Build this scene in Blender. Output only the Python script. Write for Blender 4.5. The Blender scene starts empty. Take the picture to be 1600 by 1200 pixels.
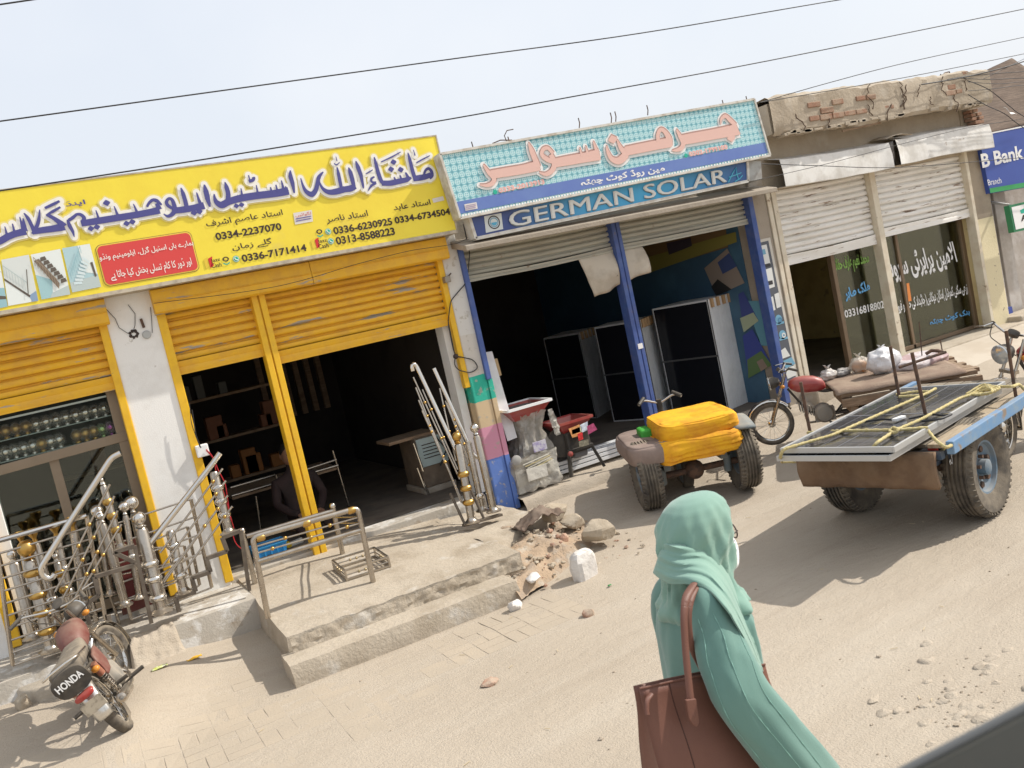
import bpy, bmesh, math, random, unicodedata
from mathutils import Vector as V, Matrix, noise
R_ = math.radians
rnd = random.Random(7)
S = bpy.context.scene
COL = S.collection
# ---------------------------------------------------------------- camera
W_, H_, FPX = 1600.0, 1200.0, 1400.0
CAM_H = 2.2
ROLL, PITCH, YAW = R_(-12.4), R_(5.65), R_(26.2)
FW = V((math.sin(YAW)*math.cos(PITCH), math.cos(YAW)*math.cos(PITCH), -math.sin(PITCH)))
_rt = V((math.cos(YAW), -math.sin(YAW), 0)); _up = _rt.cross(FW)
RT = _rt*math.cos(ROLL) + _up*math.sin(ROLL)
UP = -_rt*math.sin(ROLL) + _up*math.cos(ROLL)
CAM = V((0, 0, CAM_H))
cd = bpy.data.cameras.new('camera'); cam = bpy.data.objects.new('camera', cd); COL.objects.link(cam)
cd.sensor_fit = 'HORIZONTAL'; cd.sensor_width = 36; cd.lens = 36*FPX/W_
cd.clip_start = .05; cd.clip_end = 3000
cam.matrix_world = Matrix((( RT.x, UP.x, -FW.x, CAM.x), (RT.y, UP.y, -FW.y, CAM.y), (RT.z, UP.z, -FW.z, CAM.z), (0, 0, 0, 1)))
cd.dof.use_dof = True; cd.dof.focus_distance = 6.0; cd.dof.aperture_fstop = 9.0
S.camera = cam
# ---------------------------------------------------------------- light
SUN_AZ, SUN_EL = R_(14), R_(42)          # azimuth in front of the facade, measured from +X towards the street
wd = bpy.data.worlds.new('World'); S.world = wd; wd.use_nodes = True
nt = wd.node_tree; bg = nt.nodes['Background']
sky = nt.nodes.new('ShaderNodeTexSky'); sky.sky_type = 'NISHITA'; sky.sun_disc = False
sky.sun_elevation = SUN_EL; sky.sun_rotation = R_(90) + SUN_AZ
sky.air_density = 1.6; sky.dust_density = 6.0; sky.ozone_density = 2.0
hz = nt.nodes.new('ShaderNodeMix'); hz.data_type = 'RGBA'; hz.inputs[0].default_value = .8      # dust-laden air: the sky is nearly white
nt.links.new(sky.outputs[0], hz.inputs[6]); hz.inputs[7].default_value = (5.75, 6.05, 6.6, 1)
sn = nt.nodes.new('ShaderNodeTexNoise'); sn.inputs['Scale'].default_value = 2.2; sn.inputs['Detail'].default_value = 5      # uneven haze
sr = nt.nodes.new('ShaderNodeMapRange'); sr.inputs[1].default_value = .45; sr.inputs[2].default_value = .7; sr.inputs[4].default_value = .55; nt.links.new(sn.outputs[0], sr.inputs[0])
h2 = nt.nodes.new('ShaderNodeMix'); h2.data_type = 'RGBA'; nt.links.new(sr.outputs[0], h2.inputs[0]); nt.links.new(hz.outputs[2], h2.inputs[6]); h2.inputs[7].default_value = (6.0, 6.15, 6.4, 1)
nt.links.new(h2.outputs[2], bg.inputs[0]); bg.inputs[1].default_value = .128
sl = bpy.data.lights.new('sun', 'SUN'); so = bpy.data.objects.new('sun', sl); COL.objects.link(so)
sl.energy = 3.9; sl.angle = R_(.6); sl.color = (1, .945, .86)
sd = V((math.cos(SUN_AZ)*math.cos(SUN_EL), -math.sin(SUN_AZ)*math.cos(SUN_EL), math.sin(SUN_EL)))
so.rotation_euler = sd.to_track_quat('Z', 'Y').to_euler(); so.location = (20, -10, 30)
S.view_settings.view_transform = 'Standard'; S.view_settings.look = 'None'
S.view_settings.exposure = 0.32; S.view_settings.gamma = 1

# ---------------------------------------------------------------- pixel to place (photograph pixels to a real plane)
def ray(x, y): return FW + RT*((x-800)/FPX) - UP*((y-600)/FPX)
def atz(x, y, z=0.0): d = ray(x, y); return CAM + d*((z-CAM_H)/d.z)
def aty(x, y, Y): d = ray(x, y); return CAM + d*(Y/d.y)
def atx(x, y, X): d = ray(x, y); return CAM + d*(X/d.x)
F = 7.77                                    # the shop fronts stand on the plane Y = F

# ---------------------------------------------------------------- objects
def wl(o):
    p = V((0, 0, 0))
    while o is not None: p += o.location; o = o.parent
    return p
def tag(o, label=None, cat=None, group=None, kind=None):
    if label: o['label'] = label
    if cat: o['category'] = cat
    if group: o['group'] = group
    if kind: o['kind'] = kind
    return o
def thing(name, label, cat, loc=(0, 0, 0), rz=0.0, group=None):
    o = bpy.data.objects.new(name, None); COL.objects.link(o); o.empty_display_size = .1
    o.location = loc; o.rotation_euler = (0, 0, rz)
    return tag(o, label, cat, group)
def dup(root, loc, rz=0.0, label=None, group=None):
    def cp(o, par):
        c = o.copy(); COL.objects.link(c); c.parent = par
        for k in [q for q in root_all if q.parent == o]: cp(k, c)
        return c
    root_all = list(COL.objects)
    r = cp(root, None); r.location = loc; r.rotation_euler = (0, 0, rz)
    if label: r['label'] = label
    if group: r['group'] = group
    return r

class MB:
    def __init__(s): s.v = []; s.f = []
    def add(s, vs, fs):
        n = len(s.v); s.v += [V(a) for a in vs]; s.f += [tuple(i+n for i in f) for f in fs]; return s
    def box(s, x0, x1, y0, y1, z0, z1):
        return s.add([(x, y, z) for x in (x0, x1) for y in (y0, y1) for z in (z0, z1)],
                     [(0, 1, 3, 2), (4, 6, 7, 5), (0, 4, 5, 1), (2, 3, 7, 6), (0, 2, 6, 4), (1, 5, 7, 3)])
    def bar(s, a, b, w, h, up=(0, 0, 1)):
        a = V(a); b = V(b); d = (b-a).normalized(); u = V(up)
        if abs(d.dot(u)) > .98: u = V((1, 0, 0))
        r = d.cross(u).normalized()*w/2; q = r.cross(d).normalized()*h/2
        return s.add([a-r-q, a+r-q, a+r+q, a-r+q, b-r-q, b+r-q, b+r+q, b-r+q],
                     [(0, 1, 2, 3), (7, 6, 5, 4), (0, 4, 5, 1), (1, 5, 6, 2), (2, 6, 7, 3), (3, 7, 4, 0)])
    def tube(s, pts, r, n=8, cap=True):
        pts = [V(p) for p in pts]; m = len(pts); rs = r if isinstance(r, (list, tuple)) else [r]*m
        b = len(s.v); pu = None
        for i, p in enumerate(pts):
            t = (pts[min(i+1, m-1)]-pts[max(i-1, 0)]).normalized()
            if pu is None: pu = t.orthogonal().normalized()
            u = (pu - t*pu.dot(t))
            u = u.normalized() if u.length > 1e-6 else t.orthogonal().normalized()
            pu = u; w = t.cross(u)
            for k in range(n):
                a = 2*math.pi*k/n; s.v.append(p + (u*math.cos(a)+w*math.sin(a))*rs[i])
        for i in range(m-1):
            for k in range(n):
                s.f.append((b+i*n+k, b+i*n+(k+1) % n, b+(i+1)*n+(k+1) % n, b+(i+1)*n+k))
        if cap: s.f.append(tuple(b+k for k in range(n))[::-1]); s.f.append(tuple(b+(m-1)*n+k for k in range(n)))
        return s
    def lathe(s, base, axis, prof, n=16, cap=True):
        ax = V(axis).normalized(); u = ax.orthogonal().normalized(); w = ax.cross(u); b = len(s.v); m = len(prof); base = V(base)
        for r, h in prof:
            for k in range(n):
                a = 2*math.pi*k/n; s.v.append(base + ax*h + (u*math.cos(a)+w*math.sin(a))*max(r, 1e-4))
        for i in range(m-1):
            for k in range(n): s.f.append((b+i*n+k, b+i*n+(k+1) % n, b+(i+1)*n+(k+1) % n, b+(i+1)*n+k))
        if cap: s.f.append(tuple(b+k for k in range(n))[::-1]); s.f.append(tuple(b+(m-1)*n+k for k in range(n)))
        return s
    def ball(s, c, r, n=12, sc=(1, 1, 1), nz=0, nf=6, seed=0):
        c = V(c); b = len(s.v); m = max(6, n*2//3)
        for i in range(m+1):
            t = math.pi*i/m
            for k in range(n):
                a = 2*math.pi*k/n; d = V((math.sin(t)*math.cos(a), math.sin(t)*math.sin(a), math.cos(t)))
                q = r*(1 + (nz*noise.noise(d*nf*.3 + V((seed, seed*2.3, 0))) if nz else 0))
                s.v.append(c + V((d.x*q*sc[0], d.y*q*sc[1], d.z*q*sc[2])))
        for i in range(m):
            for k in range(n): s.f.append((b+i*n+k, b+(i+1)*n+k, b+(i+1)*n+(k+1) % n, b+i*n+(k+1) % n))
        return s
    def poly(s, pts): return s.add(pts, [tuple(range(len(pts)))])
    def prism(s, pts, vec):
        n = len(pts); q = [V(p) for p in pts]; v = V(vec)
        return s.add(q+[p+v for p in q], [tuple(range(n))[::-1], tuple(range(n, 2*n))] + [(i, (i+1) % n, n+(i+1) % n, n+i) for i in range(n)])
    def grid(s, fn, nu, nv):
        b = len(s.v)
        for i in range(nu+1):
            for j in range(nv+1): s.v.append(V(fn(i/nu, j/nv)))
        for i in range(nu):
            for j in range(nv): s.f.append((b+i*(nv+1)+j, b+(i+1)*(nv+1)+j, b+(i+1)*(nv+1)+j+1, b+i*(nv+1)+j+1))
        return s
    def loft(s, rings, cap=True):
        b = len(s.v); n = len(rings[0]); m = len(rings)
        for r in rings: s.v += [V(p) for p in r]
        for i in range(m-1):
            for k in range(n): s.f.append((b+i*n+k, b+i*n+(k+1) % n, b+(i+1)*n+(k+1) % n, b+(i+1)*n+k))
        if cap: s.f.append(tuple(b+k for k in range(n))[::-1]); s.f.append(tuple(b+(m-1)*n+k for k in range(n)))
        return s
    def build(s, name, mat, parent=None, smooth=None, bevel=0, local=False, solid=0, sub=0, fix=True):
        off = V((0, 0, 0)) if local or parent is None else wl(parent)
        me = bpy.data.meshes.new(name); me.from_pydata([tuple(p-off) for p in s.v], [], s.f); me.update()
        if fix:
            bm = bmesh.new(); bm.from_mesh(me); bmesh.ops.recalc_face_normals(bm, faces=bm.faces); bm.to_mesh(me); bm.free()
        o = bpy.data.objects.new(name, me); COL.objects.link(o)
        if mat: me.materials.append(mat)
        if parent is not None: o.parent = parent
        if smooth is not None:
            me.polygons.foreach_set('use_smooth', [True]*len(me.polygons)); me.set_sharp_from_angle(angle=R_(smooth))
        if solid:
            m = o.modifiers.new('solid', 'SOLIDIFY'); m.thickness = solid; m.offset = 0
        if bevel:
            m = o.modifiers.new('bevel', 'BEVEL'); m.width = bevel; m.segments = 2; m.limit_method = 'ANGLE'; m.angle_limit = R_(40)
        if sub:
            m = o.modifiers.new('sub', 'SUBSURF'); m.levels = sub; m.render_levels = sub
        return o

# ---------------------------------------------------------------- materials
DUST = (.40, .335, .25)
def mat(name, c, rough=.7, metal=0.0, c2=None, sc=5.0, lo=.45, hi=.62, detail=6, stretch=None, bump=0.0, bsc=60, dust=0.0, spec=.4,
        c3=None, sc3=1.3, lo3=.5, hi3=.62, st3=None, coat=0.0, alpha=None, trans=0.0, emis=None):
    m = bpy.data.materials.new(name); m.use_nodes = True; t = m.node_tree; N = t.nodes; L = t.links; p = N['Principled BSDF']
    p.inputs['Roughness'].default_value = rough; p.inputs['Metallic'].default_value = metal; p.inputs['Specular IOR Level'].default_value = spec
    p.inputs['Coat Weight'].default_value = coat
    if trans: p.inputs['Transmission Weight'].default_value = trans
    if alpha is not None: p.inputs['Alpha'].default_value = alpha
    rgb = N.new('ShaderNodeRGB'); rgb.outputs[0].default_value = (*c, 1); cur = rgb.outputs[0]
    tc = N.new('ShaderNodeTexCoord'); co = tc.outputs['Object']
    def nz(scale, det, st=None):
        n = N.new('ShaderNodeTexNoise'); n.inputs['Scale'].default_value = scale; n.inputs['Detail'].default_value = det
        n.inputs['Roughness'].default_value = .62
        if st:
            mp = N.new('ShaderNodeMapping'); mp.inputs['Scale'].default_value = st; L.new(co, mp.inputs[0]); L.new(mp.outputs[0], n.inputs[0])
        else: L.new(co, n.inputs[0])
        return n.outputs[0]
    def mix(fac, a, b):
        x = N.new('ShaderNodeMix'); x.data_type = 'RGBA'
        L.new(fac, x.inputs[0]); L.new(a, x.inputs[6])
        if isinstance(b, tuple): x.inputs[7].default_value = (*b, 1)
        else: L.new(b, x.inputs[7])
        return x.outputs[2]
    def ramp(v, a, b):
        x = N.new('ShaderNodeMapRange'); x.inputs[1].default_value = a; x.inputs[2].default_value = b; L.new(v, x.inputs[0]); return x.outputs[0]
    if c2: cur = mix(ramp(nz(sc, detail, stretch), lo, hi), cur, c2)
    if c3: cur = mix(ramp(nz(sc3, 8, st3), lo3, hi3), cur, c3)
    if dust:
        g = N.new('ShaderNodeNewGeometry'); sp = N.new('ShaderNodeSeparateXYZ'); L.new(g.outputs['Normal'], sp.inputs[0])
        up = ramp(sp.outputs[2], -.1, 1.0)
        a = N.new('ShaderNodeMath'); a.operation = 'MULTIPLY_ADD'; L.new(up, a.inputs[0]); a.inputs[1].default_value = .7
        nn = ramp(nz(9, 5), .3, .75)
        L.new(nn, a.inputs[2])
        b = N.new('ShaderNodeMath'); b.operation = 'MULTIPLY'; b.use_clamp = True; L.new(a.outputs[0], b.inputs[0]); b.inputs[1].default_value = dust
        cur = mix(b.outputs[0], cur, DUST)
        r2 = N.new('ShaderNodeMath'); r2.operation = 'MULTIPLY_ADD'; r2.use_clamp = True; L.new(b.outputs[0], r2.inputs[0]); r2.inputs[1].default_value = .6; r2.inputs[2].default_value = rough
        L.new(r2.outputs[0], p.inputs['Roughness'])
        if metal:
            r3 = N.new('ShaderNodeMath'); r3.operation = 'MULTIPLY_ADD'; r3.use_clamp = True; L.new(b.outputs[0], r3.inputs[0]); r3.inputs[1].default_value = -1.0; r3.inputs[2].default_value = metal
            L.new(r3.outputs[0], p.inputs['Metallic'])
    L.new(cur, p.inputs['Base Color'])
    if bump:
        bp = N.new('ShaderNodeBump'); bp.inputs['Strength'].default_value = bump; bp.inputs['Distance'].default_value = .02
        L.new(nz(bsc, 8), bp.inputs['Height']); L.new(bp.outputs[0], p.inputs['Normal'])
    if emis: p.inputs['Emission Color'].default_value = (*emis[:3], 1); p.inputs['Emission Strength'].default_value = emis[3]
    return m
K = {}
K['plaster'] = mat('white_plaster', (.80, .79, .76), .85, c2=(.68, .66, .62), sc=3, lo=.5, hi=.75, bump=.12, bsc=90, c3=(.46, .43, .38), sc3=7, lo3=.66, hi3=.72)
K['yellow'] = mat('yellow_shutter_paint', (.77, .425, .012), .5, c2=(.71, .37, .01), sc=9, c3=(.33, .30, .26), sc3=4.5, lo3=.60, hi3=.64, st3=(.45, 1, 3.5), bump=.05, dust=.12)
K['yellow2'] = mat('yellow_post_paint', (.80, .47, .01), .45, c2=(.74, .42, .01), sc=14, c3=(.25, .16, .09), sc3=9, lo3=.70, hi3=.73, bump=.05, dust=.1)
K['concrete'] = mat('concrete', (.44, .38, .30), .92, c2=(.335, .28, .21), sc=2.6, lo=.45, hi=.68, bump=.55, bsc=28, c3=(.50, .46, .40), sc3=4, lo3=.58, hi3=.68)
K['cement'] = mat('cement_render', (.36, .31, .25), .92, c2=(.28, .24, .19), sc=2.5, lo=.4, hi=.7, bump=.3, bsc=40, c3=(.42, .38, .33), sc3=3, lo3=.55, hi3=.68)
K['whitewash'] = mat('limewashed_cement', (.44, .40, .34), .92, c2=(.62, .60, .56), sc=4.5, lo=.52, hi=.6, bump=.3, bsc=45, c3=(.34, .28, .21), sc3=6, lo3=.55, hi3=.66)
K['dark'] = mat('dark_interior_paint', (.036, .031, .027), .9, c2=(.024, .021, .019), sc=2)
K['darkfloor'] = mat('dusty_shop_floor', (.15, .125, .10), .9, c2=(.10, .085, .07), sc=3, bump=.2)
K['cream'] = mat('cream_paint', (.68, .56, .30), .8, c2=(.60, .48, .25), sc=4, c3=(.42, .33, .21), sc3=6, lo3=.62, hi3=.7, bump=.1)
K['steel'] = mat('stainless_steel', (.47, .425, .365), .24, 1.0, c2=(.40, .355, .30), sc=14, dust=.10)
K['gold'] = mat('brass_gold', (.52, .32, .085), .27, 1.0, dust=.10)
K['silver'] = mat('polished_chrome', (.66, .63, .58), .09, 1.0, dust=.05)
K['darksteel'] = mat('dark_steel_tube', (.10, .085, .075), .35, .8, dust=.35)
K['rubber'] = mat('tyre_rubber', (.035, .032, .03), .8, dust=.45, bump=.2, bsc=80)
K['black'] = mat('black_plastic', (.02, .02, .021), .45, dust=.22)
K['blackp'] = mat('black_metal', (.022, .021, .02), .5, dust=.15)
K['red'] = mat('red_paint', (.33, .015, .02), .3, coat=.5, dust=.25)
K['bluebar'] = mat('blue_painted_steel', (.035, .085, .30), .55, c2=(.05, .11, .33), sc=8, c3=(.16, .11, .08), sc3=9, lo3=.66, hi3=.7, dust=.15)
K['cartblue'] = mat('worn_light_blue_paint', (.11, .24, .42), .6, c2=(.15, .26, .38), sc=9, c3=(.22, .17, .13), sc3=8, lo3=.58, hi3=.64, dust=.2)
K['alu'] = mat('aluminium_frame', (.50, .51, .51), .42, .6, dust=.12)
K['bronze'] = mat('bronze_aluminium', (.235, .18, .125), .45, .3, dust=.15)
K['wood'] = mat('old_wood', (.20, .125, .075), .85, c2=(.30, .20, .125), sc=6, stretch=(1, 8, 8), bump=.3, bsc=40, dust=.25)
K['wire'] = mat('black_cable', (.03, .03, .033), .6)
K['rust'] = mat('rusty_iron', (.13, .075, .05), .85, c2=(.07, .05, .04), sc=20, bump=.2)
K['white'] = mat('white_print', (.80, .80, .79), .6)
K['ink'] = mat('dark_ink', (.045, .03, .025), .6)
K['glass'] = None
def glassmat(name, tint, a):
    m = bpy.data.materials.new(name); m.use_nodes = True; t = m.node_tree; N = t.nodes; L = t.links
    N.remove(N['Principled BSDF']); tr = N.new('ShaderNodeBsdfTransparent'); tr.inputs[0].default_value = (*tint, 1)
    gl = N.new('ShaderNodeBsdfGlossy'); gl.inputs['Roughness'].default_value = .03; gl.inputs[0].default_value = (.9, .95, .95, 1)
    fr = N.new('ShaderNodeFresnel'); fr.inputs[0].default_value = 1.5
    mr = N.new('ShaderNodeMath'); mr.operation = 'MULTIPLY_ADD'; mr.inputs[1].default_value = .9; mr.inputs[2].default_value = a; L.new(fr.outputs[0], mr.inputs[0])
    mx = N.new('ShaderNodeMixShader'); L.new(mr.outputs[0], mx.inputs[0]); L.new(tr.outputs[0], mx.inputs[1]); L.new(gl.outputs[0], mx.inputs[2])
    L.new(mx.outputs[0], N['Material Output'].inputs[0]); return m
K['glass'] = glassmat('window_glass', (.62, .68, .62), .02)
K['clear'] = glassmat('clear_glass', (.93, .95, .93), -.03)
K['tint'] = glassmat('olive_tinted_glass', (.74, .73, .56), .03)
_mc = {}
def col(c, rough=.6, **k):
    key = (tuple(c), rough, tuple(sorted(k.items())))
    if key not in _mc: _mc[key] = mat('paint_%d' % len(_mc), c, rough, **k)
    return _mc[key]

# ---------------------------------------------------------------- lettering
_AR = {}
for _c in list(range(0xFB50, 0xFDFF)) + list(range(0xFE70, 0xFEFF)):
    _d = unicodedata.decomposition(chr(_c)).split()
    if len(_d) == 2 and _d[0] in ('<initial>', '<medial>', '<final>', '<isolated>'): _AR.setdefault(chr(int(_d[1], 16)), {})[_d[0][1:-1]] = chr(_c)
    if len(_d) == 3 and _d[1] == '0644' and _d[2] == '0627': _AR['LA' + _d[0][1:-1]] = chr(_c)
def urdu(s):
    out = []; n = len(s); i = 0
    def joins_next(ch): f = _AR.get(ch, {}); return 'initial' in f
    def joins_prev(ch): f = _AR.get(ch, {}); return 'final' in f
    while i < n:
        ch = s[i]
        if ch not in _AR: out.append(ch); i += 1; continue
        prev = i > 0 and joins_next(s[i-1]) and joins_prev(ch)
        if ch == '\u0644' and i+1 < n and s[i+1] == '\u0627':
            out.append(_AR['LAfinal' if prev else 'LAisolated']); i += 2; continue
        nxt = i+1 < n and joins_next(ch) and joins_prev(s[i+1])
        f = _AR[ch]; key = 'medial' if prev and nxt else 'final' if prev else 'initial' if nxt else 'isolated'
        out.append(f.get(key) or f.get('isolated') or ch); i += 1
    res = out[::-1]
    return ''.join(res)
def glyphs(body, bold=0.0, shear=0.0):
    """triangulated lettering as (verts2d, faces) with every glyph island on a depth of its own"""
    cu = bpy.data.curves.new('t', 'FONT'); cu.body = body; cu.offset = bold; cu.shear = shear; cu.resolution_u = 3
    o = bpy.data.objects.new('t', cu); COL.objects.link(o)
    dg = bpy.context.evaluated_depsgraph_get(); me = bpy.data.meshes.new_from_object(o.evaluated_get(dg))
    bpy.data.objects.remove(o); bpy.data.curves.remove(cu)
    bm = bmesh.new(); bm.from_mesh(me); seen = {}; k = 0
    for v in bm.verts:
        if v.index in seen: continue
        st = [v]; seen[v.index] = k
        while st:
            a = st.pop()
            for e in a.link_edges:
                b = e.other_vert(a)
                if b.index not in seen: seen[b.index] = k; st.append(b)
        k += 1
    vs = [(v.co.x, v.co.y, seen[v.index] % 3) for v in bm.verts]; fs = [tuple(v.index for v in f.verts) for f in bm.faces]
    bm.free(); bpy.data.meshes.remove(me); return vs, fs
def lettering(name, body, ll, ur, Y, m, parent, bold=0.0, lift=.004, shear=0.0, nrm=None):
    """fit lettering between two corner points on the plane facing the street at Y; ll, ur are photograph pixels or (X, Z) pairs"""
    if any(ord(c) > 0x5FF for c in body): body = urdu(body)
    vs, fs = glyphs(body, bold, shear)
    if not vs: return None
    a = aty(*ll, Y); b = aty(*ur, Y)
    x0 = min(v[0] for v in vs); x1 = max(v[0] for v in vs); y0 = min(v[1] for v in vs); y1 = max(v[1] for v in vs)
    mb = MB(); mb.add([(a.x+(v[0]-x0)/(x1-x0)*(b.x-a.x), Y-lift-.0006*v[2], a.z+(v[1]-y0)/(y1-y0)*(b.z-a.z)) for v in vs], fs)
    return mb.build(name, m, parent, fix=False)
def strokes(name, lst, fn, Y, m, parent, grow=0.0, lift=.004, wsc=1.0, px=True):
    """broad-pen strokes: each a list of (x, y, width) in picture units that fn maps to photograph pixels"""
    mb = MB()
    for si, st in enumerate(lst):
        P = []
        for x, y, w in st:
            a = aty(*fn(x, y), Y); P.append((V((a.x, 0, a.z)), w))
        s = (aty(*fn(st[0][0]+10, st[0][1]), Y)-aty(*fn(st[0][0], st[0][1]), Y)).length/10*wsc
        # resample smoothly
        Q = []
        n = len(P)
        for i in range(n-1):
            p0, p1, p2, p3 = (P[max(i-1, 0)], P[i], P[i+1], P[min(i+2, n-1)])
            for k in range(5):
                t = k/5; c = .5*((2*p1[0]) + (p2[0]-p0[0])*t + (2*p0[0]-5*p1[0]+4*p2[0]-p3[0])*t*t + (3*p1[0]-p0[0]-3*p2[0]+p3[0])*t**3)
                Q.append((c, p1[1]+(p2[1]-p1[1])*t))
        Q.append(P[-1])
        if grow:
            pass
        b = len(mb.v); y = Y-lift-.00014*si
        for i, (c, w) in enumerate(Q):
            t = (Q[min(i+1, len(Q)-1)][0]-Q[max(i-1, 0)][0]).normalized(); nn = V((-t.z, 0, t.x))*(w*s/2+grow)
            yy = y-.00003*i; mb.v += [V((c.x+nn.x, yy, c.z+nn.z)), V((c.x-nn.x, yy, c.z-nn.z))]
        for i in range(len(Q)-1): mb.f.append((b+2*i, b+2*i+1, b+2*i+3, b+2*i+2))
        if grow > .01:
            for c, w, dy in ((P[0][0], P[0][1], -.0016), (P[-1][0], P[-1][1], -.0019)):
                if w > 44: continue
                rr_ = w*s/2+grow; k0 = len(mb.v); mb.v += [V((c.x+rr_*math.cos(a*math.pi/7), y+dy, c.z+rr_*math.sin(a*math.pi/7))) for a in range(14)]; mb.f.append(tuple(range(k0, k0+14)))
    return mb.build(name, m, parent, fix=False)
def panel(name, px4, Y, m, parent, lift=.003, th=0):
    """flat printed patch on the plane Y from four photograph pixels"""
    q = [aty(*p, Y) for p in px4]
    for p in q: p.y = Y-lift
    mb = MB()
    mb.poly(q) if not th else mb.prism([p+V((0, 0, 0)) for p in q], (0, th, 0))
    return mb.build(name, m, parent)
# ================================================================ GROUND
def sst(t): t = min(1, max(0, t)); return t*t*(3-2*t)
def lerp(x, xs, ys):
    if x <= xs[0]: return ys[0]
    for i in range(len(xs)-1):
        if x <= xs[i+1]: return ys[i]+(ys[i+1]-ys[i])*sst((x-xs[i])/(xs[i+1]-xs[i]))
    return ys[-1]
def gh(x, y):
    h = lerp(x, [-2, .8, 3.0, 3.8, 7.0, 8.6], [.10, .10, .12, .15, .17, .37])
    if x < .8: k = sst((.8-x)/1.1); return (h+.07*k)*sst((y-6.0+.8*k)/(1.65-.75*k))
    return h*sst((y-6.0)/1.65)
def gz(x, y):
    fade = max(0, 1-abs(y-4)/40)
    return gh(x, y) + fade*(.012*noise.noise(V((x*.5, y*1.1, 0))) + .006*noise.noise(V((x*1.5, y*5, 3))) + .007*noise.noise(V((x*.35+y*.05, y*3.2-x*.15, 6))))
def axis_(lo, hi, a, b, st, far):
    q = [a+i*st for i in range(int((b-a)/st)+1)]; s = st; x = a
    while x > lo: s *= far; x -= s; q.insert(0, x)
    s = st; x = q[-1]
    while x < hi: s *= far; x += s; q.append(x)
    return q
xs = axis_(-600, 900, -2.5, 14, .09, 1.35); ys = axis_(-500, 900, .8, 8.4, .07, 1.35)
mb = MB(); n = len(ys)
for x in xs:
    for y in ys: mb.v.append(V((x, y, gz(x, y)-(0.0 if y < 7.9 else .12*sst((y-7.9)/.5)))))
for i in range(len(xs)-1):
    for j in range(n-1): mb.f.append((i*n+j, (i+1)*n+j, (i+1)*n+j+1, i*n+j+1))
def groundmat():
    m = bpy.data.materials.new('dusty_earth'); m.use_nodes = True; t = m.node_tree; N = t.nodes; L = t.links; p = N['Principled BSDF']
    p.inputs['Roughness'].default_value = .95; p.inputs['Specular IOR Level'].default_value = .15
    tc = N.new('ShaderNodeTexCoord')
    def nz(sc, det, st=(1, 1, 1), rot=0.0, ro=.6):
        mp = N.new('ShaderNodeMapping'); mp.inputs['Scale'].default_value = st; mp.inputs['Rotation'].default_value = (0, 0, rot); L.new(tc.outputs['Object'], mp.inputs[0])
        q = N.new('ShaderNodeTexNoise'); q.inputs['Scale'].default_value = sc; q.inputs['Detail'].default_value = det; q.inputs['Roughness'].default_value = ro; L.new(mp.outputs[0], q.inputs[0]); return q.outputs[0]
    def rmp(v, a, b, c=0, d=1):
        x = N.new('ShaderNodeMapRange'); x.inputs[1].default_value = a; x.inputs[2].default_value = b; x.inputs[3].default_value = c; x.inputs[4].default_value = d; L.new(v, x.inputs[0]); return x.outputs[0]
    def mix(f, a, b):
        x = N.new('ShaderNodeMix'); x.data_type = 'RGBA'; L.new(f, x.inputs[0]); L.new(a, x.inputs[6]) if not isinstance(a, tuple) else setattr(x.inputs[6], 'default_value', (*a, 1)); x.inputs[7].default_value = (*b, 1); return x.outputs[2]
    c = mix(rmp(nz(.7, 6), .35, .7), (.45, .388, .31), (.40, .34, .268))
    c = mix(rmp(nz(1.6, 8, (.18, 1.5, 1), .06), .5, .72, 0, .7), c, (.475, .42, .345))
    c = mix(rmp(nz(2.5, 8, (.15, 1.8, 1), -.05), .55, .75, 0, .6), c, (.35, .29, .225))
    c = mix(rmp(nz(60, 4), .60, .75, 0, .5), c, (.30, .24, .18))
    c = mix(rmp(nz(160, 2), .66, .74, 0, .7), c, (.22, .17, .125))
    L.new(c, p.inputs['Base Color'])
    b = N.new('ShaderNodeBump'); b.inputs['Strength'].default_value = .55; b.inputs['Distance'].default_value = .03
    a = N.new('ShaderNodeMath'); a.operation = 'ADD'; L.new(nz(14, 9, (.5, 1.3, 1)), a.inputs[0]); L.new(rmp(nz(90, 4), 0, 1, 0, .5), a.inputs[1]); L.new(a.outputs[0], b.inputs['Height']); L.new(b.outputs[0], p.inputs['Normal'])
    return m
K['earth'] = groundmat()
g_ = mb.build('ground', K['earth'], smooth=60, fix=False); tag(g_, kind='structure')
# basket-weave pavers half buried in dust in front of the steps
mb = MB(); B = .205
for i in range(-7, 14):
    for j in range(-1, 9):
        cx, cy = i*B+.02, 5.06+j*B
        if cx > .80 and (cy > 5.80 or (cx > 2.9)): continue
        if cx <= .80 and cy > 6.45-.5*(cx < .3): continue
        if j < 1 and i > 7+2*j: continue
        for k in (0, 1):
            o = (k-.5)*B/2; w = B/2-.003; l = B-.003
            hx, hy, ox, oy = (l/2, w/2, 0, o) if (i+j) % 2 else (w/2, l/2, o, 0)
            z = gz(cx, cy)+.004+rnd.uniform(-.001, .001); x, y = cx+ox, cy+oy; c = .003
            t = rnd.uniform(-.0008, .0008)
            cn = [(x-hx, y-hy), (x+hx, y-hy), (x+hx, y+hy), (x-hx, y+hy)]; ci = [(x-hx+c, y-hy+c), (x+hx-c, y-hy+c), (x+hx-c, y+hy-c), (x-hx+c, y+hy-c)]
            dz = .0008+.006*noise.noise(V((cx*1.1, cy*1.1, 9)))+rnd.uniform(-.001, .001)
            mb.add([(*p, gz(*p)+dz-.007) for p in cn]+[(*p, gz(*p)+dz+t*(1 if i_ in (0, 3) else -1)) for i_, p in enumerate(ci)],
                   [(4, 5, 6, 7), (0, 1, 5, 4), (1, 2, 6, 5), (2, 3, 7, 6), (3, 0, 4, 7)])
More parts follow.
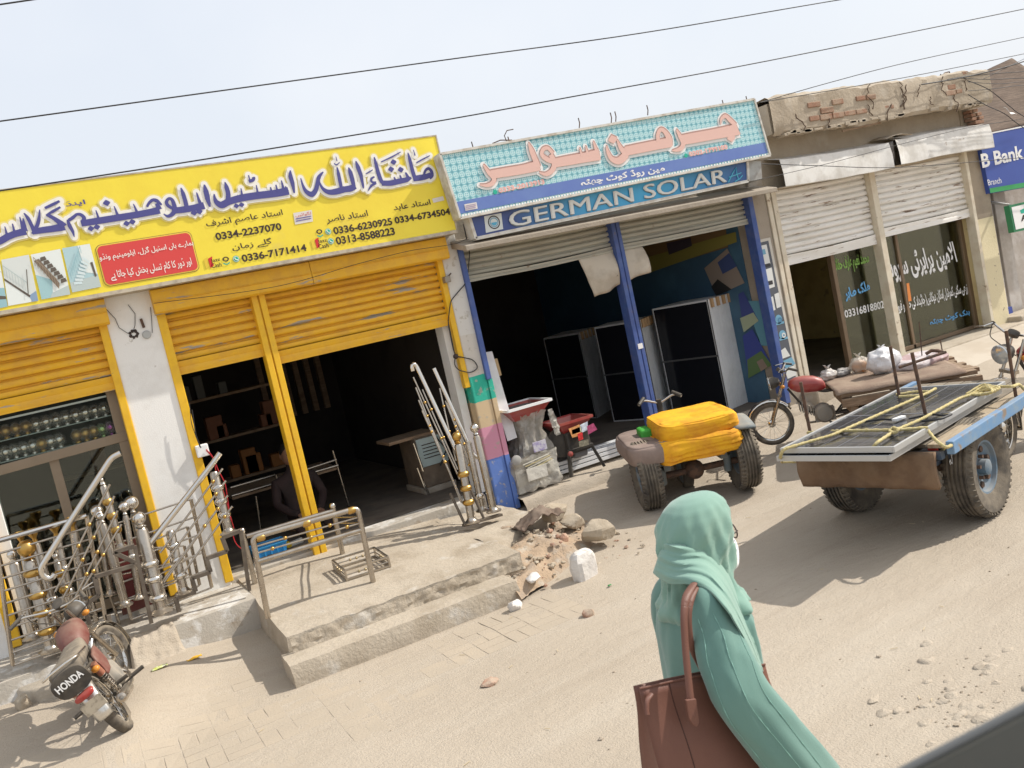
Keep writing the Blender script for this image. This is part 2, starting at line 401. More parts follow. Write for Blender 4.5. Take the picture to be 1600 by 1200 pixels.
pv = mb.build('paving', mat('dusty_paver', (.41, .35, .275), .95, c2=(.44, .372, .288), sc=2, bump=.3, bsc=70, spec=.15)); tag(pv, kind='structure')

# ================================================================ helpers for shop fronts
def shutter(parent, x0, x1, zb, zt, m, Y=F+.06, pitch=.062, rail=.10, sag=0.0, label=None, seed=0):
    mb = MB(); n = int((zt-zb-rail)/pitch); sub = 10
    def prof(v):
        k = v*n; f = k-math.floor(k)
        return .013*math.sin(math.pi*f/.8)**.6 if .0 < f < .8 else -.020
    def fn(u, v):
        z = zb+rail+v*(zt-zb-rail); x = x0+u*(x1-x0)
        return (x, Y-prof(v)+.003*noise.noise(V((x*1.3, z*2.5, seed))), z-sag*.5*math.sin(u*math.pi))
    mb.grid(fn, 14, n*sub)
    o = mb.build('rolling_shutter', m, parent, smooth=50)
    if label: o['label'] = label
    r = MB()
    r.grid(lambda u, v: (x0+u*(x1-x0), Y-.028+.006*noise.noise(V((u*7, seed, 2)))-.006*math.sin(v*9), zb+v*rail-sag*math.sin(u*math.pi)), 12, 4)
    r.box(x0, x1, Y-.03, Y-.005, zb-.012, zb+.004)
    r.build('bottom_rail', m, o, smooth=40)
    return o
def room(parent, x0, x1, y0, y1, z0, z1, mw, mf, mc=None, left=None, right=None, back=None):
    MB().box(x0-.1, x1+.1, y0, y1, z0-.3, z0).build('floor', mf, parent)
    MB().box(x0-.1, x1+.1, y1, y1+.1, z0, z1).build('back_wall', back or mw, parent)
    MB().box(x0-.1, x0, y0, y1, z0, z1).build('side_wall', left or mw, parent)
    MB().box(x1, x1+.1, y0, y1, z0, z1).build('side_wall', right or mw, parent)
    MB().box(x0-.1, x1+.1, y0-.02, y1+.1, z1, z1+.18).build('roof', mc or K['cement'], parent)

# ================================================================ YELLOW SHOP
ZF = .40
ys_ = thing('shop_building', 'white plastered metalwork shop with half-raised mustard yellow shutters and yellow posts', 'building', (1.2, F, 0))
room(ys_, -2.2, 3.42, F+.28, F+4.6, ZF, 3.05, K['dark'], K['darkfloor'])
mb = MB(); mb.box(.44, .87, F, F+.28, .1, 3.05)
mb.build('pillar', K['plaster'], ys_, bevel=.01)
MB().box(-1.25, -.76, F, F+.28, .1, 3.05).build('pillar', K['plaster'], ys_, bevel=.01)
MB().box(-.68, -.60, F+.06, F+.28, ZF, 2.3).build('jamb', K['plaster'], ys_)
MB().box(-2.3, 3.30, F+.012, F+.28, 2.83, 3.2).build('lintel', K['cement'], ys_)
MB().box(-2.2, 3.30, F+.015, F+.26, .1, ZF-.012).build('threshold', K['whitewash'], ys_, bevel=.01)
MB().box(3.28, 3.36, F+.10, F+.28, ZF-.01, 2.82).build('jamb', K['plaster'], ys_)
for x0, x1, z0 in ((-.78, -.70, .40), (.385, .445, .40), (.82, .89, .36), (3.33, 3.385, 1.42)):
    mb = MB(); mb.box(x0, x1, F-.014, F+.06, z0, 2.80); mb.build('guide_rail', K['yellow2'], ys_, bevel=.006)
mb = MB(); mb.box(1.585, 1.635, F-.035, F+.10, .33, 2.70); mb.box(1.648, 1.70, F-.035, F+.10, .33, 2.70); mb.box(1.63, 1.652, F-.012, F+.08, .33, 2.70)
mb.build('door_post', K['yellow2'], ys_, bevel=.005)
for x0, x1 in ((-.95, .47), (.81, 3.43)):
    mb = MB(); L_ = x1-x0
    for k in range(2 if L_ > 2 else 1):
        n_ = 2 if L_ > 2 else 1; a = x0+k*L_/n_; b = a+L_/n_-.004
        mb.prism([(a, F-.055, 2.86), (a, F-.105, 2.835), (a, F-.115, 2.655), (a, F-.095, 2.64), (a, F+.03, 2.64), (a, F+.03, 2.86)], (b-a, 0, 0))
        mb.box(a+.01, b-.01, F-.122, F-.10, 2.732, 2.738)
    mb.build('shutter_box', K['yellow'], ys_, bevel=.006)
shutter(ys_, -.70, .385, 2.14, 2.66, K['yellow'], seed=1)
shutter(ys_, .89, 1.585, 2.14, 2.66, K['yellow'], seed=2)
shutter(ys_, 1.70, 3.33, 2.045, 2.66, K['yellow'], seed=3, label='longest yellow shutter with patches of bare grey metal')
# aluminium shop window in the left bay
wy = F+.14
mb = MB()
for a, b in (((-.69, 1.715), (.40, 1.745)), ((-.69, .47), (.40, .47))): mb.bar((a[0], wy, a[1]), (b[0], wy, b[1]), .06, .075)
for x in (-.66, -.17, .365): mb.bar((x, wy+(.02 if x == -.17 else 0), .47), (x, wy+(.02 if x == -.17 else 0), 1.74 if x < .3 else 2.4), .05, .07 if x < .3 else .10)
wf = mb.build('window_frame', K['bronze'], ys_, bevel=.004)
mb = MB(); mb.box(-.64, .33, wy+.006, wy+.012, .5, 1.70); mb.build('pane', K['glass'], wf)
mb = MB(); mb.box(-.66, .36, wy+.012, wy+.018, 1.76, 2.06); mb.build('pane', K['clear'], wf)
# shelf of ball finials behind the upper pane
gs = thing('display_shelf', 'two-tier glass shelf of bagged balls under the left yellow shutter', 'shelf', (-.15, F+.38, 1.7))
for z, y in ((1.775, F+.22), (1.935, F+.30)): MB().box(-.72, .36, y-.06, y+.12, z-.008, z).build('shelf_board', col((.35, .42, .40), .2), gs)
MB().box(-.72, .36, F+.56, F+.58, 1.70, 2.12).build('back_panel', col((.05, .065, .055), .4), gs)
MB().box(-.70, .36, F+.17, F+.185, 2.085, 2.10).build('edge_rail', col((.5, .6, .58), .25), gs)
bagm = mat('clear_bag', (.75, .75, .72), .1, alpha=.13)
ordn = ['first', 'second', 'third', 'fourth', 'fifth', 'sixth', 'seventh', 'eighth', 'ninth', 'tenth', 'eleventh', 'twelfth']
balls = {0: ['silver']*5+['silver', 'silver', 'gold', 'silver', 'silver', 'gap', 'gold', 'gold', 'gold', 'green', 'purple'],
         1: ['gold']*4 + ['gold', 'gold', 'silver', 'silver', 'silver', 'silver', 'silver', 'silver', 'silver', 'silver']}
bcol = {'silver': K['silver'], 'gold': K['gold'], 'green': mat('green_ball', (.35, .5, .2), .15, .9), 'purple': mat('purple_ball', (.35, .08, .3), .15, .9)}
proto = {}
for row, lst in balls.items():
    vis = 0
    for i, c in enumerate(lst):
        st = 1.02/len(lst); x = -.70+(i+.5)*st; z, y = ((1.775, F+.22), (1.935, F+.30))[row]
        if c == 'gap': continue
        where = 'front' if row == 0 else 'back'
        lab = '%s ball in a clear bag, %s from the right on the %s glass shelf' % (c, (ordn+['far']*9)[len(lst)-1-i], where)
        if c not in proto:
            t = thing('ornamental_ball', lab, 'ball', (x, y, z), 0, 'bagged balls on the shop window shelf')
            mb = MB(); mb.ball((x, y, z+.064), .044, 16); mb.lathe((x, y, z), (0, 0, 1), [(.022, 0), (.024, .012), (.012, .022), (.016, .03)], 12); mb.build('ball', bcol[c], t, smooth=60)
            mb = MB(); mb.ball((x, y, z+.055), .050, 16, (1, 1, 1.25), .25, 9, i); mb.build('bag', bagm, t, smooth=80)
            proto[c] = t
        else: dup(proto[c], (x, y, z), rnd.uniform(0, 6), lab)
# electric junction and round cover on the white pillar
jt = thing('junction_box', 'round grey socket cover and broken plaster hole with wires on white pillar', 'junction box', (.6, F, 2.45))
c = aty(229, 523, F); mb = MB(); mb.lathe((c.x, F, c.z), (0, -1, 0), [(.0, 0), (.034, 0), (.034, .012), (.028, .02), (0, .021)], 20); mb.build('cover', col((.42, .43, .42), .6), jt, smooth=40)
mb = MB(); mb.bar(aty(225, 512, F-.012), aty(220, 498, F-.012), .012, .02); mb.build('bracket', K['rust'], jt)
mb = MB(); c = aty(209, 522, F)
for k in range(7):
    a = k*.9; mb.ball((c.x+.028*math.cos(a), F-.004, c.z+.026*math.sin(a)), .013, 8, (1, .35, 1), .5, 9, k)
mb.build('socket', K['ink'], jt)
for P in ([(166, 483), (180, 498), (186, 512), (200, 521)], [(200, 476), (211, 490), (211, 508), (208, 518)], [(235, 480), (237, 500), (238, 520)]):
    MB().tube([aty(*p, F-.008) for p in P], .0025, 5).build('wire', K['wire'], jt)

# ================================================================ YELLOW SIGN
Ysg = F-.22
c_tr, c_br = aty(678, 213, Ysg), aty(714, 356, Ysg); z1 = aty(340, 256, Ysg).z; z0 = (aty(0, 489, Ysg).z+c_br.z)/2; z1 = (z1+c_tr.z)/2; x1 = (c_tr.x+c_br.x)/2
sg = thing('signboard', 'long yellow shop signboard with large blue Urdu lettering, red notice and stair pictures', 'signboard', (1.2, Ysg, z0))
MB().box(-1.6, x1, Ysg, Ysg+.17, z0, z1).build('board', mat('yellow_flex_print', (.86, .70, .06), .45, c2=(.82, .64, .055), sc=1.2, bump=.35, bsc=1.6, c3=(.74, .60, .12), sc3=2.5, lo3=.62, hi3=.8), sg)
mb = MB(); mb.box(-1.6, x1+.012, Ysg-.006, Ysg+.2, z0-.03, z0-.001); mb.box(x1+.001, x1+.013, Ysg-.006, Ysg+.2, z0-.001, z1+.01); mb.box(-1.6, x1+.013, Ysg-.004, Ysg+.2, z1+.0005, z1+.012)
mb.build('frame', col((.52, .46, .36), .7, c2=(.38, .33, .26), sc=12), sg)
fA = lambda x, y: (330+x*.225, 220+y*.225)
fB = lambda x, y: (x*.2125, 280+y*.2125)
fC = lambda x, y: (730+x*.275, 170+y*.275)
def dia(x, y, s): return [(x-s*.75, y+s*.12, s*.2), (x, y, s*1.5), (x+s*.75, y-s*.12, s*.2)]
TA = [[(1362, 85, 6), (1375, 130, 22), (1392, 200, 26), (1408, 252, 28), (1425, 272, 20)], [(1398, 266, 34), (1450, 258, 38), (1490, 250, 34), (1522, 236, 28)],
      [(1474, 240, 14), (1484, 208, 16), (1505, 195, 18), (1524, 212, 22), (1530, 243, 22), (1512, 262, 20)], [(1420, 155, 7), (1470, 128, 9), (1515, 105, 5)], [(1400, 65, 4), (1412, 105, 9)],
      [(1128, 115, 6), (1140, 160, 22), (1158, 230, 28), (1178, 282, 28), (1200, 304, 20)], [(1180, 296, 34), (1240, 296, 36), (1300, 284, 36), (1355, 272, 32), (1385, 258, 12)],
      [(1266, 254, 8), (1282, 292, 22)], [(1306, 240, 8), (1322, 282, 22)], [(1345, 222, 10), (1366, 262, 26)], dia(1262, 150, 26), dia(1245, 200, 26), dia(1312, 203, 26), [(1175, 150, 7), (1250, 115, 10), (1312, 80, 5)],
      [(1130, 252, 10), (1108, 266, 14), (1112, 288, 14), (1142, 292, 14)], [(1086, 350, 4), (1108, 315, 16), (1142, 296, 14)], [(1070, 232, 6), (1092, 220, 9), (1118, 204, 5)],
      [(1000, 143, 6), (1015, 185, 30), (1035, 240, 26), (1050, 310, 16), (1054, 334, 6)], [(950, 188, 6), (962, 220, 28), (976, 270, 30), (990, 330, 22)], [(998, 318, 36), (960, 334, 42), (905, 342, 38)],
      [(870, 185, 6), (880, 230, 22), (892, 290, 24), (902, 338, 22)], [(925, 338, 42), (860, 356, 40), (810, 358, 32), (772, 335, 22), (752, 300, 12), (748, 280, 6)],
      [(775, 218, 6), (745, 255, 26), (735, 300, 28), (722, 346, 30), (695, 374, 38), (658, 356, 28), (635, 318, 18), (618, 262, 5)], [(850, 158, 6), (862, 170, 9), (876, 164, 6), (888, 152, 6)], [(862, 112, 4), (870, 145, 8)],
      [(546, 208, 6), (548, 250, 30), (562, 300, 28), (574, 366, 10)], [(534, 350, 54), (440, 368, 50), (300, 385, 48), (200, 402, 48), (120, 425, 44), (72, 448, 46), (38, 432, 34), (22, 402, 20), (18, 372, 6)],
      [(92, 288, 4), (104, 325, 30), (116, 375, 32), (112, 430, 34)], [(512, 318, 6), (522, 352, 30)], [(484, 278, 6), (500, 345, 24)], [(446, 308, 8), (458, 358, 18)], [(408, 325, 8), (418, 362, 18)],
      [(310, 310, 6), (322, 375, 18)], [(204, 332, 6), (212, 385, 18)], [(256, 242, 8), (270, 294, 12)], [(258, 284, 22), (286, 276, 24), (298, 258, 10), (280, 262, 8)], dia(172, 455, 24), dia(208, 447, 24)]
TB = [[(1500, 42, 8), (1512, 90, 38), (1526, 150, 36), (1542, 206, 12)], [(1500, 196, 54), (1420, 214, 48), (1330, 228, 48), (1262, 234, 44)], [(1444, 100, 8), (1464, 165, 24), (1486, 205, 28)], [(1328, 66, 8), (1345, 110, 30), (1364, 175, 32), (1374, 224, 32)],
      [(1262, 215, 24), (1230, 192, 26), (1224, 165, 24), (1242, 145, 22), (1264, 155, 26), (1278, 190, 32), (1284, 230, 36), (1262, 262, 30), (1230, 274, 22), (1202, 258, 6)], dia(1425, 249, 30), dia(1464, 240, 30),
      [(1188, 192, 12), (1152, 162, 30), (1122, 156, 24), (1096, 176, 20), (1080, 206, 16)], [(1172, 230, 56), (1100, 245, 50), (1000, 264, 50), (900, 280, 50), (800, 296, 50), (700, 312, 50), (596, 328, 46)], [(1150, 180, 26), (1172, 225, 40)],
      [(980, 184, 6), (1008, 250, 24)], [(838, 200, 6), (866, 270, 24)], [(704, 230, 6), (728, 302, 24)], [(556, 262, 18), (590, 262, 26), (618, 288, 30), (606, 322, 32)], [(566, 258, 20), (534, 286, 26), (505, 304, 24)],
      [(496, 300, 14), (512, 345, 30), (534, 386, 24), (546, 428, 4)], dia(783, 177, 34), dia(930, 328, 30), dia(972, 316, 30), dia(668, 365, 30), dia(712, 354, 30),
      [(474, 350, 64), (400, 365, 54), (320, 376, 50), (246, 388, 46)], [(330, 216, 20), (385, 190, 24), (438, 164, 18)], [(338, 268, 10), (388, 240, 24), (444, 208, 16)], [(345, 262, 26), (398, 292, 32), (446, 326, 44), (474, 350, 50)],
      [(176, 252, 8), (206, 290, 28), (236, 350, 28), (256, 408, 26)], [(292, 226, 6), (286, 300, 26), (266, 360, 30), (236, 404, 14)], [(170, 290, 8), (184, 385, 46)], [(192, 386, 58), (120, 402, 54), (60, 425, 54), (0, 458, 54), (-70, 476, 54), (-110, 440, 24)],
      [(146, 280, 8), (168, 370, 24)], [(92, 330, 8), (108, 395, 22)], [(36, 350, 6), (52, 412, 22)]]
mW, mO, mBl = col((.84, .82, .76), .55), col((.84, .72, .24), .55), col((.075, .075, .26), .5)
for T_, f_ in ((TA, fA), (TB, fB)):
    strokes('title_outline', T_, f_, Ysg, mO, sg, grow=.036, lift=.003)
    strokes('title_halo', T_, f_, Ysg, mW, sg, grow=.024, lift=.0085)
    strokes('title_lettering', T_, f_, Ysg, mBl, sg, lift=.014)
lettering('title_lettering', 'اینڈ', fB(487, 212), fB(620, 146), Ysg, mBl, sg, .02, .009)
for b, ll, ur in (('استاد عاصم اشرف', (324, 359), (440, 327)), ('گلے زمان', (364, 394), (423, 371)), ('استاد ناصر', (511, 351), (573, 328)), ('استاد عابد', (616, 331), (671, 311))):
    lettering('name_lettering', b, ll, ur, Ysg, K['ink'], sg, .012)
for b, ll, ur in (('0334-2237070', (338, 376), (438, 348)), ('0336-7171414', (379, 410), (477, 381)), ('0336-6230925', (522, 367), (611, 340)), ('0313-8588223', (526, 383), (615, 355)), ('0334-6734504', (617.6, 350), (701.6, 325))):
    lettering('phone_number', b, ll, ur, Ysg, K['ink'], sg, .03)
def disc(mb, c, r, lift, Y, r0=0, a0=0, a1=2*math.pi, n=20, zsc=1):
    b = len(mb.v)
    for k in range(n+1):
        a = a0+(a1-a0)*k/n; mb.v += [V((c.x+r*math.cos(a), Y-lift, c.z+r*zsc*math.sin(a))), V((c.x+r0*math.cos(a), Y-lift, c.z+r0*zsc*math.sin(a)))]
    for k in range(n): mb.f.append((b+2*k, b+2*k+1, b+2*k+3, b+2*k+2))
    return mb
gW = col((.02, .42, .30), .5)
for p in ((368.8, 404.7), (512.6, 362), (516.8, 377)):
    c = aty(*p, Ysg); o = disc(MB(), c, .027, .004, Ysg).build('chat_icon', gW, sg)
    mb = disc(MB(), c, .023, .005, Ysg, .019); mb.tube([c+V((-.010, -.006, .010)), c+V((-.006, -.006, -.004)), c+V((.010, -.006, -.011))], [.005, .003, .005], 6); mb.build('handset_mark', mW, o)
for p in ((352.5, 405), (498.7, 362)):
    c = aty(*p, Ysg); o = disc(MB(), c, .026, .004, Ysg, .015, zsc=.75).build('payment_mark', K['ink'], sg)
    disc(MB(), c+V((0, 0, -.012)), .034, .005, Ysg, .025, R_(215), R_(325)).build('smile_mark', gW, o)
for p in ((326, 411), (493, 381)):
    a = aty(p[0]-4, p[1], Ysg); mb = MB()
    for s, mm in ((0, col((.75, .55, .05), .5)), (1, col((.6, .03, .03), .5))):
        q = MB(); x = a.x+s*.035; q.poly([(x-.012, Ysg-.004, a.z-.045), (x+.02, Ysg-.004, a.z-.03), (x+.012, Ysg-.004, a.z+.005), (x+.024, Ysg-.004, a.z+.045), (x-.014, Ysg-.004, a.z+.03)]); q.build('wallet_mark', mm, sg)
    lettering('wallet_lettering', 'Jazz', (p[0]+4, p[1]+0.5), (p[0]+17, p[1]-8.5), Ysg, K['ink'], sg, .01)
    lettering('wallet_lettering', 'Cash', (p[0]+5, p[1]+8), (p[0]+19, p[1]-1.5), Ysg, K['ink'], sg, .01)
# red notice with rounded corners
def rrect(px4, r, Y, lift, inset=0.0):
    q = [aty(*p, Y) for p in px4]; x0 = (q[0].x+q[3].x)/2+inset; x1 = (q[1].x+q[2].x)/2-inset; zt = (q[0].z+q[1].z)/2-inset; zb = (q[2].z+q[3].z)/2+inset; P = []
    for cx, cz, a in ((x1-r, zt-r, 0), (x0+r, zt-r, 90), (x0+r, zb+r, 180), (x1-r, zb+r, 270)):
        for k in range(7): t = R_(a+15*k); P.append((cx+r*math.cos(t), Y-lift, cz+r*math.sin(t)))
    return MB().poly(P)
RB = [(148, 385), (298, 359), (313, 425), (163, 447)]
rrect(RB, .045, Ysg, .003).build('notice_border', col((.25, .12, .05), .5), sg)
rrect(RB, .043, Ysg, .0045, .004).build('notice_border', col((.82, .62, .08), .5), sg)
rrect(RB, .038, Ysg, .006, .012).build('notice_panel', col((.66, .065, .06), .5), sg)
lettering('notice_lettering', 'ہمارے ہاں اسٹیل گرل، ایلومینیم ونڈو', (157, 411), (300, 374), Ysg, mW, sg, .012, .008)
lettering('notice_lettering', 'اور ڈور کا کام تسلی بخش کیا جاتا ہے', (175, 441), (297, 401), Ysg, mW, sg, .012, .008)
def picture(px4, bgc, shapes):
    q = [aty(*p, Ysg) for p in px4]
    def uv(u, v): p = (q[0]*(1-u)+q[1]*u)*(1-v)+(q[3]*(1-u)+q[2]*u)*v; return p
    def P(pts, lift): return [(p.x, Ysg-lift, p.z) for p in (uv(*a) for a in pts)]
    o = MB().poly(P([(0, 0), (1, 0), (1, 1), (0, 1)], .003)).build('picture', bgc, sg)
    for i, (c, pts) in enumerate(shapes): MB().poly(P(pts, .004+.0006*i)).build('picture_detail', c, o)
cG, cD, cL, cT, cS = col((.48, .56, .55), .5), col((.12, .10, .08), .5), col((.75, .80, .78), .5), col((.30, .50, .55), .5), col((.25, .35, .50), .5)
def rail_lines(u0, v0, u1, v1, h, n, c):
    r = []
    for k in range(n):
        u = u0+(u1-u0)*k/(n-1); v = v0+(v1-v0)*k/(n-1); r.append((c, [(u-.008, v-h), (u+.008, v-h), (u+.008, v), (u-.008, v)]))
    r.append((c, [(u0, v0-h), (u1, v1-h), (u1, v1-h+.025), (u0, v0-h+.025)])); return r
picture([(-41, 414), (-1, 406), (12, 479), (-27, 487)], cL, [(cT, [(0, .5), (1, .6), (1, 1), (0, 1)]), (cD, [(.5, .7), (1, .78), (1, .84), (.5, .8)])])
picture([(2, 406), (45, 398), (60, 470), (13, 478)], col((.66, .70, .68), .5), [(cL, [(0, .42), (.85, .86), (.75, 1), (0, 1)]), (cS, [(.72, .86), (1, .78), (1, 1), (.8, 1)]), (cD, [(0, .40), (.78, .86), (.74, .90), (0, .45)])]+rail_lines(.02, .36, .74, .80, .24, 9, cG)+[(cD, [(.80, .30), (.83, .30), (.72, .86), (.69, .86)])])
picture([(48, 398), (94, 389), (110, 460), (65, 468)], cL, [(col((.35, .55, .58), .5), [(0, .45), (.5, .62), (.4, 1), (0, 1)]), (cG, [(.4, .9), (1, .8), (1, 1), (.3, 1)])]
        + [(cD, [(.28+.085*k, .10+.09*k), (.44+.085*k, .09+.09*k), (.48+.085*k, .17+.09*k), (.26+.085*k, .19+.09*k)]) for k in range(7)]
        + [(col((.20, .15, .11), .5), [(.05, .15), (.22, .12), (.72, .72), (.66, .84)])]+rail_lines(.06, .26, .66, .82, .2, 9, col((.35, .28, .2), .5)))
picture([(97, 388), (140, 381), (158, 448), (113, 457)], col((.42, .60, .64), .5), [(cL, [(.55, 0), (1, 0), (1, .7), (.62, .62)]), (cG, [(0, .78), (1, .72), (1, 1), (0, 1)]), (cD, [(.84, .42), (.93, .41), (.95, .74), (.88, .76)])]
        + [(col((.62+.02*(k % 2), .74, .76), .5), [(.12+.07*k, .78-.075*k), (.40+.06*k, .80-.06*k), (.40+.06*k, .86-.06*k), (.12+.07*k, .84-.075*k)]) for k in range(8)]+rail_lines(.08, .72, .62, .18, .16, 8, cT))
stm = col((.70, .66, .62), .6)
panel('sticker', [(458, 333), (487, 328), (489, 346), (461, 351)], Ysg, stm, sg)
lettering('sticker_lettering', 'لگوائیں', (462, 340), (485, 330.5), Ysg, col((.55, .05, .08), .6), sg, 0, .005)
for k in (0, 1): panel('sticker_line', [(462, 341.5+k*3.5), (486, 337+k*3.5), (486, 338.5+k*3.5), (462, 343+k*3.5)], Ysg, col((.15, .12, .35), .6), sg, .005)
panel('sticker', [(675, 310.5), (692, 306.5), (694, 313), (677, 317)], Ysg, stm, sg)
# ================================================================ SOLAR SHOP
gs_ = thing('shop_building', 'grey cement solar equipment shop with pale shutters raised and blue centre post', 'building', (5.4, F, 0))
ZG = .30
posterblue = mat('blue_wall_print', (.055, .12, .19), .5, c2=(.07, .16, .24), sc=1.5)
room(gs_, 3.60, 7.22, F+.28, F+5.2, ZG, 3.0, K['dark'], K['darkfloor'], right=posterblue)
def banded():
    m = bpy.data.materials.new('painted_bands'); m.use_nodes = True; t = m.node_tree; N = t.nodes; L = t.links; p = N['Principled BSDF']; p.inputs['Roughness'].default_value = .8
    tc = N.new('ShaderNodeTexCoord'); sp = N.new('ShaderNodeSeparateXYZ'); L.new(tc.outputs['Object'], sp.inputs[0])
    n = N.new('ShaderNodeTexNoise'); n.inputs['Scale'].default_value = 9; L.new(tc.outputs['Object'], n.inputs[0])
    a = N.new('ShaderNodeMath'); a.operation = 'MULTIPLY_ADD'; a.inputs[1].default_value = .03; L.new(n.outputs[0], a.inputs[0]); L.new(sp.outputs[2], a.inputs[2])
    d = N.new('ShaderNodeMath'); d.operation = 'DIVIDE'; d.inputs[1].default_value = 3.2; L.new(a.outputs[0], d.inputs[0])
    r = N.new('ShaderNodeValToRGB'); r.color_ramp.interpolation = 'CONSTANT'; e = r.color_ramp.elements
    st = [(0, (.11, .20, .52)), (.69, (.62, .28, .38)), (1.01, (.58, .44, .27)), (1.26, (.03, .42, .30)), (1.50, (.58, .54, .48)), (1.9, (.62, .60, .56))]
    while len(e) < len(st): e.new(1)
    for i, (z, c) in enumerate(st): e[i].position = min(1, (z+.015)/3.2); e[i].color = (*c, 1)
    L.new(d.outputs[0], r.inputs[0])
    n2 = N.new('ShaderNodeTexNoise'); n2.inputs['Scale'].default_value = 22; n2.inputs['Detail'].default_value = 8; L.new(tc.outputs['Object'], n2.inputs[0])
    mr = N.new('ShaderNodeMapRange'); mr.inputs[1].default_value = .60; mr.inputs[2].default_value = .68; mr.inputs[4].default_value = .75; L.new(n2.outputs[0], mr.inputs[0])
    mx = N.new('ShaderNodeMix'); mx.data_type = 'RGBA'; L.new(mr.outputs[0], mx.inputs[0]); L.new(r.outputs[0], mx.inputs[6]); mx.inputs[7].default_value = (.42, .38, .31, 1); L.new(mx.outputs[2], p.inputs['Base Color'])
    b = N.new('ShaderNodeBump'); b.inputs['Strength'].default_value = .25; b.inputs['Distance'].default_value = .01; L.new(n2.outputs[0], b.inputs['Height']); L.new(b.outputs[0], p.inputs['Normal'])
    return m
mb = MB(); mb.box(3.385, 3.565, F-.02, F+.30, .05, 3.0)
pl = mb.build('pillar', banded(), gs_, bevel=.012); pl['label'] = 'plastered pillar painted in blue, pink, cream and green bands'
mb = MB(); mb.bar((3.575, F-.01, 1.45), (3.575, F-.01, 2.72), .05, .09, (0, 1, 0)); mb.build('guide_rail', K['bluebar'], gs_, bevel=.004)
mb = MB(); mb.bar((3.592, F+.02, .16), (3.592, F+.02, 1.45), .05, .10, (0, 1, 0)); mb.build('guide_rail', pl.data.materials[0], gs_, bevel=.004)
mb = MB(); mb.box(5.305, 5.355, F-.03, F+.10, .28, 2.78); mb.box(5.365, 5.41, F-.03, F+.10, .28, 2.78); mb.box(5.35, 5.37, F-.015, F+.08, .28, 2.78)
dp = mb.build('door_post', K['bluebar'], gs_, bevel=.005)
p0 = aty(995, 541, F-.03); MB().box(5.33, 5.39, F-.034, F-.031, p0.z-.035, p0.z+.02).build('sticker', K['white'], dp)
MB().box(7.17, 7.24, F-.035, F+.10, .3, 2.78).build('guide_rail', K['bluebar'], gs_, bevel=.005)
MB().box(7.225, 7.44, F-.02, F+.28, .1, 3.0).build('pillar', K['cement'], gs_, bevel=.012)
MB().box(3.52, 7.44, F+.02, F+.28, 2.74, 3.32).build('lintel', K['cement'], gs_, bevel=.01)
mb = MB(); mb.prism([(3.5, F-.33, 2.66), (3.5, F-.33, 2.71), (3.5, F+.02, 2.80), (3.5, F+.02, 2.73)], (3.84, 0, 0)); mb.build('canopy_slab', K['cement'], gs_, bevel=.008)
pale = mat('pale_shutter_paint', (.42, .42, .36), .6, c2=(.36, .35, .30), sc=5, c3=(.25, .20, .15), sc3=6, lo3=.64, hi3=.68, stretch=(.4, 1, 3), dust=.2)
shutter(gs_, 3.60, 5.305, 2.40, 2.73, pale, seed=5, pitch=.05, rail=.05, sag=.02)
shutter(gs_, 5.41, 7.17, 2.40, 2.73, pale, seed=6, pitch=.05, rail=.05, sag=.01)
# dusty kerb in front of the shop
mb = MB()
mb.grid(lambda u, v: (3.60+u*3.9, [F-.20, F-.19, F-.14, F+.29, F+.29][int(v*4)]+.02*noise.noise(V((u*14, v*4, 1))), [.02, .19, .25, ZG-.005, .1][int(v*4)]+.02*noise.noise(V((u*16, v*5, 7)))), 40, 4)
mb.build('kerb', K['earth'], gs_, smooth=50)
# rebar stubs on the roof edge
for x, y, l in ((738, 223, 8), (795, 216, 12), (905, 186, 8), (955, 178, 10), (962, 176, 9), (1012, 166, 8), (1130, 158, 8), (1167, 152, 9)):
    a = aty(x, y+14, F+.02); b = aty(x-1.5, y-l*.2, F+.02); MB().tube([a, (a+b)/2+V((.01, 0, 0)), b], .006, 5).build('rebar_stub', K['rust'], gs_)
MB().tube([aty(*p, F) for p in ((765, 236), (770, 224), (782, 219), (800, 219))], .006, 5).build('rebar_stub', K['rust'], gs_)
MB().tube([aty(*p, F) for p in ((792, 222), (788, 212), (792, 204), (802, 202))], .005, 5).build('rebar_stub', K['rust'], gs_)
# wall print inside on the right hand wall
XI = 7.215
def inwall(pts, c, lift=.004, name='wall_print'):
    q = [atx(*p, XI) for p in pts]
    for p in q: p.x = XI-lift
    return MB().poly(q).build(name, c, gs_)
inwall([(1002, 386), (1134, 354), (1138, 386), (1014, 424)], col((.20, .13, .06), .6), .004)
inwall([(1012, 402), (1150, 362), (1152, 378), (1016, 426)], col((.26, .24, .06), .6), .006)
inwall([(1042, 380), (1080, 371), (1082, 384), (1046, 398)], col((.06, .05, .07), .5), .008)
inwall([(1101, 419), (1137, 388), (1164, 442), (1120, 462)], col((.30, .25, .21), .5), .006)
inwall([(1122, 410), (1140, 395), (1152, 416), (1130, 428)], col((.06, .09, .22), .5), .008)
inwall([(1112, 448), (1122, 436), (1144, 452), (1120, 462)], col((.03, .03, .03), .5), .008)
inwall([(1154, 460), (1162, 455), (1186, 501), (1163, 519)], col((.05, .07, .25), .5), .006)
inwall([(1157, 497), (1178, 488), (1186, 501), (1163, 519)], col((.40, .45, .30), .5), .008)
inwall([(1161, 525), (1176, 514), (1207, 570), (1170, 591)], col((.05, .07, .30), .5), .006)
inwall([(1168, 562), (1190, 548), (1207, 570), (1170, 591)], col((.12, .20, .07), .5), .008)
inwall([(1183, 565), (1192, 560), (1200, 573), (1190, 580)], col((.30, .22, .17), .5), .009)
inwall([(1165, 470), (1186, 470), (1200, 540), (1190, 540)], col((.12, .30, .38), .5), .005)
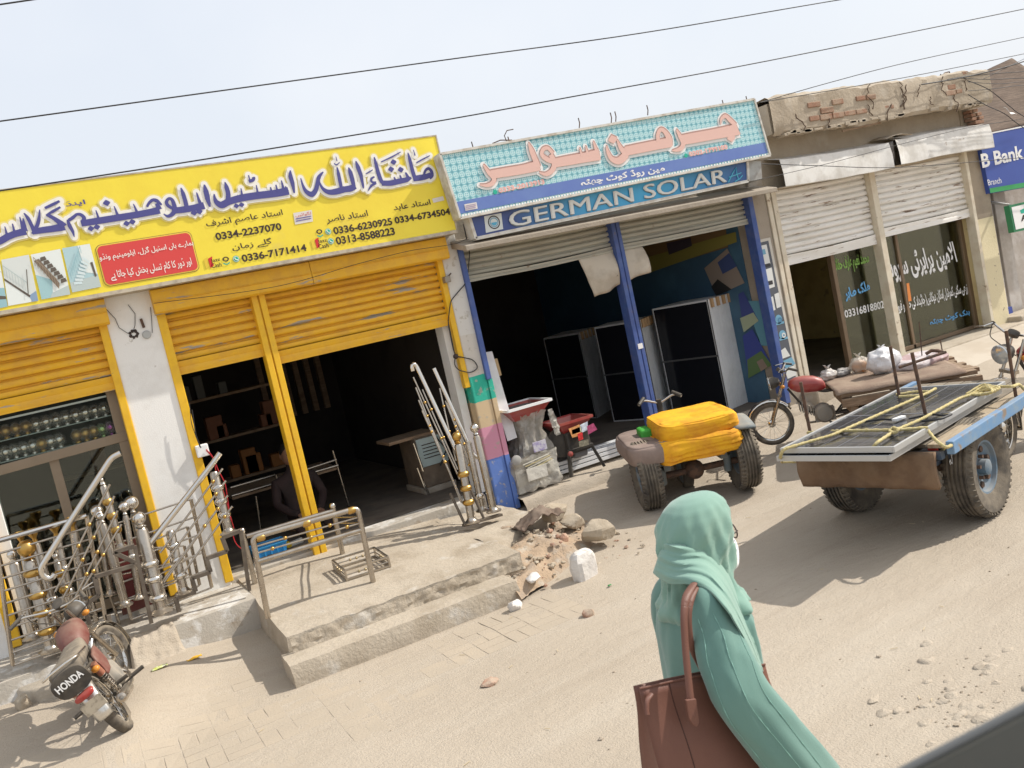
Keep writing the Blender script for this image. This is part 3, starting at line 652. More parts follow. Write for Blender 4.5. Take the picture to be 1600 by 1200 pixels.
# equipment strip on the pillar
st = thing('poster_strip', 'narrow printed strip of inverters, pumps and motors on the pillar', 'poster', (7.33, F-.02, .6))
def strip(px4, c, lift, name='picture'): return panel(name, px4, F-.02, c, st, lift)
strip([(1181, 376), (1203, 371), (1247, 592), (1228, 598)], col((.55, .52, .46), .6), .004, 'frame')
strip([(1184, 380), (1200, 376), (1243, 590), (1228, 596)], col((.09, .10, .12), .5), .006, 'background')
sw = col((.66, .67, .65), .5); sbl = col((.16, .36, .50), .5); sk = col((.03, .03, .035), .5)
for q, c in (([(1184, 385), (1197, 382), (1203, 412), (1189, 416)], sw), ([(1190, 423), (1205, 418), (1210, 448), (1196, 453)], sw), ([(1200, 466), (1207, 463), (1211, 484), (1205, 487)], sw), ([(1209, 460), (1216, 457), (1220, 479), (1213, 482)], sw),
             ([(1219, 548), (1226, 543), (1234, 556), (1221, 561)], sw), ([(1223, 564), (1236, 558), (1242, 568), (1227, 576)], sbl), ([(1225, 576), (1240, 571), (1244, 586), (1230, 592)], sw)): strip(q, c, .008)
for q, c in (([(1187, 391), (1194, 389), (1196, 397), (1189, 399)], sbl), ([(1197, 440), (1206, 438), (1207, 444), (1199, 446)], sk), ([(1191, 414), (1202, 411), (1203, 416), (1192, 419)], sk)): strip(q, c, .010)
for q in ((1216, 499), (1222, 523)):
    c = aty(*q, F-.02); disc(MB(), c, .052, .008, F-.02).build('picture', sbl, st); disc(MB(), c+V((.015, 0, -.01)), .03, .010, F-.02, .014).build('picture', sw if q[0] == 1222 else col((.08, .22, .36), .5), st)
    MB().poly([(c.x-.06, F-.028, c.z-.06), (c.x+.07, F-.028, c.z-.06), (c.x+.07, F-.028, c.z-.035), (c.x-.06, F-.028, c.z-.035)]).build('picture', sbl, st)

# ---------------------------------------------------------------- upper flex sign
Yg = F-.36
g1 = thing('signboard', 'pale turquoise patterned signboard with pink Urdu lettering above a blue band', 'signboard', (5.5, Yg, 3.0))
q = [aty(*p, Yg) for p in ((687, 241), (1178, 155), (1203, 243), (719, 341))]
def tilepat():
    m = bpy.data.materials.new('tile_pattern_print'); m.use_nodes = True; t = m.node_tree; N = t.nodes; L = t.links; p = N['Principled BSDF']; p.inputs['Roughness'].default_value = .45
    tc = N.new('ShaderNodeTexCoord'); mp = N.new('ShaderNodeMapping'); mp.inputs['Rotation'].default_value = (0, R_(0), 0); mp.inputs['Scale'].default_value = (1, 0, 1); L.new(tc.outputs['Object'], mp.inputs[0])
    def M2(op, a, b=None):
        x = N.new('ShaderNodeMath'); x.operation = op
        for i, v in enumerate((a, b)):
            if v is None: continue
            if isinstance(v, (int, float)): x.inputs[i].default_value = v
            else: L.new(v, x.inputs[i])
        return x.outputs[0]
    sp = N.new('ShaderNodeSeparateXYZ'); L.new(mp.outputs[0], sp.inputs[0])
    P_ = .062
    fx = M2('SUBTRACT', M2('FRACT', M2('DIVIDE', sp.outputs[0], P_)), .5); fz = M2('SUBTRACT', M2('FRACT', M2('DIVIDE', sp.outputs[2], P_)), .5)
    r = M2('SQRT', M2('ADD', M2('MULTIPLY', fx, fx), M2('MULTIPLY', fz, fz)))
    ring = M2('LESS_THAN', M2('ABSOLUTE', M2('SUBTRACT', r, .36)), .06)
    crs = M2('LESS_THAN', M2('MINIMUM', M2('ABSOLUTE', fx), M2('ABSOLUTE', fz)), .06)
    crs = M2('MULTIPLY', crs, M2('LESS_THAN', r, .34)); corner = M2('GREATER_THAN', r, .56)
    f = M2('MAXIMUM', ring, crs)
    def mix(fc, a, b):
        x = N.new('ShaderNodeMix'); x.data_type = 'RGBA'; L.new(fc, x.inputs[0])
        for i, v in ((6, a), (7, b)):
            if isinstance(v, tuple): x.inputs[i].default_value = (*v, 1)
            else: L.new(v, x.inputs[i])
        return x.outputs[2]
    c = mix(f, (.22, .50, .56), (.52, .72, .74)); c = mix(corner, c, (.13, .33, .40)); L.new(c, p.inputs['Base Color']); return m
MB().prism(q, (0, .13, 0)).build('board', tilepat(), g1)
mb = MB()
for i in range(4):
    a, b = q[i], q[(i+1) % 4]; mb.bar(a+V((0, .06, 0)), b+V((0, .06, 0)), .145, .022, (0, 0, 1))
mb.build('frame', col((.62, .60, .55), .6, c2=(.45, .40, .33), sc=9), g1)
panel('blue_band', [(711, 316), (1195, 222.5), (1199.5, 239), (717.5, 334.5)], Yg, col((.12, .19, .48), .5, c2=(.14, .22, .50), sc=2), g1, .003)
mb = MB()
for k in range(110):
    u = k/109; a = aty(719+u*(1200-719), 337.6+u*(241-337.6), Yg); mb.add([(a.x-.010, Yg-.004, a.z-.010), (a.x+.010, Yg-.004, a.z-.010), (a.x+.010, Yg-.004, a.z+.010), (a.x-.010, Yg-.004, a.z+.010)], [(0, 1, 2, 3)])
tag(mb.build('band_edging', K['white'], g1), kind='stuff')
def diaC(x, y, s): return [(x-s*.75, y+s*.2, s*.2), (x, y, s*1.5), (x+s*.75, y-s*.2, s*.2)]
TC = [[(1436, 92, 6), (1438, 62, 14), (1462, 44, 20), (1490, 68, 26), (1522, 98, 22)], [(1532, 112, 70), (1500, 126, 54), (1380, 150, 50), (1280, 168, 50), (1206, 182, 46)], diaC(1495, 166, 30),
      [(1184, 120, 8), (1204, 158, 26), (1222, 195, 30), (1215, 222, 26), (1190, 236, 18), (1158, 240, 4)], [(1148, 214, 30), (1142, 172, 38), (1116, 130, 24), (1092, 122, 20), (1078, 152, 22), (1082, 190, 26)],
      [(1150, 192, 52), (1080, 206, 48), (980, 226, 48), (896, 243, 46)], [(902, 226, 30), (892, 268, 44), (856, 298, 38), (818, 288, 28), (796, 252, 22), (786, 214, 6)], [(846, 178, 6), (866, 222, 26), (884, 245, 34)], diaC(822, 176, 32),
      [(748, 262, 60), (660, 280, 52), (560, 298, 50), (484, 312, 46)], [(712, 188, 8), (736, 258, 28)], [(668, 214, 6), (682, 268, 22)], [(634, 224, 6), (648, 274, 18)],
      [(484, 258, 22), (454, 226, 20), (426, 234, 22), (420, 264, 24), (446, 288, 28), (480, 300, 30)], [(470, 262, 30), (490, 308, 34), (480, 350, 30), (444, 374, 22), (404, 364, 5)],
      [(344, 196, 6), (362, 242, 32), (386, 302, 36), (402, 336, 30)], [(404, 324, 58), (320, 345, 50), (220, 362, 50), (132, 376, 46)], [(88, 320, 8), (118, 364, 26), (148, 398, 30), (138, 426, 28), (104, 438, 18), (66, 434, 4)]]
mPk = col((.72, .47, .41), .5)
strokes('title_outline', TC, fC, Yg, K['white'], g1, grow=.022, lift=.004)
strokes('title_shading', TC, lambda x, y: fC(x+2, y-6), Yg, col((.45, .27, .23), .5), g1, grow=.002, lift=.009, wsc=.92)
strokes('title_lettering', TC, fC, Yg, mPk, g1, lift=.014, wsc=.86)
def lettering3(name, body, ll, lr, ul, Y, m, parent, bold=0.0, lift=.004, shear=0.0):
    if any(ord(c) > 0x5FF for c in body): body = urdu(body)
    vs, fs = glyphs(body, bold, shear); a, b, c = aty(*ll, Y), aty(*lr, Y), aty(*ul, Y)
    x0 = min(v[0] for v in vs); x1 = max(v[0] for v in vs); y0 = min(v[1] for v in vs); y1 = max(v[1] for v in vs); mb = MB()
    for v in vs:
        p = a+(b-a)*((v[0]-x0)/(x1-x0))+(c-a)*((v[1]-y0)/(y1-y0)); mb.v.append(V((p.x, Y-lift-.0006*v[2], p.z)))
    mb.f = fs; return mb.build(name, m, parent, fix=False)
lettering3('address_lettering', 'مین روڈ کوٹ چھٹہ', (909, 294), (1040, 270), (905, 280), Yg, K['white'], g1, .03)
for b, ll, lr, ul in (('0302-1799100', (1077.5, 245), (1137, 233), (1075, 237.5)), ('0333-2013913', (779.5, 302), (851, 287.5), (777.5, 294))):
    lettering3('phone_outline', b, ll, lr, ul, Yg, K['white'], g1, .09, .004); lettering3('phone_number', b, ll, lr, ul, Yg, col((.80, .40, .36), .5), g1, .02, .007)
    c = aty(ll[0]-6, ll[1]-2, Yg); disc(MB(), c, .022, .004, Yg).build('chat_icon', gW, g1)
panel('sticker', [(725, 319.5), (744, 316), (746, 326), (727, 329.5)], Yg, stm, g1, .006)
for k in range(3): panel('sticker_line', [(727, 321.5+2.6*k), (743, 318.4+2.6*k), (743, 319.4+2.6*k), (727, 322.5+2.6*k)], Yg, col((.3, .2, .4), .6), g1, .008)
# ---------------------------------------------------------------- lower fascia sign
Yl = F-.30
g2 = thing('fascia_sign', 'narrow blue fascia sign with raised silver letters GERMAN SOLAR under the turquoise board', 'signboard', (5.5, Yl, 2.8))
q = [aty(*p, Yl) for p in ((732, 337), (1167, 250), (1168.5, 283), (743, 373))]
def gradblue():
    m = bpy.data.materials.new('blue_gradient_print'); m.use_nodes = True; t = m.node_tree; N = t.nodes; L = t.links; p = N['Principled BSDF']; p.inputs['Roughness'].default_value = .4
    tc = N.new('ShaderNodeTexCoord'); sp = N.new('ShaderNodeSeparateXYZ'); L.new(tc.outputs['Generated'], sp.inputs[0]); r = N.new('ShaderNodeValToRGB'); e = r.color_ramp.elements
    for i, (x, c) in enumerate(((.12, (.045, .075, .24)), (.36, (.06, .33, .58)), (.62, (.05, .36, .62)), (.97, (.035, .10, .28)))):
        if i > 1: e.new(x)
        e[i].position = x; e[i].color = (*c, 1)
    L.new(sp.outputs[0], r.inputs[0]); L.new(r.outputs[0], p.inputs['Base Color']); return m
MB().prism(q, (0, .12, 0)).build('board', gradblue(), g2)
mb = MB()
for i in range(4): a, b = q[i], q[(i+1) % 4]; mb.bar(a+V((0, .05, 0)), b+V((0, .05, 0)), .13, .03, (0, 0, 1))
mb.build('frame', col((.62, .61, .57), .5, c2=(.50, .46, .40), sc=10), g2)
eq = [aty(*p, Yl) for p in ((1169, 250), (1189, 252), (1191, 280), (1170, 283))]; MB().prism(eq, (0, .25, 0)).build('end_panel', mat('grey_sheet_metal', (.40, .41, .40), .5, .3, c2=(.30, .29, .27), sc=8), g2)
lettering3('sign_lettering', 'GERMAN SOLAR', (797, 357.5), (1134.5, 285.5), (793.5, 334), Yl, col((.20, .24, .28), .5), g2, .0, .004)  # dark offset copy: shadow of the raised letters put in as colour
lettering3('sign_lettering', 'GERMAN SOLAR', (796, 356), (1133.5, 284.3), (792.6, 332.6), Yl, col((.66, .67, .64), .4), g2, .0, .012)
lettering3('sign_lettering', 'GERMAN SOLAR', (797.3, 355.9), (1134.8, 284.2), (793.9, 332.5), Yl, col((.66, .67, .64), .4), g2, .0, .016)
panel('logo_panel', [(756, 338), (783, 333), (786, 358), (759, 364)], Yl, col((.62, .66, .66), .5), g2, .004)
c = aty(771.5, 347.5, Yl)
for r, r0, m_ in ((.062, .052, sk), (.044, .036, col((.15, .35, .5), .5))): disc(MB(), c, r, .006, Yl, r0).build('logo_ring', m_, g2)
disc(MB(), c, .03, .006, Yl, 0, R_(180), R_(360)).build('logo_mark', col((.1, .4, .6), .5), g2)
mb = MB()
for P in ([(1138, 285), (1145, 270), (1150, 262), (1151, 272), (1154, 281)], [(1139, 277), (1148, 274), (1158, 270)], [(1148, 284), (1156, 279), (1160, 274)]): mb.tube([aty(*p, Yl-.006) for p in P], .006, 5)
mb.build('signature_mark', col((.10, .45, .62), .5), g2)

# ================================================================ PROPERTY SHOP
ps = thing('shop_building', 'old cement property office with crumbling brick parapet and rusty white shutters', 'building', (9.3, F, 0))
ZP = .40; PX0, PX1 = 7.57, 11.02
khaki = mat('khaki_wall', (.42, .33, .19), .85, c2=(.24, .18, .10), sc=2)
room(ps, PX0, PX1, F+.30, F+4.5, ZP, 2.95, khaki, K['darkfloor'], left=khaki, right=K['cream'])
def plas():
    m = mat('cracked_render', (.44, .375, .29), .93, c2=(.36, .30, .225), sc=2.0, lo=.4, hi=.7, bump=.6, bsc=14, c3=(.46, .41, .34), sc3=3, lo3=.55, hi3=.7)
    return m
rend = plas()
# wall front, sunlit above; parapet slab overhangs
MB().box(7.44, 11.24, F+.02, F+.30, 2.70, 3.36).build('front_wall', rend, ps, bevel=.01)
mb = MB()
def par(u, v):
    i = int(round(v*8)); w = [(F-.28, 3.26), (F-.32, 3.30), (F-.32, 3.42), (F-.32, 3.54), (F-.32, 3.66), (F-.28, 3.70), (F-.0, 3.69), (F+.28, 3.66), (F+.28, 3.3)][i]
    x = 7.46+u*3.80; nz_ = noise.noise(V((x*5, i*.9, 2)))
    sagz = -.035*math.exp(-((x-8.9)/.5)**2) if i < 3 else 0
    return (x, w[0]+.018*nz_, w[1]+(.03 if 3 < i < 7 else .018)*noise.noise(V((x*7, i*.4, 9)))+sagz+(.02*noise.noise(V((x*2, 0, 4))) if i > 3 else 0))
mb.grid(par, 90, 8); n0 = len(mb.v)
mb.box(7.47, 11.25, F-.27, F+.27, 3.29, 3.62)
parapet = mb.build('parapet', rend, ps, smooth=35)
# exposed bricks where the render has fallen away
brick = [mat('old_brick', (.32, .155, .10), .9, c2=(.25, .115, .07), sc=12, dust=.5, bump=.3), mat('dusty_brick', (.36, .22, .155), .9, c2=(.28, .12, .07), sc=10, dust=.7, bump=.3)]
spans = {0: (7.98, 9.35), 1: (8.0, 9.05), 2: (8.0, 9.2), 3: (8.05, 8.35), 10: (10.36, 10.62), 11: (10.2, 10.55), 12: (10.42, 10.75), 13: (10.55, 10.8)}
for k, (a, b) in spans.items():
    z = 3.36+.075*k if k < 9 else 3.43+.07*(k-10); x = a+rnd.uniform(0, .05)
    while x < b:
        l = rnd.uniform(.16, .22)
        if rnd.random() < (.85 if k in (0, 11) else .42):
            MB().box(x, min(x+l-.015, b+.05), F-.326+rnd.uniform(-.012, .008), F-.26, z+.022*noise.noise(V((x*2, 0, 4))), z+.055).build('exposed_brick', brick[rnd.random() < .5], parapet, bevel=.006)
        x += l
# cracks: thin dark grooves standing in the render
crk = col((.10, .065, .045), .9)
for x, z, n_, s in ((9.05, 3.68, 9, 1), (9.55, 3.66, 10, 2), (9.66, 3.62, 9, 3), (10.34, 3.66, 8, 4), (10.72, 3.62, 7, 5), (8.95, 3.45, 5, 6), (9.35, 3.42, 5, 7), (10.5, 3.42, 6, 8), (7.8, 3.46, 6, 9), (10.05, 3.44, 5, 10), (8.3, 3.36, 4, 11), (9.9, 3.6, 5, 12)):
    P = [V((x, F-.338, z))]; rr = random.Random(s)
    for k in range(n_): P.append(P[-1]+V((rr.uniform(-.05, .05), rr.uniform(-.002, .002), rr.uniform(-.045, -.012))))
    MB().tube(P, [.004+.004*rr.random() for _ in P], 5).build('crack', crk, parapet)
mb = MB(); rr = random.Random(4)
for k in range(46): x = rr.uniform(7.55, 11.1); z = 3.27+rr.uniform(-.012, .02); mb.box(x, x+rr.uniform(.04, .16), F-.335, F-.25+rr.uniform(0, .06), z-.02, z+rr.uniform(.005, .02))
tag(mb.build('broken_edge', rend, parapet, bevel=.006), kind='stuff')
MB().bar(aty(1316, 205, F-.28), aty(1375, 192, F-.28), .02, .02).build('wood_batten', K['wood'], ps)
for k in range(9): x = 11.06+rnd.uniform(0, .16); MB().box(x, x+.09, F-.12-.002*k, F-.01, 3.20-.05*(k % 4), 3.24-.05*(k % 4)).build('exposed_brick', brick[0], ps, bevel=.005)
for P in ([(1370, 142), (1374, 130), (1386, 128), (1400, 136)], [(1466, 126), (1476, 114), (1483, 112), (1486, 120)], [(1466, 128), (1470, 116)], [(1345, 142), (1354, 138), (1363, 141)]):
    MB().tube([aty(*p, F-.1) for p in P], .008, 6).build('rebar_stub', K['rust'], ps, smooth=60)
# shutter box of white sheet metal, split and torn at the middle
ws = mat('white_sheet_metal', (.76, .75, .72), .55, c2=(.58, .56, .52), sc=4, c3=(.33, .24, .17), sc3=5, lo3=.66, hi3=.72, dust=.15)
mb = MB()
for a, b, s in ((7.55, 9.30, 0), (9.42, 11.24, 1)):
    def bx(u, v, a=a, b=b, s=s):
        i = int(round(v*6)); w = [(F+.02, 2.72), (F-.245, 2.70), (F-.25, 2.705), (F-.25, 2.86), (F-.225, 3.0), (F-.22, 3.005), (F+.02, 3.06)][i]; x = a+u*(b-a)
        e = math.exp(-((u-(1 if s == 0 else 0))/.05)**2)*.025 if 0 < i < 6 else 0
        return (x, w[0]-e+.006*noise.noise(V((x*3, i, 0))), w[1]+.01*noise.noise(V((x*2.2, 0, s)))+(.02*math.sin(u*3) if s else -.02*math.sin(u*2)))
    mb.grid(bx, 24, 6)
mb.build('shutter_box', ws, ps, smooth=20)
MB().grid(lambda u, v: (9.31+u*.10+.02*math.sin(v*7), F-.20-.03*math.sin(u*5+v*4), 2.73+v*.27), 4, 8).build('torn_sheet', col((.16, .15, .14), .6, c2=(.3, .28, .26), sc=20), ps, smooth=50, solid=.004)
MB().grid(lambda u, v: (9.26+u*.45, F-.27+v*.26+.01*math.sin(u*4), 3.035+.03*math.sin(u*3.2)+v*.03), 8, 3).build('bent_flap', col((.50, .45, .37), .6, c2=(.35, .28, .2), sc=8), ps, smooth=50, solid=.004)
rws = mat('rusty_white_shutter', (.82, .80, .76), .6, c2=(.72, .69, .63), sc=3, stretch=(.3, 1, 2), c3=(.27, .19, .14), sc3=5, lo3=.60, hi3=.65, st3=(.6, 1, 7), dust=.12)
shutter(ps, 7.60, 9.135, 1.84, 2.72, rws, pitch=.07, rail=.11, seed=11, sag=.012)
shutter(ps, 9.235, 10.93, 1.90, 2.72, rws, pitch=.07, rail=.10, seed=12, sag=.006)
creamw = mat('worn_cream_paint', (.66, .60, .48), .7, c2=(.58, .50, .38), sc=6, c3=(.30, .23, .16), sc3=9, lo3=.64, hi3=.7, dust=.1)
for x0, x1, z0 in ((7.45, 7.51, .38), (7.53, 7.60, .38), (9.14, 9.235, .40), (10.93, 10.99, .40)): MB().box(x0, x1, F-.03, F+.10, z0, 2.74).build('guide_rail', creamw, ps, bevel=.006)
def twotone():
    m = mat('cream_and_render', (.36, .30, .225), .9, c2=(.30, .25, .19), sc=3, bump=.25, bsc=40); t = m.node_tree; N = t.nodes; L = t.links; p = N['Principled BSDF']; old = p.inputs['Base Color'].links[0].from_socket
    tc = N.new('ShaderNodeTexCoord'); sp = N.new('ShaderNodeSeparateXYZ'); L.new(tc.outputs['Object'], sp.inputs[0])
    lt = N.new('ShaderNodeMath'); lt.operation = 'LESS_THAN'; lt.inputs[1].default_value = 1.83; L.new(sp.outputs[2], lt.inputs[0])
    n = N.new('ShaderNodeTexNoise'); n.inputs['Scale'].default_value = 6; n.inputs['Detail'].default_value = 8; L.new(tc.outputs['Object'], n.inputs[0]); g = N.new('ShaderNodeMath'); g.operation = 'LESS_THAN'; g.inputs[1].default_value = .64; L.new(n.outputs[0], g.inputs[0])
    ml = N.new('ShaderNodeMath'); ml.operation = 'MULTIPLY'; L.new(lt.outputs[0], ml.inputs[0]); L.new(g.outputs[0], ml.inputs[1])
    mx = N.new('ShaderNodeMix'); mx.data_type = 'RGBA'; L.new(ml.outputs[0], mx.inputs[0]); L.new(old, mx.inputs[6]); mx.inputs[7].default_value = (.68, .60, .40, 1); L.new(mx.outputs[2], p.inputs['Base Color']); return m
mb = MB(); mb.box(11.02, 11.36, F+.0, F+.35, .2, 3.36); mb.build('pillar', twotone(), ps, bevel=.015)
MB().box(7.44, 11.5, F-.25, F+.295, .05, ZP-.01).build('threshold', K['concrete'], ps, bevel=.02)
# glazed front set back behind the shutters
yg_ = F+.24
gx = [aty(x, y, yg_).x for x, y in ((1313, 490), (1412, 465), (1519, 435))]; gx[2] = min(gx[2], 10.96)
mb = MB()
for x, w, d in ((gx[0], .06, .07), (gx[1]+.02, .045, .06), (gx[2], .07, .08)): mb.box(x-w/2, x+w/2, yg_-d/2, yg_+d/2, ZP, 2.9)
mb.box(gx[0], gx[2], yg_-.03, yg_+.03, ZP, ZP+.05); gf = mb.build('window_frame', mat('brown_aluminium', (.20, .14, .09), .45, .4, dust=.1), ps, bevel=.004)
MB().box(gx[0], gx[2], yg_-.006, yg_+.002, ZP+.05, 2.9).build('pane', K['tint'], gf)
yw = yg_-.007
lettering3('window_lettering', 'الامین پراپرٹی سروس', (1384, 449), (1499, 421), (1372, 402), yw, K['white'], gf, .03, .002)
lettering3('window_lettering', 'محمد نعیم عارف حقانی', (1304, 433), (1360, 419), (1299, 405), yw, col((.25, .48, .10), .5), gf, .025, .002)
lettering3('window_lettering', 'ملک طاہر', (1322, 472), (1361, 457), (1317, 452), yw, col((.15, .42, .72), .5), gf, .04, .002)
lettering3('window_lettering', '03316818802', (1320.5, 497), (1382, 481), (1318.5, 485), yw, K['white'], gf, .02, .002)
lettering3('window_lettering', 'زرعی سکنی کمرشل (مکان دوکانیں) جائیداد کی خرید و فروخت مرکز', (1386, 496), (1513, 460), (1382, 475), yw, K['white'], gf, .02, .002)
lettering3('window_lettering', 'بنک کوٹ چھٹہ', (1454, 511), (1516, 494), (1452, 499), yw, col((.12, .36, .66), .5), gf, .03, .002)
panel('tape_strip', [(1416, 443), (1420, 442), (1424, 470), (1419, 471)], yg_-.03, col((.75, .25, .06), .6), gf, .004)
MB().box(10.992, 11.018, F+.0, F+.295, ZP, 2.9).build('side_panel', K['cream'], ps)
MB().box(PX0+.2, gx[0]-.9, F+2.6, F+3.6, ZP, .95).build('counter', khaki, ps)
# the paved forecourt in front of this shop
mb = MB(); mb.grid(lambda u, v: (8.2+u*5.6, F-.95+.10*noise.noise(V((u*8, 0, 3)))*(1-v)+v*.72, gz(8.2+u*5.6, F-.95+v*.72)+.006-.03*(v < .01)), 80, 5)
fc = mb.build('pavement', mat('pale_cement_floor', (.50, .44, .36), .92, c2=(.45, .385, .305), sc=2, bump=.15, bsc=60), smooth=60); tag(fc, kind='structure')

# ================================================================ BANK
bk = thing('bank_building', 'bank branch with blue sign and brown sheet roof beyond the cement property office', 'building', (12.5, F, 0))
marble = mat('grey_marble', (.42, .38, .34), .4, c2=(.52, .49, .46), sc=5, c3=(.32, .28, .25), sc3=2)
MB().box(11.42, 18, F+.9, F+4, .1, 2.7).build('wall', marble, bk)
MB().box(11.46, 11.66, F+.2, F+.9, .3, 2.4).build('column', marble, bk, bevel=.01)
MB().box(11.86, 12.12, F+.3, F+.9, .3, 2.4).build('column', marble, bk, bevel=.01)
MB().box(11.66, 11.86, F+.86, F+.895, .5, 2.2).build('door', col((.12, .10, .09), .4), bk)
MB().box(11.52, 11.66, F+.15, F+.196, .35, .55).build('painted_panel', col((.05, .08, .32), .5), bk)
MB().box(11.3, 18, F-.2, F+.2, .1, .46).build('step', K['concrete'], bk, bevel=.02)
a, b, c_, d_ = aty(1512, 172, F+.5), aty(1700, 78, F+.5), aty(1700, 172, F+.02), aty(1520, 216, F+.02)
def rf(u, v): lo = d_+(c_-d_)*u; hi = a+(b-a)*u+V((0, 1.2, .25)); p = lo+(hi-lo)*v; return (p.x, p.y, p.z+.012*noise.noise(V((u*9, v*14, 1))))
mb = MB(); mb.grid(rf, 30, 24); mb.build('roof', mat('weathered_brown_sheet', (.085, .054, .035), .9, c2=(.14, .095, .065), sc=4, stretch=(1, 4, 12), bump=.4, bsc=20), bk, smooth=40, solid=.05)
Yb = F-.06
bs = thing('bank_sign', 'blue bank sign with white lettering and green lower edge', 'signboard', (12, Yb, 2.1))
q = [aty(*p, Yb) for p in ((1529, 211), (1720, 172), (1738, 270), (1547, 302))]; MB().prism(q, (0, .12, 0)).build('board', col((.045, .085, .34), .45, c2=(.05, .10, .37), sc=2), bs)
panel('green_edge', [(1545.6, 294.5), (1736, 262), (1738, 269.6), (1547, 301.6)], Yb, col((.04, .32, .10), .5), bs, .004)
panel('top_edge', [(1529, 211), (1720, 172), (1720.3, 174), (1529.4, 213)], Yb, K['white'], bs, .005)
lettering3('sign_lettering', 'B Bank Ltd', (1535, 263), (1632, 240), (1531.5, 241), Yb, K['white'], bs, .03, .004)
lettering3('sign_lettering', 'Branch', (1544, 290), (1565, 286), (1542, 281), Yb, K['white'], bs, .0, .004)
Ya = F-.25
at_ = thing('wall_sign', 'small white sign with green frame and landscape emblem projecting beside the bank door', 'sign', (12.1, Ya, 1.8))
q = [aty(*p, Ya) for p in ((1577, 321), (1630, 309), (1638, 352), (1585, 363))]; MB().prism(q, (0, .08, 0)).build('frame', col((.03, .20, .09), .5), at_)
panel('face', [(1580, 324), (1627, 313), (1634, 348), (1587, 359)], Ya, K['white'], at_, .004)
panel('emblem', [(1593, 329), (1606, 322), (1622, 322), (1623, 327), (1595, 334)], Ya, gW, at_, .006)
lettering3('sign_lettering', 'ATM', (1595, 346), (1625, 339), (1593, 337), Ya, K['ink'], at_, .03, .006)
MB().bar((q[0].x+.1, Ya+.06, q[0].z), (q[0].x+.2, F+.9, q[0].z+.35), .03, .03).build('bracket', K['alu'], at_)
# ================================================================ PLATFORM, STEPS, LEDGES, RUBBLE
pf = thing('concrete_platform', 'grey concrete shop platform with two broad dusty steps', 'platform', (1.8, 6.5, 0))
def slabtop(x, y):
    return lerp(y, [6.14, 7.15, F], [.25, .305, .355]) - .06*sst((x-1.6)/1.7)*sst((y-6.4)/.8)
def rough(mb, x0, x1, y0, y1, top, zb, nu=50, seed=0, edge=.012, slant=0.0):
    """a worn slab: top surface, chipped front edge, side faces"""
    def fn(u, v):
        x = x0+u*(x1-x0); i = v*10
        if i < 3:       # front face
            y = y0-slant*(1-i/3)+edge*noise.noise(V((x*6, i*1.3, seed))); z = zb+(top(x, y0)-.02-zb)*i/3+edge*noise.noise(V((x*9, i, seed+5)))
        elif i < 4.5: y = y0+.018+edge*.8*noise.noise(V((x*8, 3, seed))); z = top(x, y0)-.003+edge*.5*noise.noise(V((x*10, 2, seed)))
        else: t = (i-4)/6; y = y0+.02+t*(y1-y0-.02); z = top(x, y)+.004*noise.noise(V((x*3, y*3, seed)))
        return (x+(edge*1.5*noise.noise(V((y*7, z*8, seed+2))) if u in (0, 1) else 0), y, z)
    b = len(mb.v); mb.grid(fn, nu, 10)
    for u in (0, nu): # ends
        ring = [b+u*11+j for j in range(11)]; n = len(mb.v); mb.v.append(V((mb.v[ring[-1]].x, y1, zb))); mb.f.append(tuple(ring)+(n,))
    return mb
m1 = rough(MB(), .94, 2.78, 6.14, F+.02, slabtop, .0, 60, 1, .022)
m1.build('upper_step', K['concrete'], pf, smooth=40)
MB().grid(lambda u, v: (2.72+u*.80-.10*v*u, [6.45+.45*u, F-.02][int(v > .5)] if v in (0, 1) else 6.45+.45*u+v*(F-.02-6.45-.45*u), (slabtop(2.85, 6.4+v*1.3)*(1-u*.5)+.09*u if v > .05 else .05)+.02*noise.noise(V((u*6, v*6, 0)))), 14, 16).build('ramp', K['concrete'], pf, smooth=50)
MB().grid(lambda u, v: (.955+u*1.80, 6.106+.016*noise.noise(V((u*22, v*2, 3)))+.012*noise.noise(V((u*60, v*5, 8)))-.012*(1-v), .14+v*(slabtop(.955+u*1.80, 6.14)-.142+.014*noise.noise(V((u*30, 0, 5))))), 90, 6).build('riser', K['concrete'], pf, smooth=40)
m2 = rough(MB(), .88, 2.58, 5.86, 6.16, lambda x, y: .147, -.03, 50, 8, .010)
m2.build('lower_step', K['concrete'], pf, smooth=40)
ld = thing('concrete_ledge', 'long limewashed concrete ledge under the steel railings with crumbling lower kerb', 'ledge', (-.3, 7.2, 0))
lt = lambda x, y: lerp(x, [-2, .95], [.335, .31])+.02*sst((y-7.2)/.5)
rough(MB(), -2.4, .955, 7.17, F+.02, lt, .0, 60, 4, .014, .02).build('upper_ledge', K['whitewash'], ld, smooth=40)
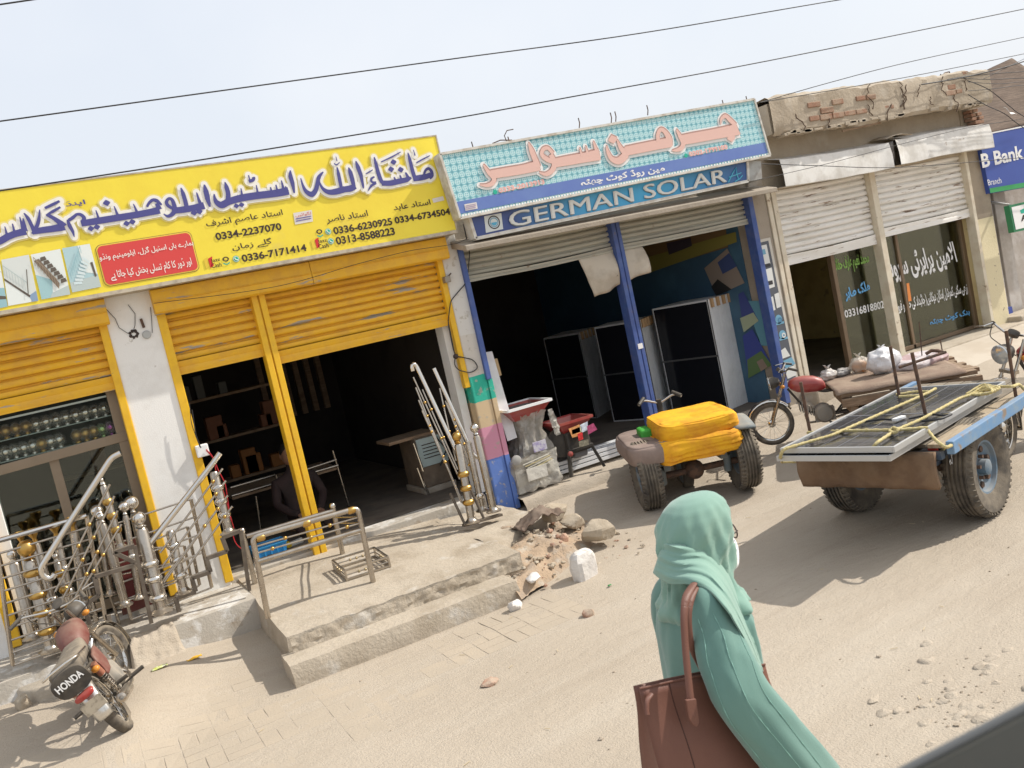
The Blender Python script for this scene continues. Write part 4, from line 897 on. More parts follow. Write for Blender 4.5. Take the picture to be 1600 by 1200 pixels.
# low broken kerbs at its foot
def arc_kerb(pts, w, zt, zb, m, par, seed):
    mb = MB(); n = len(pts)
    def cs(i):
        p = V((*pts[i], 0)); t = (V((*pts[min(i+1, n-1)], 0))-V((*pts[max(i-1, 0)], 0))).normalized(); q = V((-t.y, t.x, 0)); jz = .02*noise.noise(V((i*.9, seed, 0)))
        return [p+V((0, 0, zb)), p+q*.01+V((0, 0, zt-.02+jz)), p+q*.03+V((0, 0, zt+jz)), p+q*w+V((0, 0, zt+.01)), p+q*w+V((0, 0, zb))]
    mb.loft([cs(i) for i in range(n)]); return mb.build('lower_kerb', m, par, smooth=50)
k1 = [(-1.3, 6.72), (-1.1, 6.60), (-.8, 6.52), (-.55, 6.50), (-.38, 6.56)]
def kpts(L): return [(p.x, p.y) for p in (on(*q) for q in L)]
def on(x, y, dz=0.0): p = atz(x, y, 0); p = atz(x, y, gh(p.x, p.y)); p = atz(x, y, gz(p.x, p.y)); return p+V((0, 0, dz))
arc_kerb([(p.x, p.y) for p in (atz(*q, .15) for q in [(8, 1080), (18, 1094), (34, 1102), (66, 1103), (100, 1093), (132, 1083), (150, 1078)])], .5, .255, -.02, K['concrete'], ld, 1)
arc_kerb([(p.x, p.y) for p in (atz(*q, .23) for q in [(46, 1046), (56, 1056), (78, 1059), (106, 1054), (122, 1046)])], .36, .35, -.02, K['cement'], ld, 2)
e0 = on(205, 1052); e1 = on(292, 1016)
MB().grid(lambda u, v: (e0.x+(e1.x-e0.x)*u, e0.y+(e1.y-e0.y)*u+v*(7.25-e0.y-(e1.y-e0.y)*u), gz(0, e0.y+v*(7.2-e0.y))-.04+.21*sst(v*1.6)*sst(u*9)*sst((1-u)*9)+.03*noise.noise(V((u*8, v*5, 3)))), 30, 20).build('earth_fill', K['earth'], ld, smooth=60)
# rubble mound right of the steps
rb = thing('rubble_mound', 'mound of broken mortar and brick earth where the steps have crumbled', 'rubble', (3.2, 6.3, 0))
def rub(u, v):
    x = 2.56+u*1.35; y0 = 5.82+.55*u+.2*u*u; y = y0+v*(7.0-y0)
    h = (.15+.08*noise.noise(V((x*3, y*3, 1))))*(1-u**3)*sst(v*7+.35*(u < .2))+.03*noise.noise(V((x*9, y*9, 5)))+.015*noise.noise(V((x*22, y*22, 2)))
    return (x+.05*noise.noise(V((y*6, v*3, 1)))*(u < .1), y, gz(x, y)-.03+h+.05*(1-u)*v)
mb = MB(); mb.grid(rub, 46, 40)
def rub_side(u, v): p = V(rub(0, u)); return (p.x+.03*noise.noise(V((u*9, v*4, 1))), p.y, -.03+(p.z+.03)*v)
mb.grid(rub_side, 24, 4)
mb.build('mound', mat('reddish_earth', (.40, .30, .21), .95, c2=(.33, .27, .215), sc=4, c3=(.44, .39, .32), sc3=7, lo3=.5, hi3=.64, bump=.9, bsc=30, spec=.15), rb, smooth=40)
stone_m = [mat('grey_rubble_stone', (.43, .365, .28), .95, c2=(.36, .30, .225), sc=6, bump=.5, bsc=25, spec=.2), mat('pink_brick_bit', (.40, .24, .17), .95, c2=(.42, .33, .25), sc=8, bump=.4), mat('white_limestone', (.66, .63, .59), .9, c2=(.52, .49, .46), sc=5, bump=.6, bsc=18, c3=(.46, .40, .33), sc3=9, lo3=.58, hi3=.66)]
def stone(c, sx, sy, sz, m, label, seed, rz=0.0, group=None, tilt=0.0, cat='stone', name='stone', cut=.80):
    mb = MB(); rr = random.Random(seed); pl_ = [V((rr.uniform(-1, 1), rr.uniform(-1, 1), rr.uniform(-.6, 1))).normalized() for _ in range(11)]
    n = 20; m_ = 13; cz = math.cos(rz); sz_ = math.sin(rz)
    for i in range(m_+1):
        t = math.pi*i/m_
        for k in range(n):
            a = 2*math.pi*k/n; d = V((math.sin(t)*math.cos(a), math.sin(t)*math.sin(a), math.cos(t))); r = 1.25/max(abs(d.x), abs(d.y), abs(d.z))**.7
            for q in pl_:
                s = d.dot(q)
                if s > .05: r = min(r, cut*1.25/s)
            r *= 1+.05*noise.noise(d*4+V((seed, 0, 0)))
            p = V((d.x*r*sx, d.y*r*sy, d.z*r*sz)); p = Matrix.Rotation(tilt, 3, 'Y') @ p
            mb.v.append(V((c[0]+p.x*cz-p.y*sz_, c[1]+p.x*sz_+p.y*cz, c[2]+p.z)))
    for i in range(m_):
        for k in range(n): mb.f.append((i*n+k, (i+1)*n+k, (i+1)*n+(k+1) % n, i*n+(k+1) % n))
    o = mb.build(name, m, smooth=14); tag(o, label, cat, group); return o
def on(x, y, dz=0.0): p = atz(x, y, 0); p = atz(x, y, gh(p.x, p.y)); p = atz(x, y, gz(p.x, p.y)); return p+V((0, 0, dz))
w = on(918, 905); stone((w.x+.02, w.y+.06, w.z+.085), .088, .055, .10, stone_m[2], 'big white limestone block standing on the rubble mound edge', 3, .3, cut=1.12)
for i, (x, y, sx, sy, sz, k, lab, rz) in enumerate(((900, 838, .09, .075, .05, 0, 'grey broken kerb lump nearest the brown cloth', .4), (940, 855, .12, .09, .07, 0, 'widest grey kerb lump behind the white limestone', -.2),
    (865, 805, .10, .09, .06, 0, 'pale chunk lying under the brown rag', .2), (797, 900, .10, .07, .05, 0, 'slab of mortar sticking out at the right end of the upper step', .5), (885, 862, .045, .04, .03, 1, 'small pinkish brick bit under the kerb lumps', .2),
    (838, 925, .06, .05, .02, 2, 'flat whitish chip lying in the middle of the rubble', .8), (808, 952, .05, .035, .04, 2, 'grey-white stone at the lower corner of the steps', .3), (918, 962, .035, .03, .025, 1, 'reddish brick bit in front of the white limestone', 0),
    (765, 1069, .05, .04, .012, 1, 'flat orange brick fragment alone on the dusty road', .1), (38, 1106, .045, .035, .05, 0, 'small pale stone in front of the lower kerb', .6))):
    p = on(x, y) if i != 2 else atz(868, 806, .24)-V((0, 0, .04))
    stone((p.x, p.y, p.z+sz*.7+(.10 if i in (0, 1, 3, 4, 5) else .04 if i == 2 else 0)), sx, sy, sz, stone_m[k], lab, 20+i, rz)
rr = random.Random(12); mb = MB(); mbr = MB()
for k in range(240):
    x = rr.uniform(2.45, 3.9); y = rr.uniform(5.75, 7.0); 
    if (x-3.2)**2/.5+(y-6.3)**2/.42 > 1: continue
    s = rr.uniform(.005, .03)*rr.random()+.004; (mb if rr.random() < .7 else mbr).ball((x, y, gz(x, y)+.012+(V(rub(min(1, max(0, (x-2.56)/1.35)), min(1, max(0, (y-5.82-.55*(x-2.56)/1.35)/(1.18-.55*(x-2.56)/1.35))))).z-gz(x, y) if x > 2.57 else 0)), s, 6, (1, 1, .7), .6, 9, k)
tag(mb.build('gravel', stone_m[0], smooth=20), kind='stuff'); tag(mbr.build('brick_crumbs', stone_m[1], smooth=20), kind='stuff')
# pebbles, clods and straws on the road
mb = MB(); mbs = MB()
for k in range(230):
    if k < 150: x = rr.uniform(.5, 6.5); y = rr.uniform(1.6, 6.8)
    else:
        p = atz(rr.gauss(1500, 90), rr.gauss(1105, 45), 0); x, y = p.x, p.y
    if y < 1.2 or y > 7: continue
    if .85 < x < 2.6 and y > 5.6: continue
    s = rr.uniform(.002, .007)*(1.7 if rr.random() < .06 else 1)
    mb.ball((x, y, gz(x, y)+s*.2), s, 7, (1.3, 1, .7), .7, 9, k)
for k in range(40):
    x = rr.uniform(.5, 5.5); y = rr.uniform(2, 6); a = rr.uniform(0, 6); l = rr.uniform(.02, .05); mbs.tube([(x, y, gz(x, y)+.006), (x+l*math.cos(a), y+l*math.sin(a), gz(x, y)+.007)], .0016, 4)
tag(mb.build('pebbles', mat('road_pebble', (.33, .27, .205), .95, c2=(.42, .36, .29), sc=12, spec=.15), smooth=25), kind='stuff'); tag(mbs.build('straw', col((.55, .45, .28), .8)), kind='stuff')
# soft clods of trodden earth, bottom right of the road
mb = MB()
for k in range(34):
    p = atz(rr.gauss(1510, 70), rr.gauss(1090, 40), 0)
    if p.y < 1.0: continue
    s = rr.uniform(.016, .042); mb.ball((p.x, p.y, gz(p.x, p.y)-s*.30), s, 12, (1.5, 1, .62), .5, 5, k)
tag(mb.build('earth_clods', K['earth'], smooth=60), kind='stuff')
# brown rag and litter
rag = thing('rag', 'crumpled dark brown rag lying on the broken end of the platform', 'rag', (3.6, 7, .2)); rag_ = 0
a = atz(848, 822, .25); MB().grid(lambda u, v: (a.x-.20+u*.42+.03*noise.noise(V((u*4, v*4, 8))), a.y-.02+v*.24, a.z+.02+(.13*math.sin(min(1, u*1.25)*math.pi*.75)**2)*(1-abs(v-.45))+.03*noise.noise(V((u*9, v*7, 4)))), 22, 14).build('cloth', mat('brown_rag', (.10, .062, .048), .95, c2=(.15, .105, .085), sc=9, dust=.2), rag, smooth=60, solid=.006)
def litter(x, y, l, w_, c, label, seed, c2=None):
    p = on(x, y); o = MB().grid(lambda u, v: (p.x+(u-.5)*l, p.y+(v-.5)*w_+.2*l*(u-.5), p.z+.010+.02*abs(noise.noise(V((u*3, v*3, seed))))), 8, 6).build('wrapper', mat('litter_%d' % seed, c, .4, c2=c2, sc=30), smooth=50, solid=.002); tag(o, label, 'litter')
litter(304, 1031, .11, .03, (.75, .42, .02), 'orange-yellow wrapper on the dust left of the steps', 1)
litter(250, 1045, .11, .05, (.50, .55, .12), 'lime green and white wrapper behind the parked motorcycle', 2, (.7, .7, .6))
litter(640, 897, .20, .03, (.62, .60, .57), 'scrap of white paper on the concrete platform', 3)
litter(953, 917, .03, .02, (.02, .25, .06), 'tiny green scrap on the road right of the white rock', 4)
# ================================================================ STEEL RAILINGS AND NEWEL POSTS
GR = 'sample railings and newel posts outside the metalwork shop'
def P2(L, Y): return [aty(*p, Y) for p in L]
def bent(pts, k=5):
    """round the corners of a pipe run"""
    if len(pts) < 3: return pts
    out = [pts[0]]
    for i in range(1, len(pts)-1):
        a, b, c = pts[i-1], pts[i], pts[i+1]; d = min((a-b).length, (c-b).length, .07)
        p, q = b+(a-b).normalized()*d*.6, b+(c-b).normalized()*d*.6
        for j in range(k+1): t = j/k; out.append(p*(1-t)**2+b*2*t*(1-t)+q*t*t)
    return out+[pts[-1]]
def newel(foot, top, Y, r, label, ballm='silver', balls=(), cup=None, collar='silver', ballr=None, plate=True, group=GR):
    a, b = aty(*foot, Y), aty(*top, Y); d = b-a; L = d.length; t = thing('newel_post', label, 'railing post', a, 0, group)
    mb = MB(); mb.lathe(a, d, [(r*2.1, 0), (r*2.1, .008), (r*1.5, .018), (r*1.05, .035), (r, .05), (r, L*.97), (r*.7, L)] if plate else [(r*.9, 0), (r, .02), (r, L*.97), (r*.7, L)], 14); mb.build('post', K['steel'], t, smooth=40)
    for f in balls:
        c = a+d*f; mb = MB(); mb.lathe(c-d.normalized()*.026, d, [(r, 0), (r*1.35, .008), (r*1.55, .026), (r*1.35, .044), (r, .052)], 14, False); mb.build('collar', K[collar], t, smooth=60)
    n = d.normalized()
    if ballm:
        q = ballr or r*1.5; mb = MB(); mb.lathe(b, d, [(r*.6, 0), (r*.9, .01), (r*.55, .02), (r*.6, .03)], 12); mb.ball(b+n*(.025+q), q, 16); mb.build('ball', K[ballm], t, smooth=60)
        b = b+n*(.02+2*q)
    if cup:
        mb = MB(); mb.lathe(b, d, [(r*.7, 0), (r*.45, .03), (r*.7, .045), (r*1.35, .075), (r*1.5, .10), (r*1.35, .105), (r*1.1, .085)], 14); mb.build('cup', K[cup], t, smooth=50)
    return t
f2 = lambda x, y: (x*.2834, 720+y*.2834)
f3 = lambda x, y: (150+x*.2, 720+y*.2)
newel(f2(285, 1045), f2(162, 548), 7.24, .042, 'thick newel post with large gold ball and four gold collars, left of the motorcycle', 'gold', (.22, .42, .62, .86), None, 'gold', .062)
newel(f2(190, 972), f2(78, 560), 7.44, .040, 'plain thick silver newel post nearest the left edge of the photo', 'silver', (), None, 'silver', .036)
newel(f2(165, 700), f2(122, 468), 7.62, .026, 'short post with gold cup, first of the gold cups from the left', None, (), 'gold')
newel(f2(325, 900), f2(196, 452), 7.40, .030, 'silver post with gold cup standing behind the bent chrome handrail', None, (.3,), 'gold', 'silver')
newel(f2(412, 880), f2(312, 420), 7.50, .030, 'silver post with pale gold cup behind the gold beaded rods', None, (.35, .62), 'gold', 'silver')
newel(f2(470, 860), f2(405, 385), 7.60, .028, 'silver post with small amber cup under the chrome top rail', None, (), 'gold')
newel(f2(390, 830), f2(315, 560), 7.30, .026, 'short capped post with three gold collars beside the gold ball newel', 'silver', (.12, .45, .78), None, 'gold', .022)
newel(f2(690, 800), f2(565, 345), 7.50, .030, 'silver post with big ball, left of the two twin silver balls', 'silver', (), None, 'silver', .030)
newel(f2(610, 740), f2(543, 330), 7.62, .026, 'silver post with large ball just right of the chrome top rail end', 'silver', (), None, 'silver', .050)
newel(f2(770, 760), f2(690, 300), 7.56, .024, 'silver ball post, left one of the twin silver balls', 'silver', (.5,), None, 'silver', .042)
newel(f2(840, 740), f2(735, 290), 7.62, .030, 'post with the largest silver ball next to the brown window frame', 'silver', (), None, 'silver', .058)
newel(f2(672, 485), f2(568, 135), 7.28, .026, 'slim post with three gold collars on a dark stair plate', 'silver', (.30, .52, .74), None, 'gold', .016)
newel(f3(510, 1185), f3(352, 525), 7.22, .044, 'thick silver newel post with ball and three collars in front of the white pillar', 'silver', (.18, .40, .58), None, 'silver', .050)
newel(f3(690, 1030), f3(578, 545), 7.30, .034, 'middle silver post with three collars on the stair sample', None, (.28, .53, .76))
newel(f3(1040, 565), f3(920, 85), 7.40, .034, 'top silver post with three collars on the stair sample by the dark doorway', None, (.30, .52, .74))
newel(f3(230, 1125), f3(40, 480), 7.58, .024, 'thin silver post behind the maroon board', 'silver', (), None, 'silver', .036)
newel(f2(560, 1000), f2(440, 520), 7.66, .022, 'thin bottle-green collared post deep behind the horizontal rails', None, (.5,), None, 'gold')
# grid railing at the far left
def panelrail(name, label, left, right, n, Y, rb, rp, m, top=None, skip=(), beads=None):
    """two end posts given top to bottom in pixels, n bars between"""
    a0, a1 = P2(left, Y); b0, b1 = P2(right, Y); t = thing(name, label, 'railing', a1, 0, GR)
    MB().tube([a0, a1], rp, 8).build('end_post', m, t, smooth=40); MB().tube([b0, b1], rp, 8).build('end_post', m, t, smooth=40)
    for k in range(n):
        u = k/(n-1); p = a0+(a1-a0)*u; q = b0+(b1-b0)*u
        MB().tube([p, q], (rp*1.3 if k == 0 and top else rb), 8).build('rail', K['steel'] if not (k == 0 and top) else top, t, smooth=40)
    return t
panelrail('railing', 'wide chrome railing of many thin horizontal bars at the left edge', [(-6, 846), (20, 1040)], [(135, 806), (168, 985)], 11, 7.20, .008, .015, K['steel'], K['silver'])
panelrail('railing', 'chrome railing panel leaning in front of the white pillar behind the stair sample', [(170, 822), (205, 968)], [(298, 780), (331, 918)], 6, 7.56, .008, .014, K['steel'])
panelrail('railing', 'small chrome frame nested inside the railing by the white pillar', [(235, 846), (262, 950)], [(293, 823), (312, 914)], 3, 7.62, .008, .013, K['steel'])
panelrail('railing', 'low chrome frame with three bars behind the thick newel post', [(150, 862), (190, 985)], [(288, 853), (302, 918)], 4, 7.66, .007, .012, K['steel'])
# stair sample with dark stringer and bent chrome handrail
def stair(label, Y, steps, hand, rods, gold, legs, hr=.022):
    t = thing('stair_railing', label, 'railing', aty(*steps[0], Y), 0, GR); S_ = P2(steps, Y)
    mb = MB()
    for i in range(len(S_)-1): mb.bar(S_[i], S_[i+1], .032, .032, (0, 1, 0))
    mb.build('stringer', K['darksteel'], t, bevel=.003)
    for l in legs: a, b = P2(l, Y); MB().bar(a, b, .028, .028, (0, 1, 0)).build('leg', K['darksteel'], t)
    MB().tube(bent(P2(hand, Y-.03)), hr, 12).build('handrail', K['silver'], t, smooth=50)
    for r in rods:
        a, b = P2(r, Y-.02); o = MB().tube([a, b], .0085, 8).build('rod', K['steel'], t, smooth=50)
        for f in gold: MB().ball(a+(b-a)*f, .016, 10).build('bead', K['gold'], o, smooth=60)
    return t
stair('dark stepped stair sample with hooked chrome handrail and gold beaded rods', 7.16, [f2(495, 900), f2(462, 800), f2(545, 740), f2(520, 640), f2(740, 575), f2(745, 560), f2(628, 505), f2(742, 468)],
      [(86, 897), (80, 905), (70, 902), (62, 889), (168, 724), (174, 715), (188, 708)], [(f2(305, 722), f2(605, 130)), (f2(325, 805), f2(630, 195)), (f2(350, 885), f2(648, 275)), (f2(400, 800), f2(670, 350))], (.42, .62), [(f2(742, 468), f2(835, 895)), (f2(600, 850), f2(615, 940))])
stair('dark stepped stair sample with straight chrome handrail before the white pillar', 7.26, [f3(650, 1180), f3(622, 1072), f3(780, 1020), f3(748, 915), f3(895, 868), f3(862, 762), f3(1025, 706), f3(985, 600), f3(1130, 545)],
      [f3(405, 668), f3(925, 5), f3(970, -60)], [(f3(520, 940), f3(910, 430)), (f3(515, 830), f3(1015, 155)), (f3(530, 950), f3(1030, 270)), (f3(680, 880), f3(1065, 355)), (f3(500, 720), f3(990, 60))], (.84,), [(f3(1130, 545), f3(1198, 1015))])
# small things between the posts
bd = thing('maroon_board', 'maroon metal door leaf standing behind the railings under the shop window', 'door leaf', aty(205, 950, 7.68)); q = P2([(168, 850), (232, 836), (262, 935), (192, 962)], 7.70)
MB().prism(q, (0, .03, 0)).build('leaf', mat('maroon_paint', (.13, .022, .02), .5, c2=(.10, .02, .018), sc=6, dust=.15), bd)
for u in (.15, .55): MB().prism([q[0]*(1-a)*(1-b)+q[1]*a*(1-b)+q[2]*a*b+q[3]*(1-a)*b+V((0, -.004, 0)) for a, b in ((u, .1), (u+.3, .1), (u+.3, .9), (u, .9))], (0, .01, 0)).build('moulded_panel', col((.16, .03, .028), .5), bd, bevel=.003)
pbox = thing('switch_box', 'white wall switch box with loose red and black wires on the door jamb', 'switch', aty(316, 706, F)); c = aty(316, 704, F-.02)
MB().box(c.x-.05, c.x+.05, F-.05, F+.01, c.z-.05, c.z+.05).build('box', K['white'], pbox, bevel=.008)
for P, m_, r in (([(322, 702), (332, 712), (341, 735), (352, 755), (357, 790), (362, 830)], col((.45, .02, .03), .5), .004), ([(322, 704), (334, 716), (338, 740), (350, 770), (366, 828)], col((.50, .03, .03), .5), .003), ([(300, 640), (306, 680), (314, 700)], K['wire'], .004), ([(296, 630), (299, 662), (312, 698)], K['wire'], .003), ([(362, 830), (368, 850), (378, 858)], col((.45, .02, .03), .5), .004)):
    MB().tube(bent(P2(P, F-.06)), r, 6).build('wire', m_, pbox, smooth=60)
# ---------------------------------------------------------------- U-shaped railing on the platform
def slab(x, y):
    p = atz(x, y, .28)
    for _ in range(4): p = atz(x, y, slabtop(p.x, p.y))
    return p
f8 = lambda x, y: (280+x*.25, 680+y*.25)
fl, fr = slab(*f8(556, 1143)), slab(*f8(1213, 918)); bl, br = slab(*f8(475, 928)), slab(*f8(1022, 742))
yf = (fl.y+fr.y)/2; yb = (bl.y+br.y)/2+.0
ur = thing('railing', 'free-standing silver railing of two bent pipe frames with gold collars on the platform', 'railing', fl)
tl, tr = aty(*f8(462, 655), yf), aty(*f8(1118, 463), yf)
pf_ = bent([fl, tl+V((0, 0, .02)), tr+V((0, 0, .01)), fr], 7)
MB().tube(pf_, .021, 12).build('front_frame', K['steel'], ur, smooth=50)
for (a, b), r in (((f8(490, 790), f8(1142, 590)), .019), ((f8(478, 695), f8(1112, 515)), .007), ((f8(482, 738), f8(1122, 552)), .007)):
    A, B = P2([a, b], yf); o = MB().tube([A, B], r, 10).build('rail', K['steel'], ur, smooth=50)
    if r < .01:
        for f in ((.28, .72) if a[1] < 860 else (.15, .52, .88)): MB().ball(A+(B-A)*f, .016, 10).build('bead', K['gold'], o, smooth=60)
for p in ((508, 640), (795, 551), (1075, 470)):
    c = aty(*f8(*p), yf); MB().lathe(c-V((.03, 0, 0)), (1, 0, 0), [(.021, 0), (.027, .01), (.027, .05), (.021, .06)], 12).build('collar', K['gold'], ur, smooth=40)
bt, btr = aty(*f8(397, 612), yb), aty(*f8(962, 455), yb)
for a, b in ((bl, bt), (br, btr)):
    o = MB().tube([a, b], .021, 12).build('rear_post', K['steel'], ur, smooth=50); MB().ball(b+V((0, 0, .02)), .026, 12).build('ball', K['silver'], o, smooth=60)
A, B = P2([f8(420, 632), f8(962, 472)], yb); MB().tube([A, B], .02, 10).build('rail', K['steel'], ur, smooth=50)
for f in (.0, .5, 1.0):
    a = A+(B-A)*f; b = aty(*f8(1118, 463), yf) if f == 1 else None
    if b is not None: MB().tube([a+V((0, 0, -.06)), b+V((0, 0, -.06))], .007, 8).build('rail', K['steel'], ur, smooth=50); MB().tube([a+V((0, 0, -.11)), b+V((0, 0, -.11))], .007, 8).build('rail', K['steel'], ur, smooth=50)
# low beaded rack
rk = thing('rod_rack', 'low rectangular rack of square tube and beaded rods on the platform beside the railing', 'rack', slab(545, 905))
c0, c1, c3_ = slab(*f8(1050, 912)), slab(*f8(1320, 825)), slab(*f8(972, 845)); c2 = c1+c3_-c0; hgt = V((0, 0, .085))
for a, b in ((c0, c1), (c1, c2), (c2, c3_), (c3_, c0)):
    for h in (V((0, 0, .012)), hgt): MB().bar(a+h, b+h, .016, .016).build('frame_bar', K['steel'], rk, bevel=.002)
    MB().bar(a, a+hgt, .016, .016).build('leg', K['steel'], rk, bevel=.002)
    o = MB().tube([a+hgt*.55, b+hgt*.55], .005, 8).build('rod', K['steel'], rk, smooth=50)
    for f in (.3, .45, .6): MB().ball(a+hgt*.55+(b-a)*f, .012, 10).build('bead', mat('brass_bead', (.45, .36, .22), .3, .9), o, smooth=60)
# blue crate
cr = thing('plastic_crate', 'bright blue plastic box behind the silver railing on the platform', 'crate', slab(420, 880)); q0 = slab(400, 884); X0, Y0, Z0 = q0.x, q0.y-.02, q0.z
cb = mat('blue_plastic', (.02, .28, .62), .4, dust=.08)
def cratering(i, th, zz): s = i*.02; return [(X0+s+th, Y0+s+th, zz), (X0+.30-s-th, Y0+s+th, zz), (X0+.30-s-th, Y0+.22-s-th, zz), (X0+s+th, Y0+.22-s-th, zz)]
mb = MB(); mb.loft([cratering(1, 0, Z0), cratering(0, 0, Z0+.13), cratering(0, -.008, Z0+.13), cratering(0, -.008, Z0+.145), cratering(0, .008, Z0+.145), cratering(1, .008, Z0+.01)]); mb.build('body', cb, cr, bevel=.004)
for k in range(5): MB().box(X0+.04+k*.055, X0+.052+k*.055, Y0-.004, Y0+.012, Z0+.02, Z0+.13).build('rib', cb, cr)
MB().box(X0+.08, X0+.17, Y0+.0005, Y0+.006, Z0+.05, Z0+.058).build('print_mark', K['ink'], cr)
mch = thing('hand_tool', 'yellow and grey hand grinder lying behind the silver railing', 'tool', slab(455, 866)); p = slab(452, 862)
MB().tube([p+V((0, 0, .05)), p+V((.14, .02, .06))], .03, 10).build('body', col((.45, .45, .42), .4), mch, smooth=40); MB().lathe(p+V((-.02, 0, .05)), (1, .1, .2), [(.0, 0), (.045, 0), (.045, .02), (.03, .05)], 12).build('head', col((.60, .42, .02), .4), mch, smooth=40); MB().tube([p+V((.14, .02, .06)), p+V((.2, .05, .04)), p+V((.3, .06, .01))], .006, 6).build('cord', K['wire'], mch, smooth=60)
# ---------------------------------------------------------------- rails leaning on the painted pillar
f7 = lambda x, y: (550+x*.275, 500+y*.275)
def lean(name, label, hand, rods, Yt, Yb_, hr=.021):
    """top pixels on the plane Yt, foot pixels on the plane Yb_"""
    def q(p, f): a = p; return aty(*a, Yt+(Yb_-Yt)*f)
    t = thing(name, label, 'railing', q(hand[-1], 1), 0, GR); n = len(hand)
    y0, y1 = hand[0][1], 790
    hp = [q(p, min(1, max(0, (p[1]-y0)/(y1-y0)))) for p in hand]
    MB().tube(bent(hp), hr, 12).build('handrail', K['silver'], t, smooth=50)
    for a, b in rods:
        A = q(a, (a[1]-y0)/(y1-y0)); B = q(b, (b[1]-y0)/(y1-y0)); o = MB().tube([A, B], .008, 8).build('rod', K['steel'], t, smooth=50)
        for f in (.25, .6): MB().ball(A+(B-A)*f, .015, 10).build('bead', K['gold'], o, smooth=60)
    return t
lean('stair_railing', 'long chrome rail with curled top and parallel rods leaning in the doorway', [f7(345, 290), f7(338, 262), f7(350, 248), f7(365, 262), f7(592, 745), f7(600, 770)], [(f7(348, 325), f7(612, 905)), (f7(362, 383), f7(622, 1040)), (f7(378, 455), f7(632, 1045)), (f7(398, 515), f7(612, 1000)), (f7(400, 395), f7(600, 850))], 7.62, 7.36)
lean('stair_railing', 'second chrome rail with bent foot leaning against the painted pillar', [f7(464, 275), f7(685, 758), f7(700, 775), f7(722, 782)], [(f7(498, 388), f7(590, 800)), (f7(530, 460), f7(760, 1045)), (f7(548, 500), f7(745, 1040)), (f7(540, 470), f7(700, 860))], 7.60, 7.40)
newel(f7(682, 1150), f7(602, 705), 7.20, .036, 'bronze-toned newel post with gold ball and three gold collars near the painted pillar', 'gold', (.26, .44, .62), None, 'gold', .042, group=GR)
newel(f7(806, 1088), f7(706, 655), 7.26, .034, 'plain steel newel post with silver ball before the painted pillar', 'silver', (), None, 'silver', .042)
newel(f7(742, 1085), f7(660, 690), 7.34, .030, 'shorter steel post between the gold ball and silver ball newels', None, (.22,), None, 'silver')
bp_ = thing('base_plate', 'dark steel base bar under the three newel posts by the painted pillar', 'base bar', aty(*f7(740, 1130), 7.2)); A, B = aty(*f7(632, 1168), 7.2), aty(*f7(848, 1105), 7.24); MB().bar(A, B, .05, .022).build('bar', K['darksteel'], bp_)
for f in (.05, .55): MB().tube([A+(B-A)*f, A+(B-A)*f+V((-.05, .05, .30))], .013, 8).build('stub', K['darksteel'], bp_)
# ================================================================ INSIDE THE YELLOW SHOP
cab = thing('machine_cabinet', 'brown cutting-machine cabinet with pale blue front panel inside the doorway', 'cabinet', (2.9, F+.9, ZF))
yc = F+.75; q = P2([(644, 688), (682, 672), (700, 752), (655, 768)], yc); xa, xb = q[0].x+.02, q[1].x+.06; zt, zb_ = q[0].z, ZF
MB().box(xa, xb, yc, yc+.5, zb_+.06, zt).build('body', mat('brown_cabinet', (.14, .10, .07), .6, c2=(.10, .075, .055), sc=6, dust=.25), cab, bevel=.012)
MB().box(xa-.02, xb+.02, yc-.02, yc+.52, zb_, zb_+.06).build('plinth', K['cement'], cab, bevel=.006)
MB().box(xa+.01, xb-.005, yc-.012, yc-.001, zb_+(zt-zb_)*.48, zt-.01).build('front_panel', col((.40, .50, .50), .4, dust=.15), cab, bevel=.003)
MB().box(xa-.25, xb-.05, yc+.05, yc+.45, zt+.0, zt+.03).build('table_top', K['wood'], cab)
for k in range(5): MB().box(xa+.06, xb-.08, yc-.018, yc-.013, zb_+(zt-zb_)*(.62+.06*k), zb_+(zt-zb_)*(.62+.06*k)+.008).build('vent_line', K['ink'], cab)
MB().tube([(xb-.1, yc-.03, zb_+.55), (xb-.02, yc-.06, zb_+.40), (xb-.12, yc-.04, zb_+.25)], .008, 6).build('cable', K['wire'], cab, smooth=60)
for i, (x, z, l) in enumerate(((xa-.03, .95, .3), (xa-.05, .7, .25), (xa-.02, .55, .2))): MB().tube([(x, yc-.05, z), (x+.03, yc-.06, z-l)], .012, 8).build('lever', K['silver'], cab)
tb = thing('work_table', 'steel-framed work table in the dark shop behind the yellow post', 'table', (1.5, F+1.4, ZF)); yt = F+1.35
for a, b, r in (((360, 762), (430, 742), .014), ((362, 775), (528, 727), .016), ((520, 704), (545, 790), .012), ((400, 775), (408, 830), .012), ((432, 742), (440, 800), .014), ((480, 733), (526, 718), .012), ((470, 728), (484, 790), .010)):
    A, B = P2([a, b], yt); MB().tube([A, B], r, 8).build('frame_bar', K['steel'], tb, smooth=50)
A, B = P2([(362, 775), (528, 727)], yt); MB().box(A.x, B.x, yt, yt+.7, A.z-.04, A.z-.01).build('top', K['wood'], tb)
sh = thing('goods_rack', 'dark wall rack with dusty orange and brown goods at the back of the metalwork shop', 'rack', (.2, F+3.2, ZF))
for k in range(4): MB().box(-.2, 2.2, F+3.1, F+3.4, ZF+.35+k*.5, ZF+.38+k*.5).build('shelf_board', K['wood'], sh)
for k in range(26):
    x = -.1+rnd.uniform(0, 2.2); z = ZF+.38+(k % 4)*.5; w_ = rnd.uniform(.08, .22); h = rnd.uniform(.1, .3); MB().box(x, x+w_, F+3.12, F+3.3, z, z+h).build('carton', col(((.30, .12, .03), (.20, .08, .04), (.10, .10, .09), (.28, .17, .06))[k % 4], .7), sh, bevel=.01)
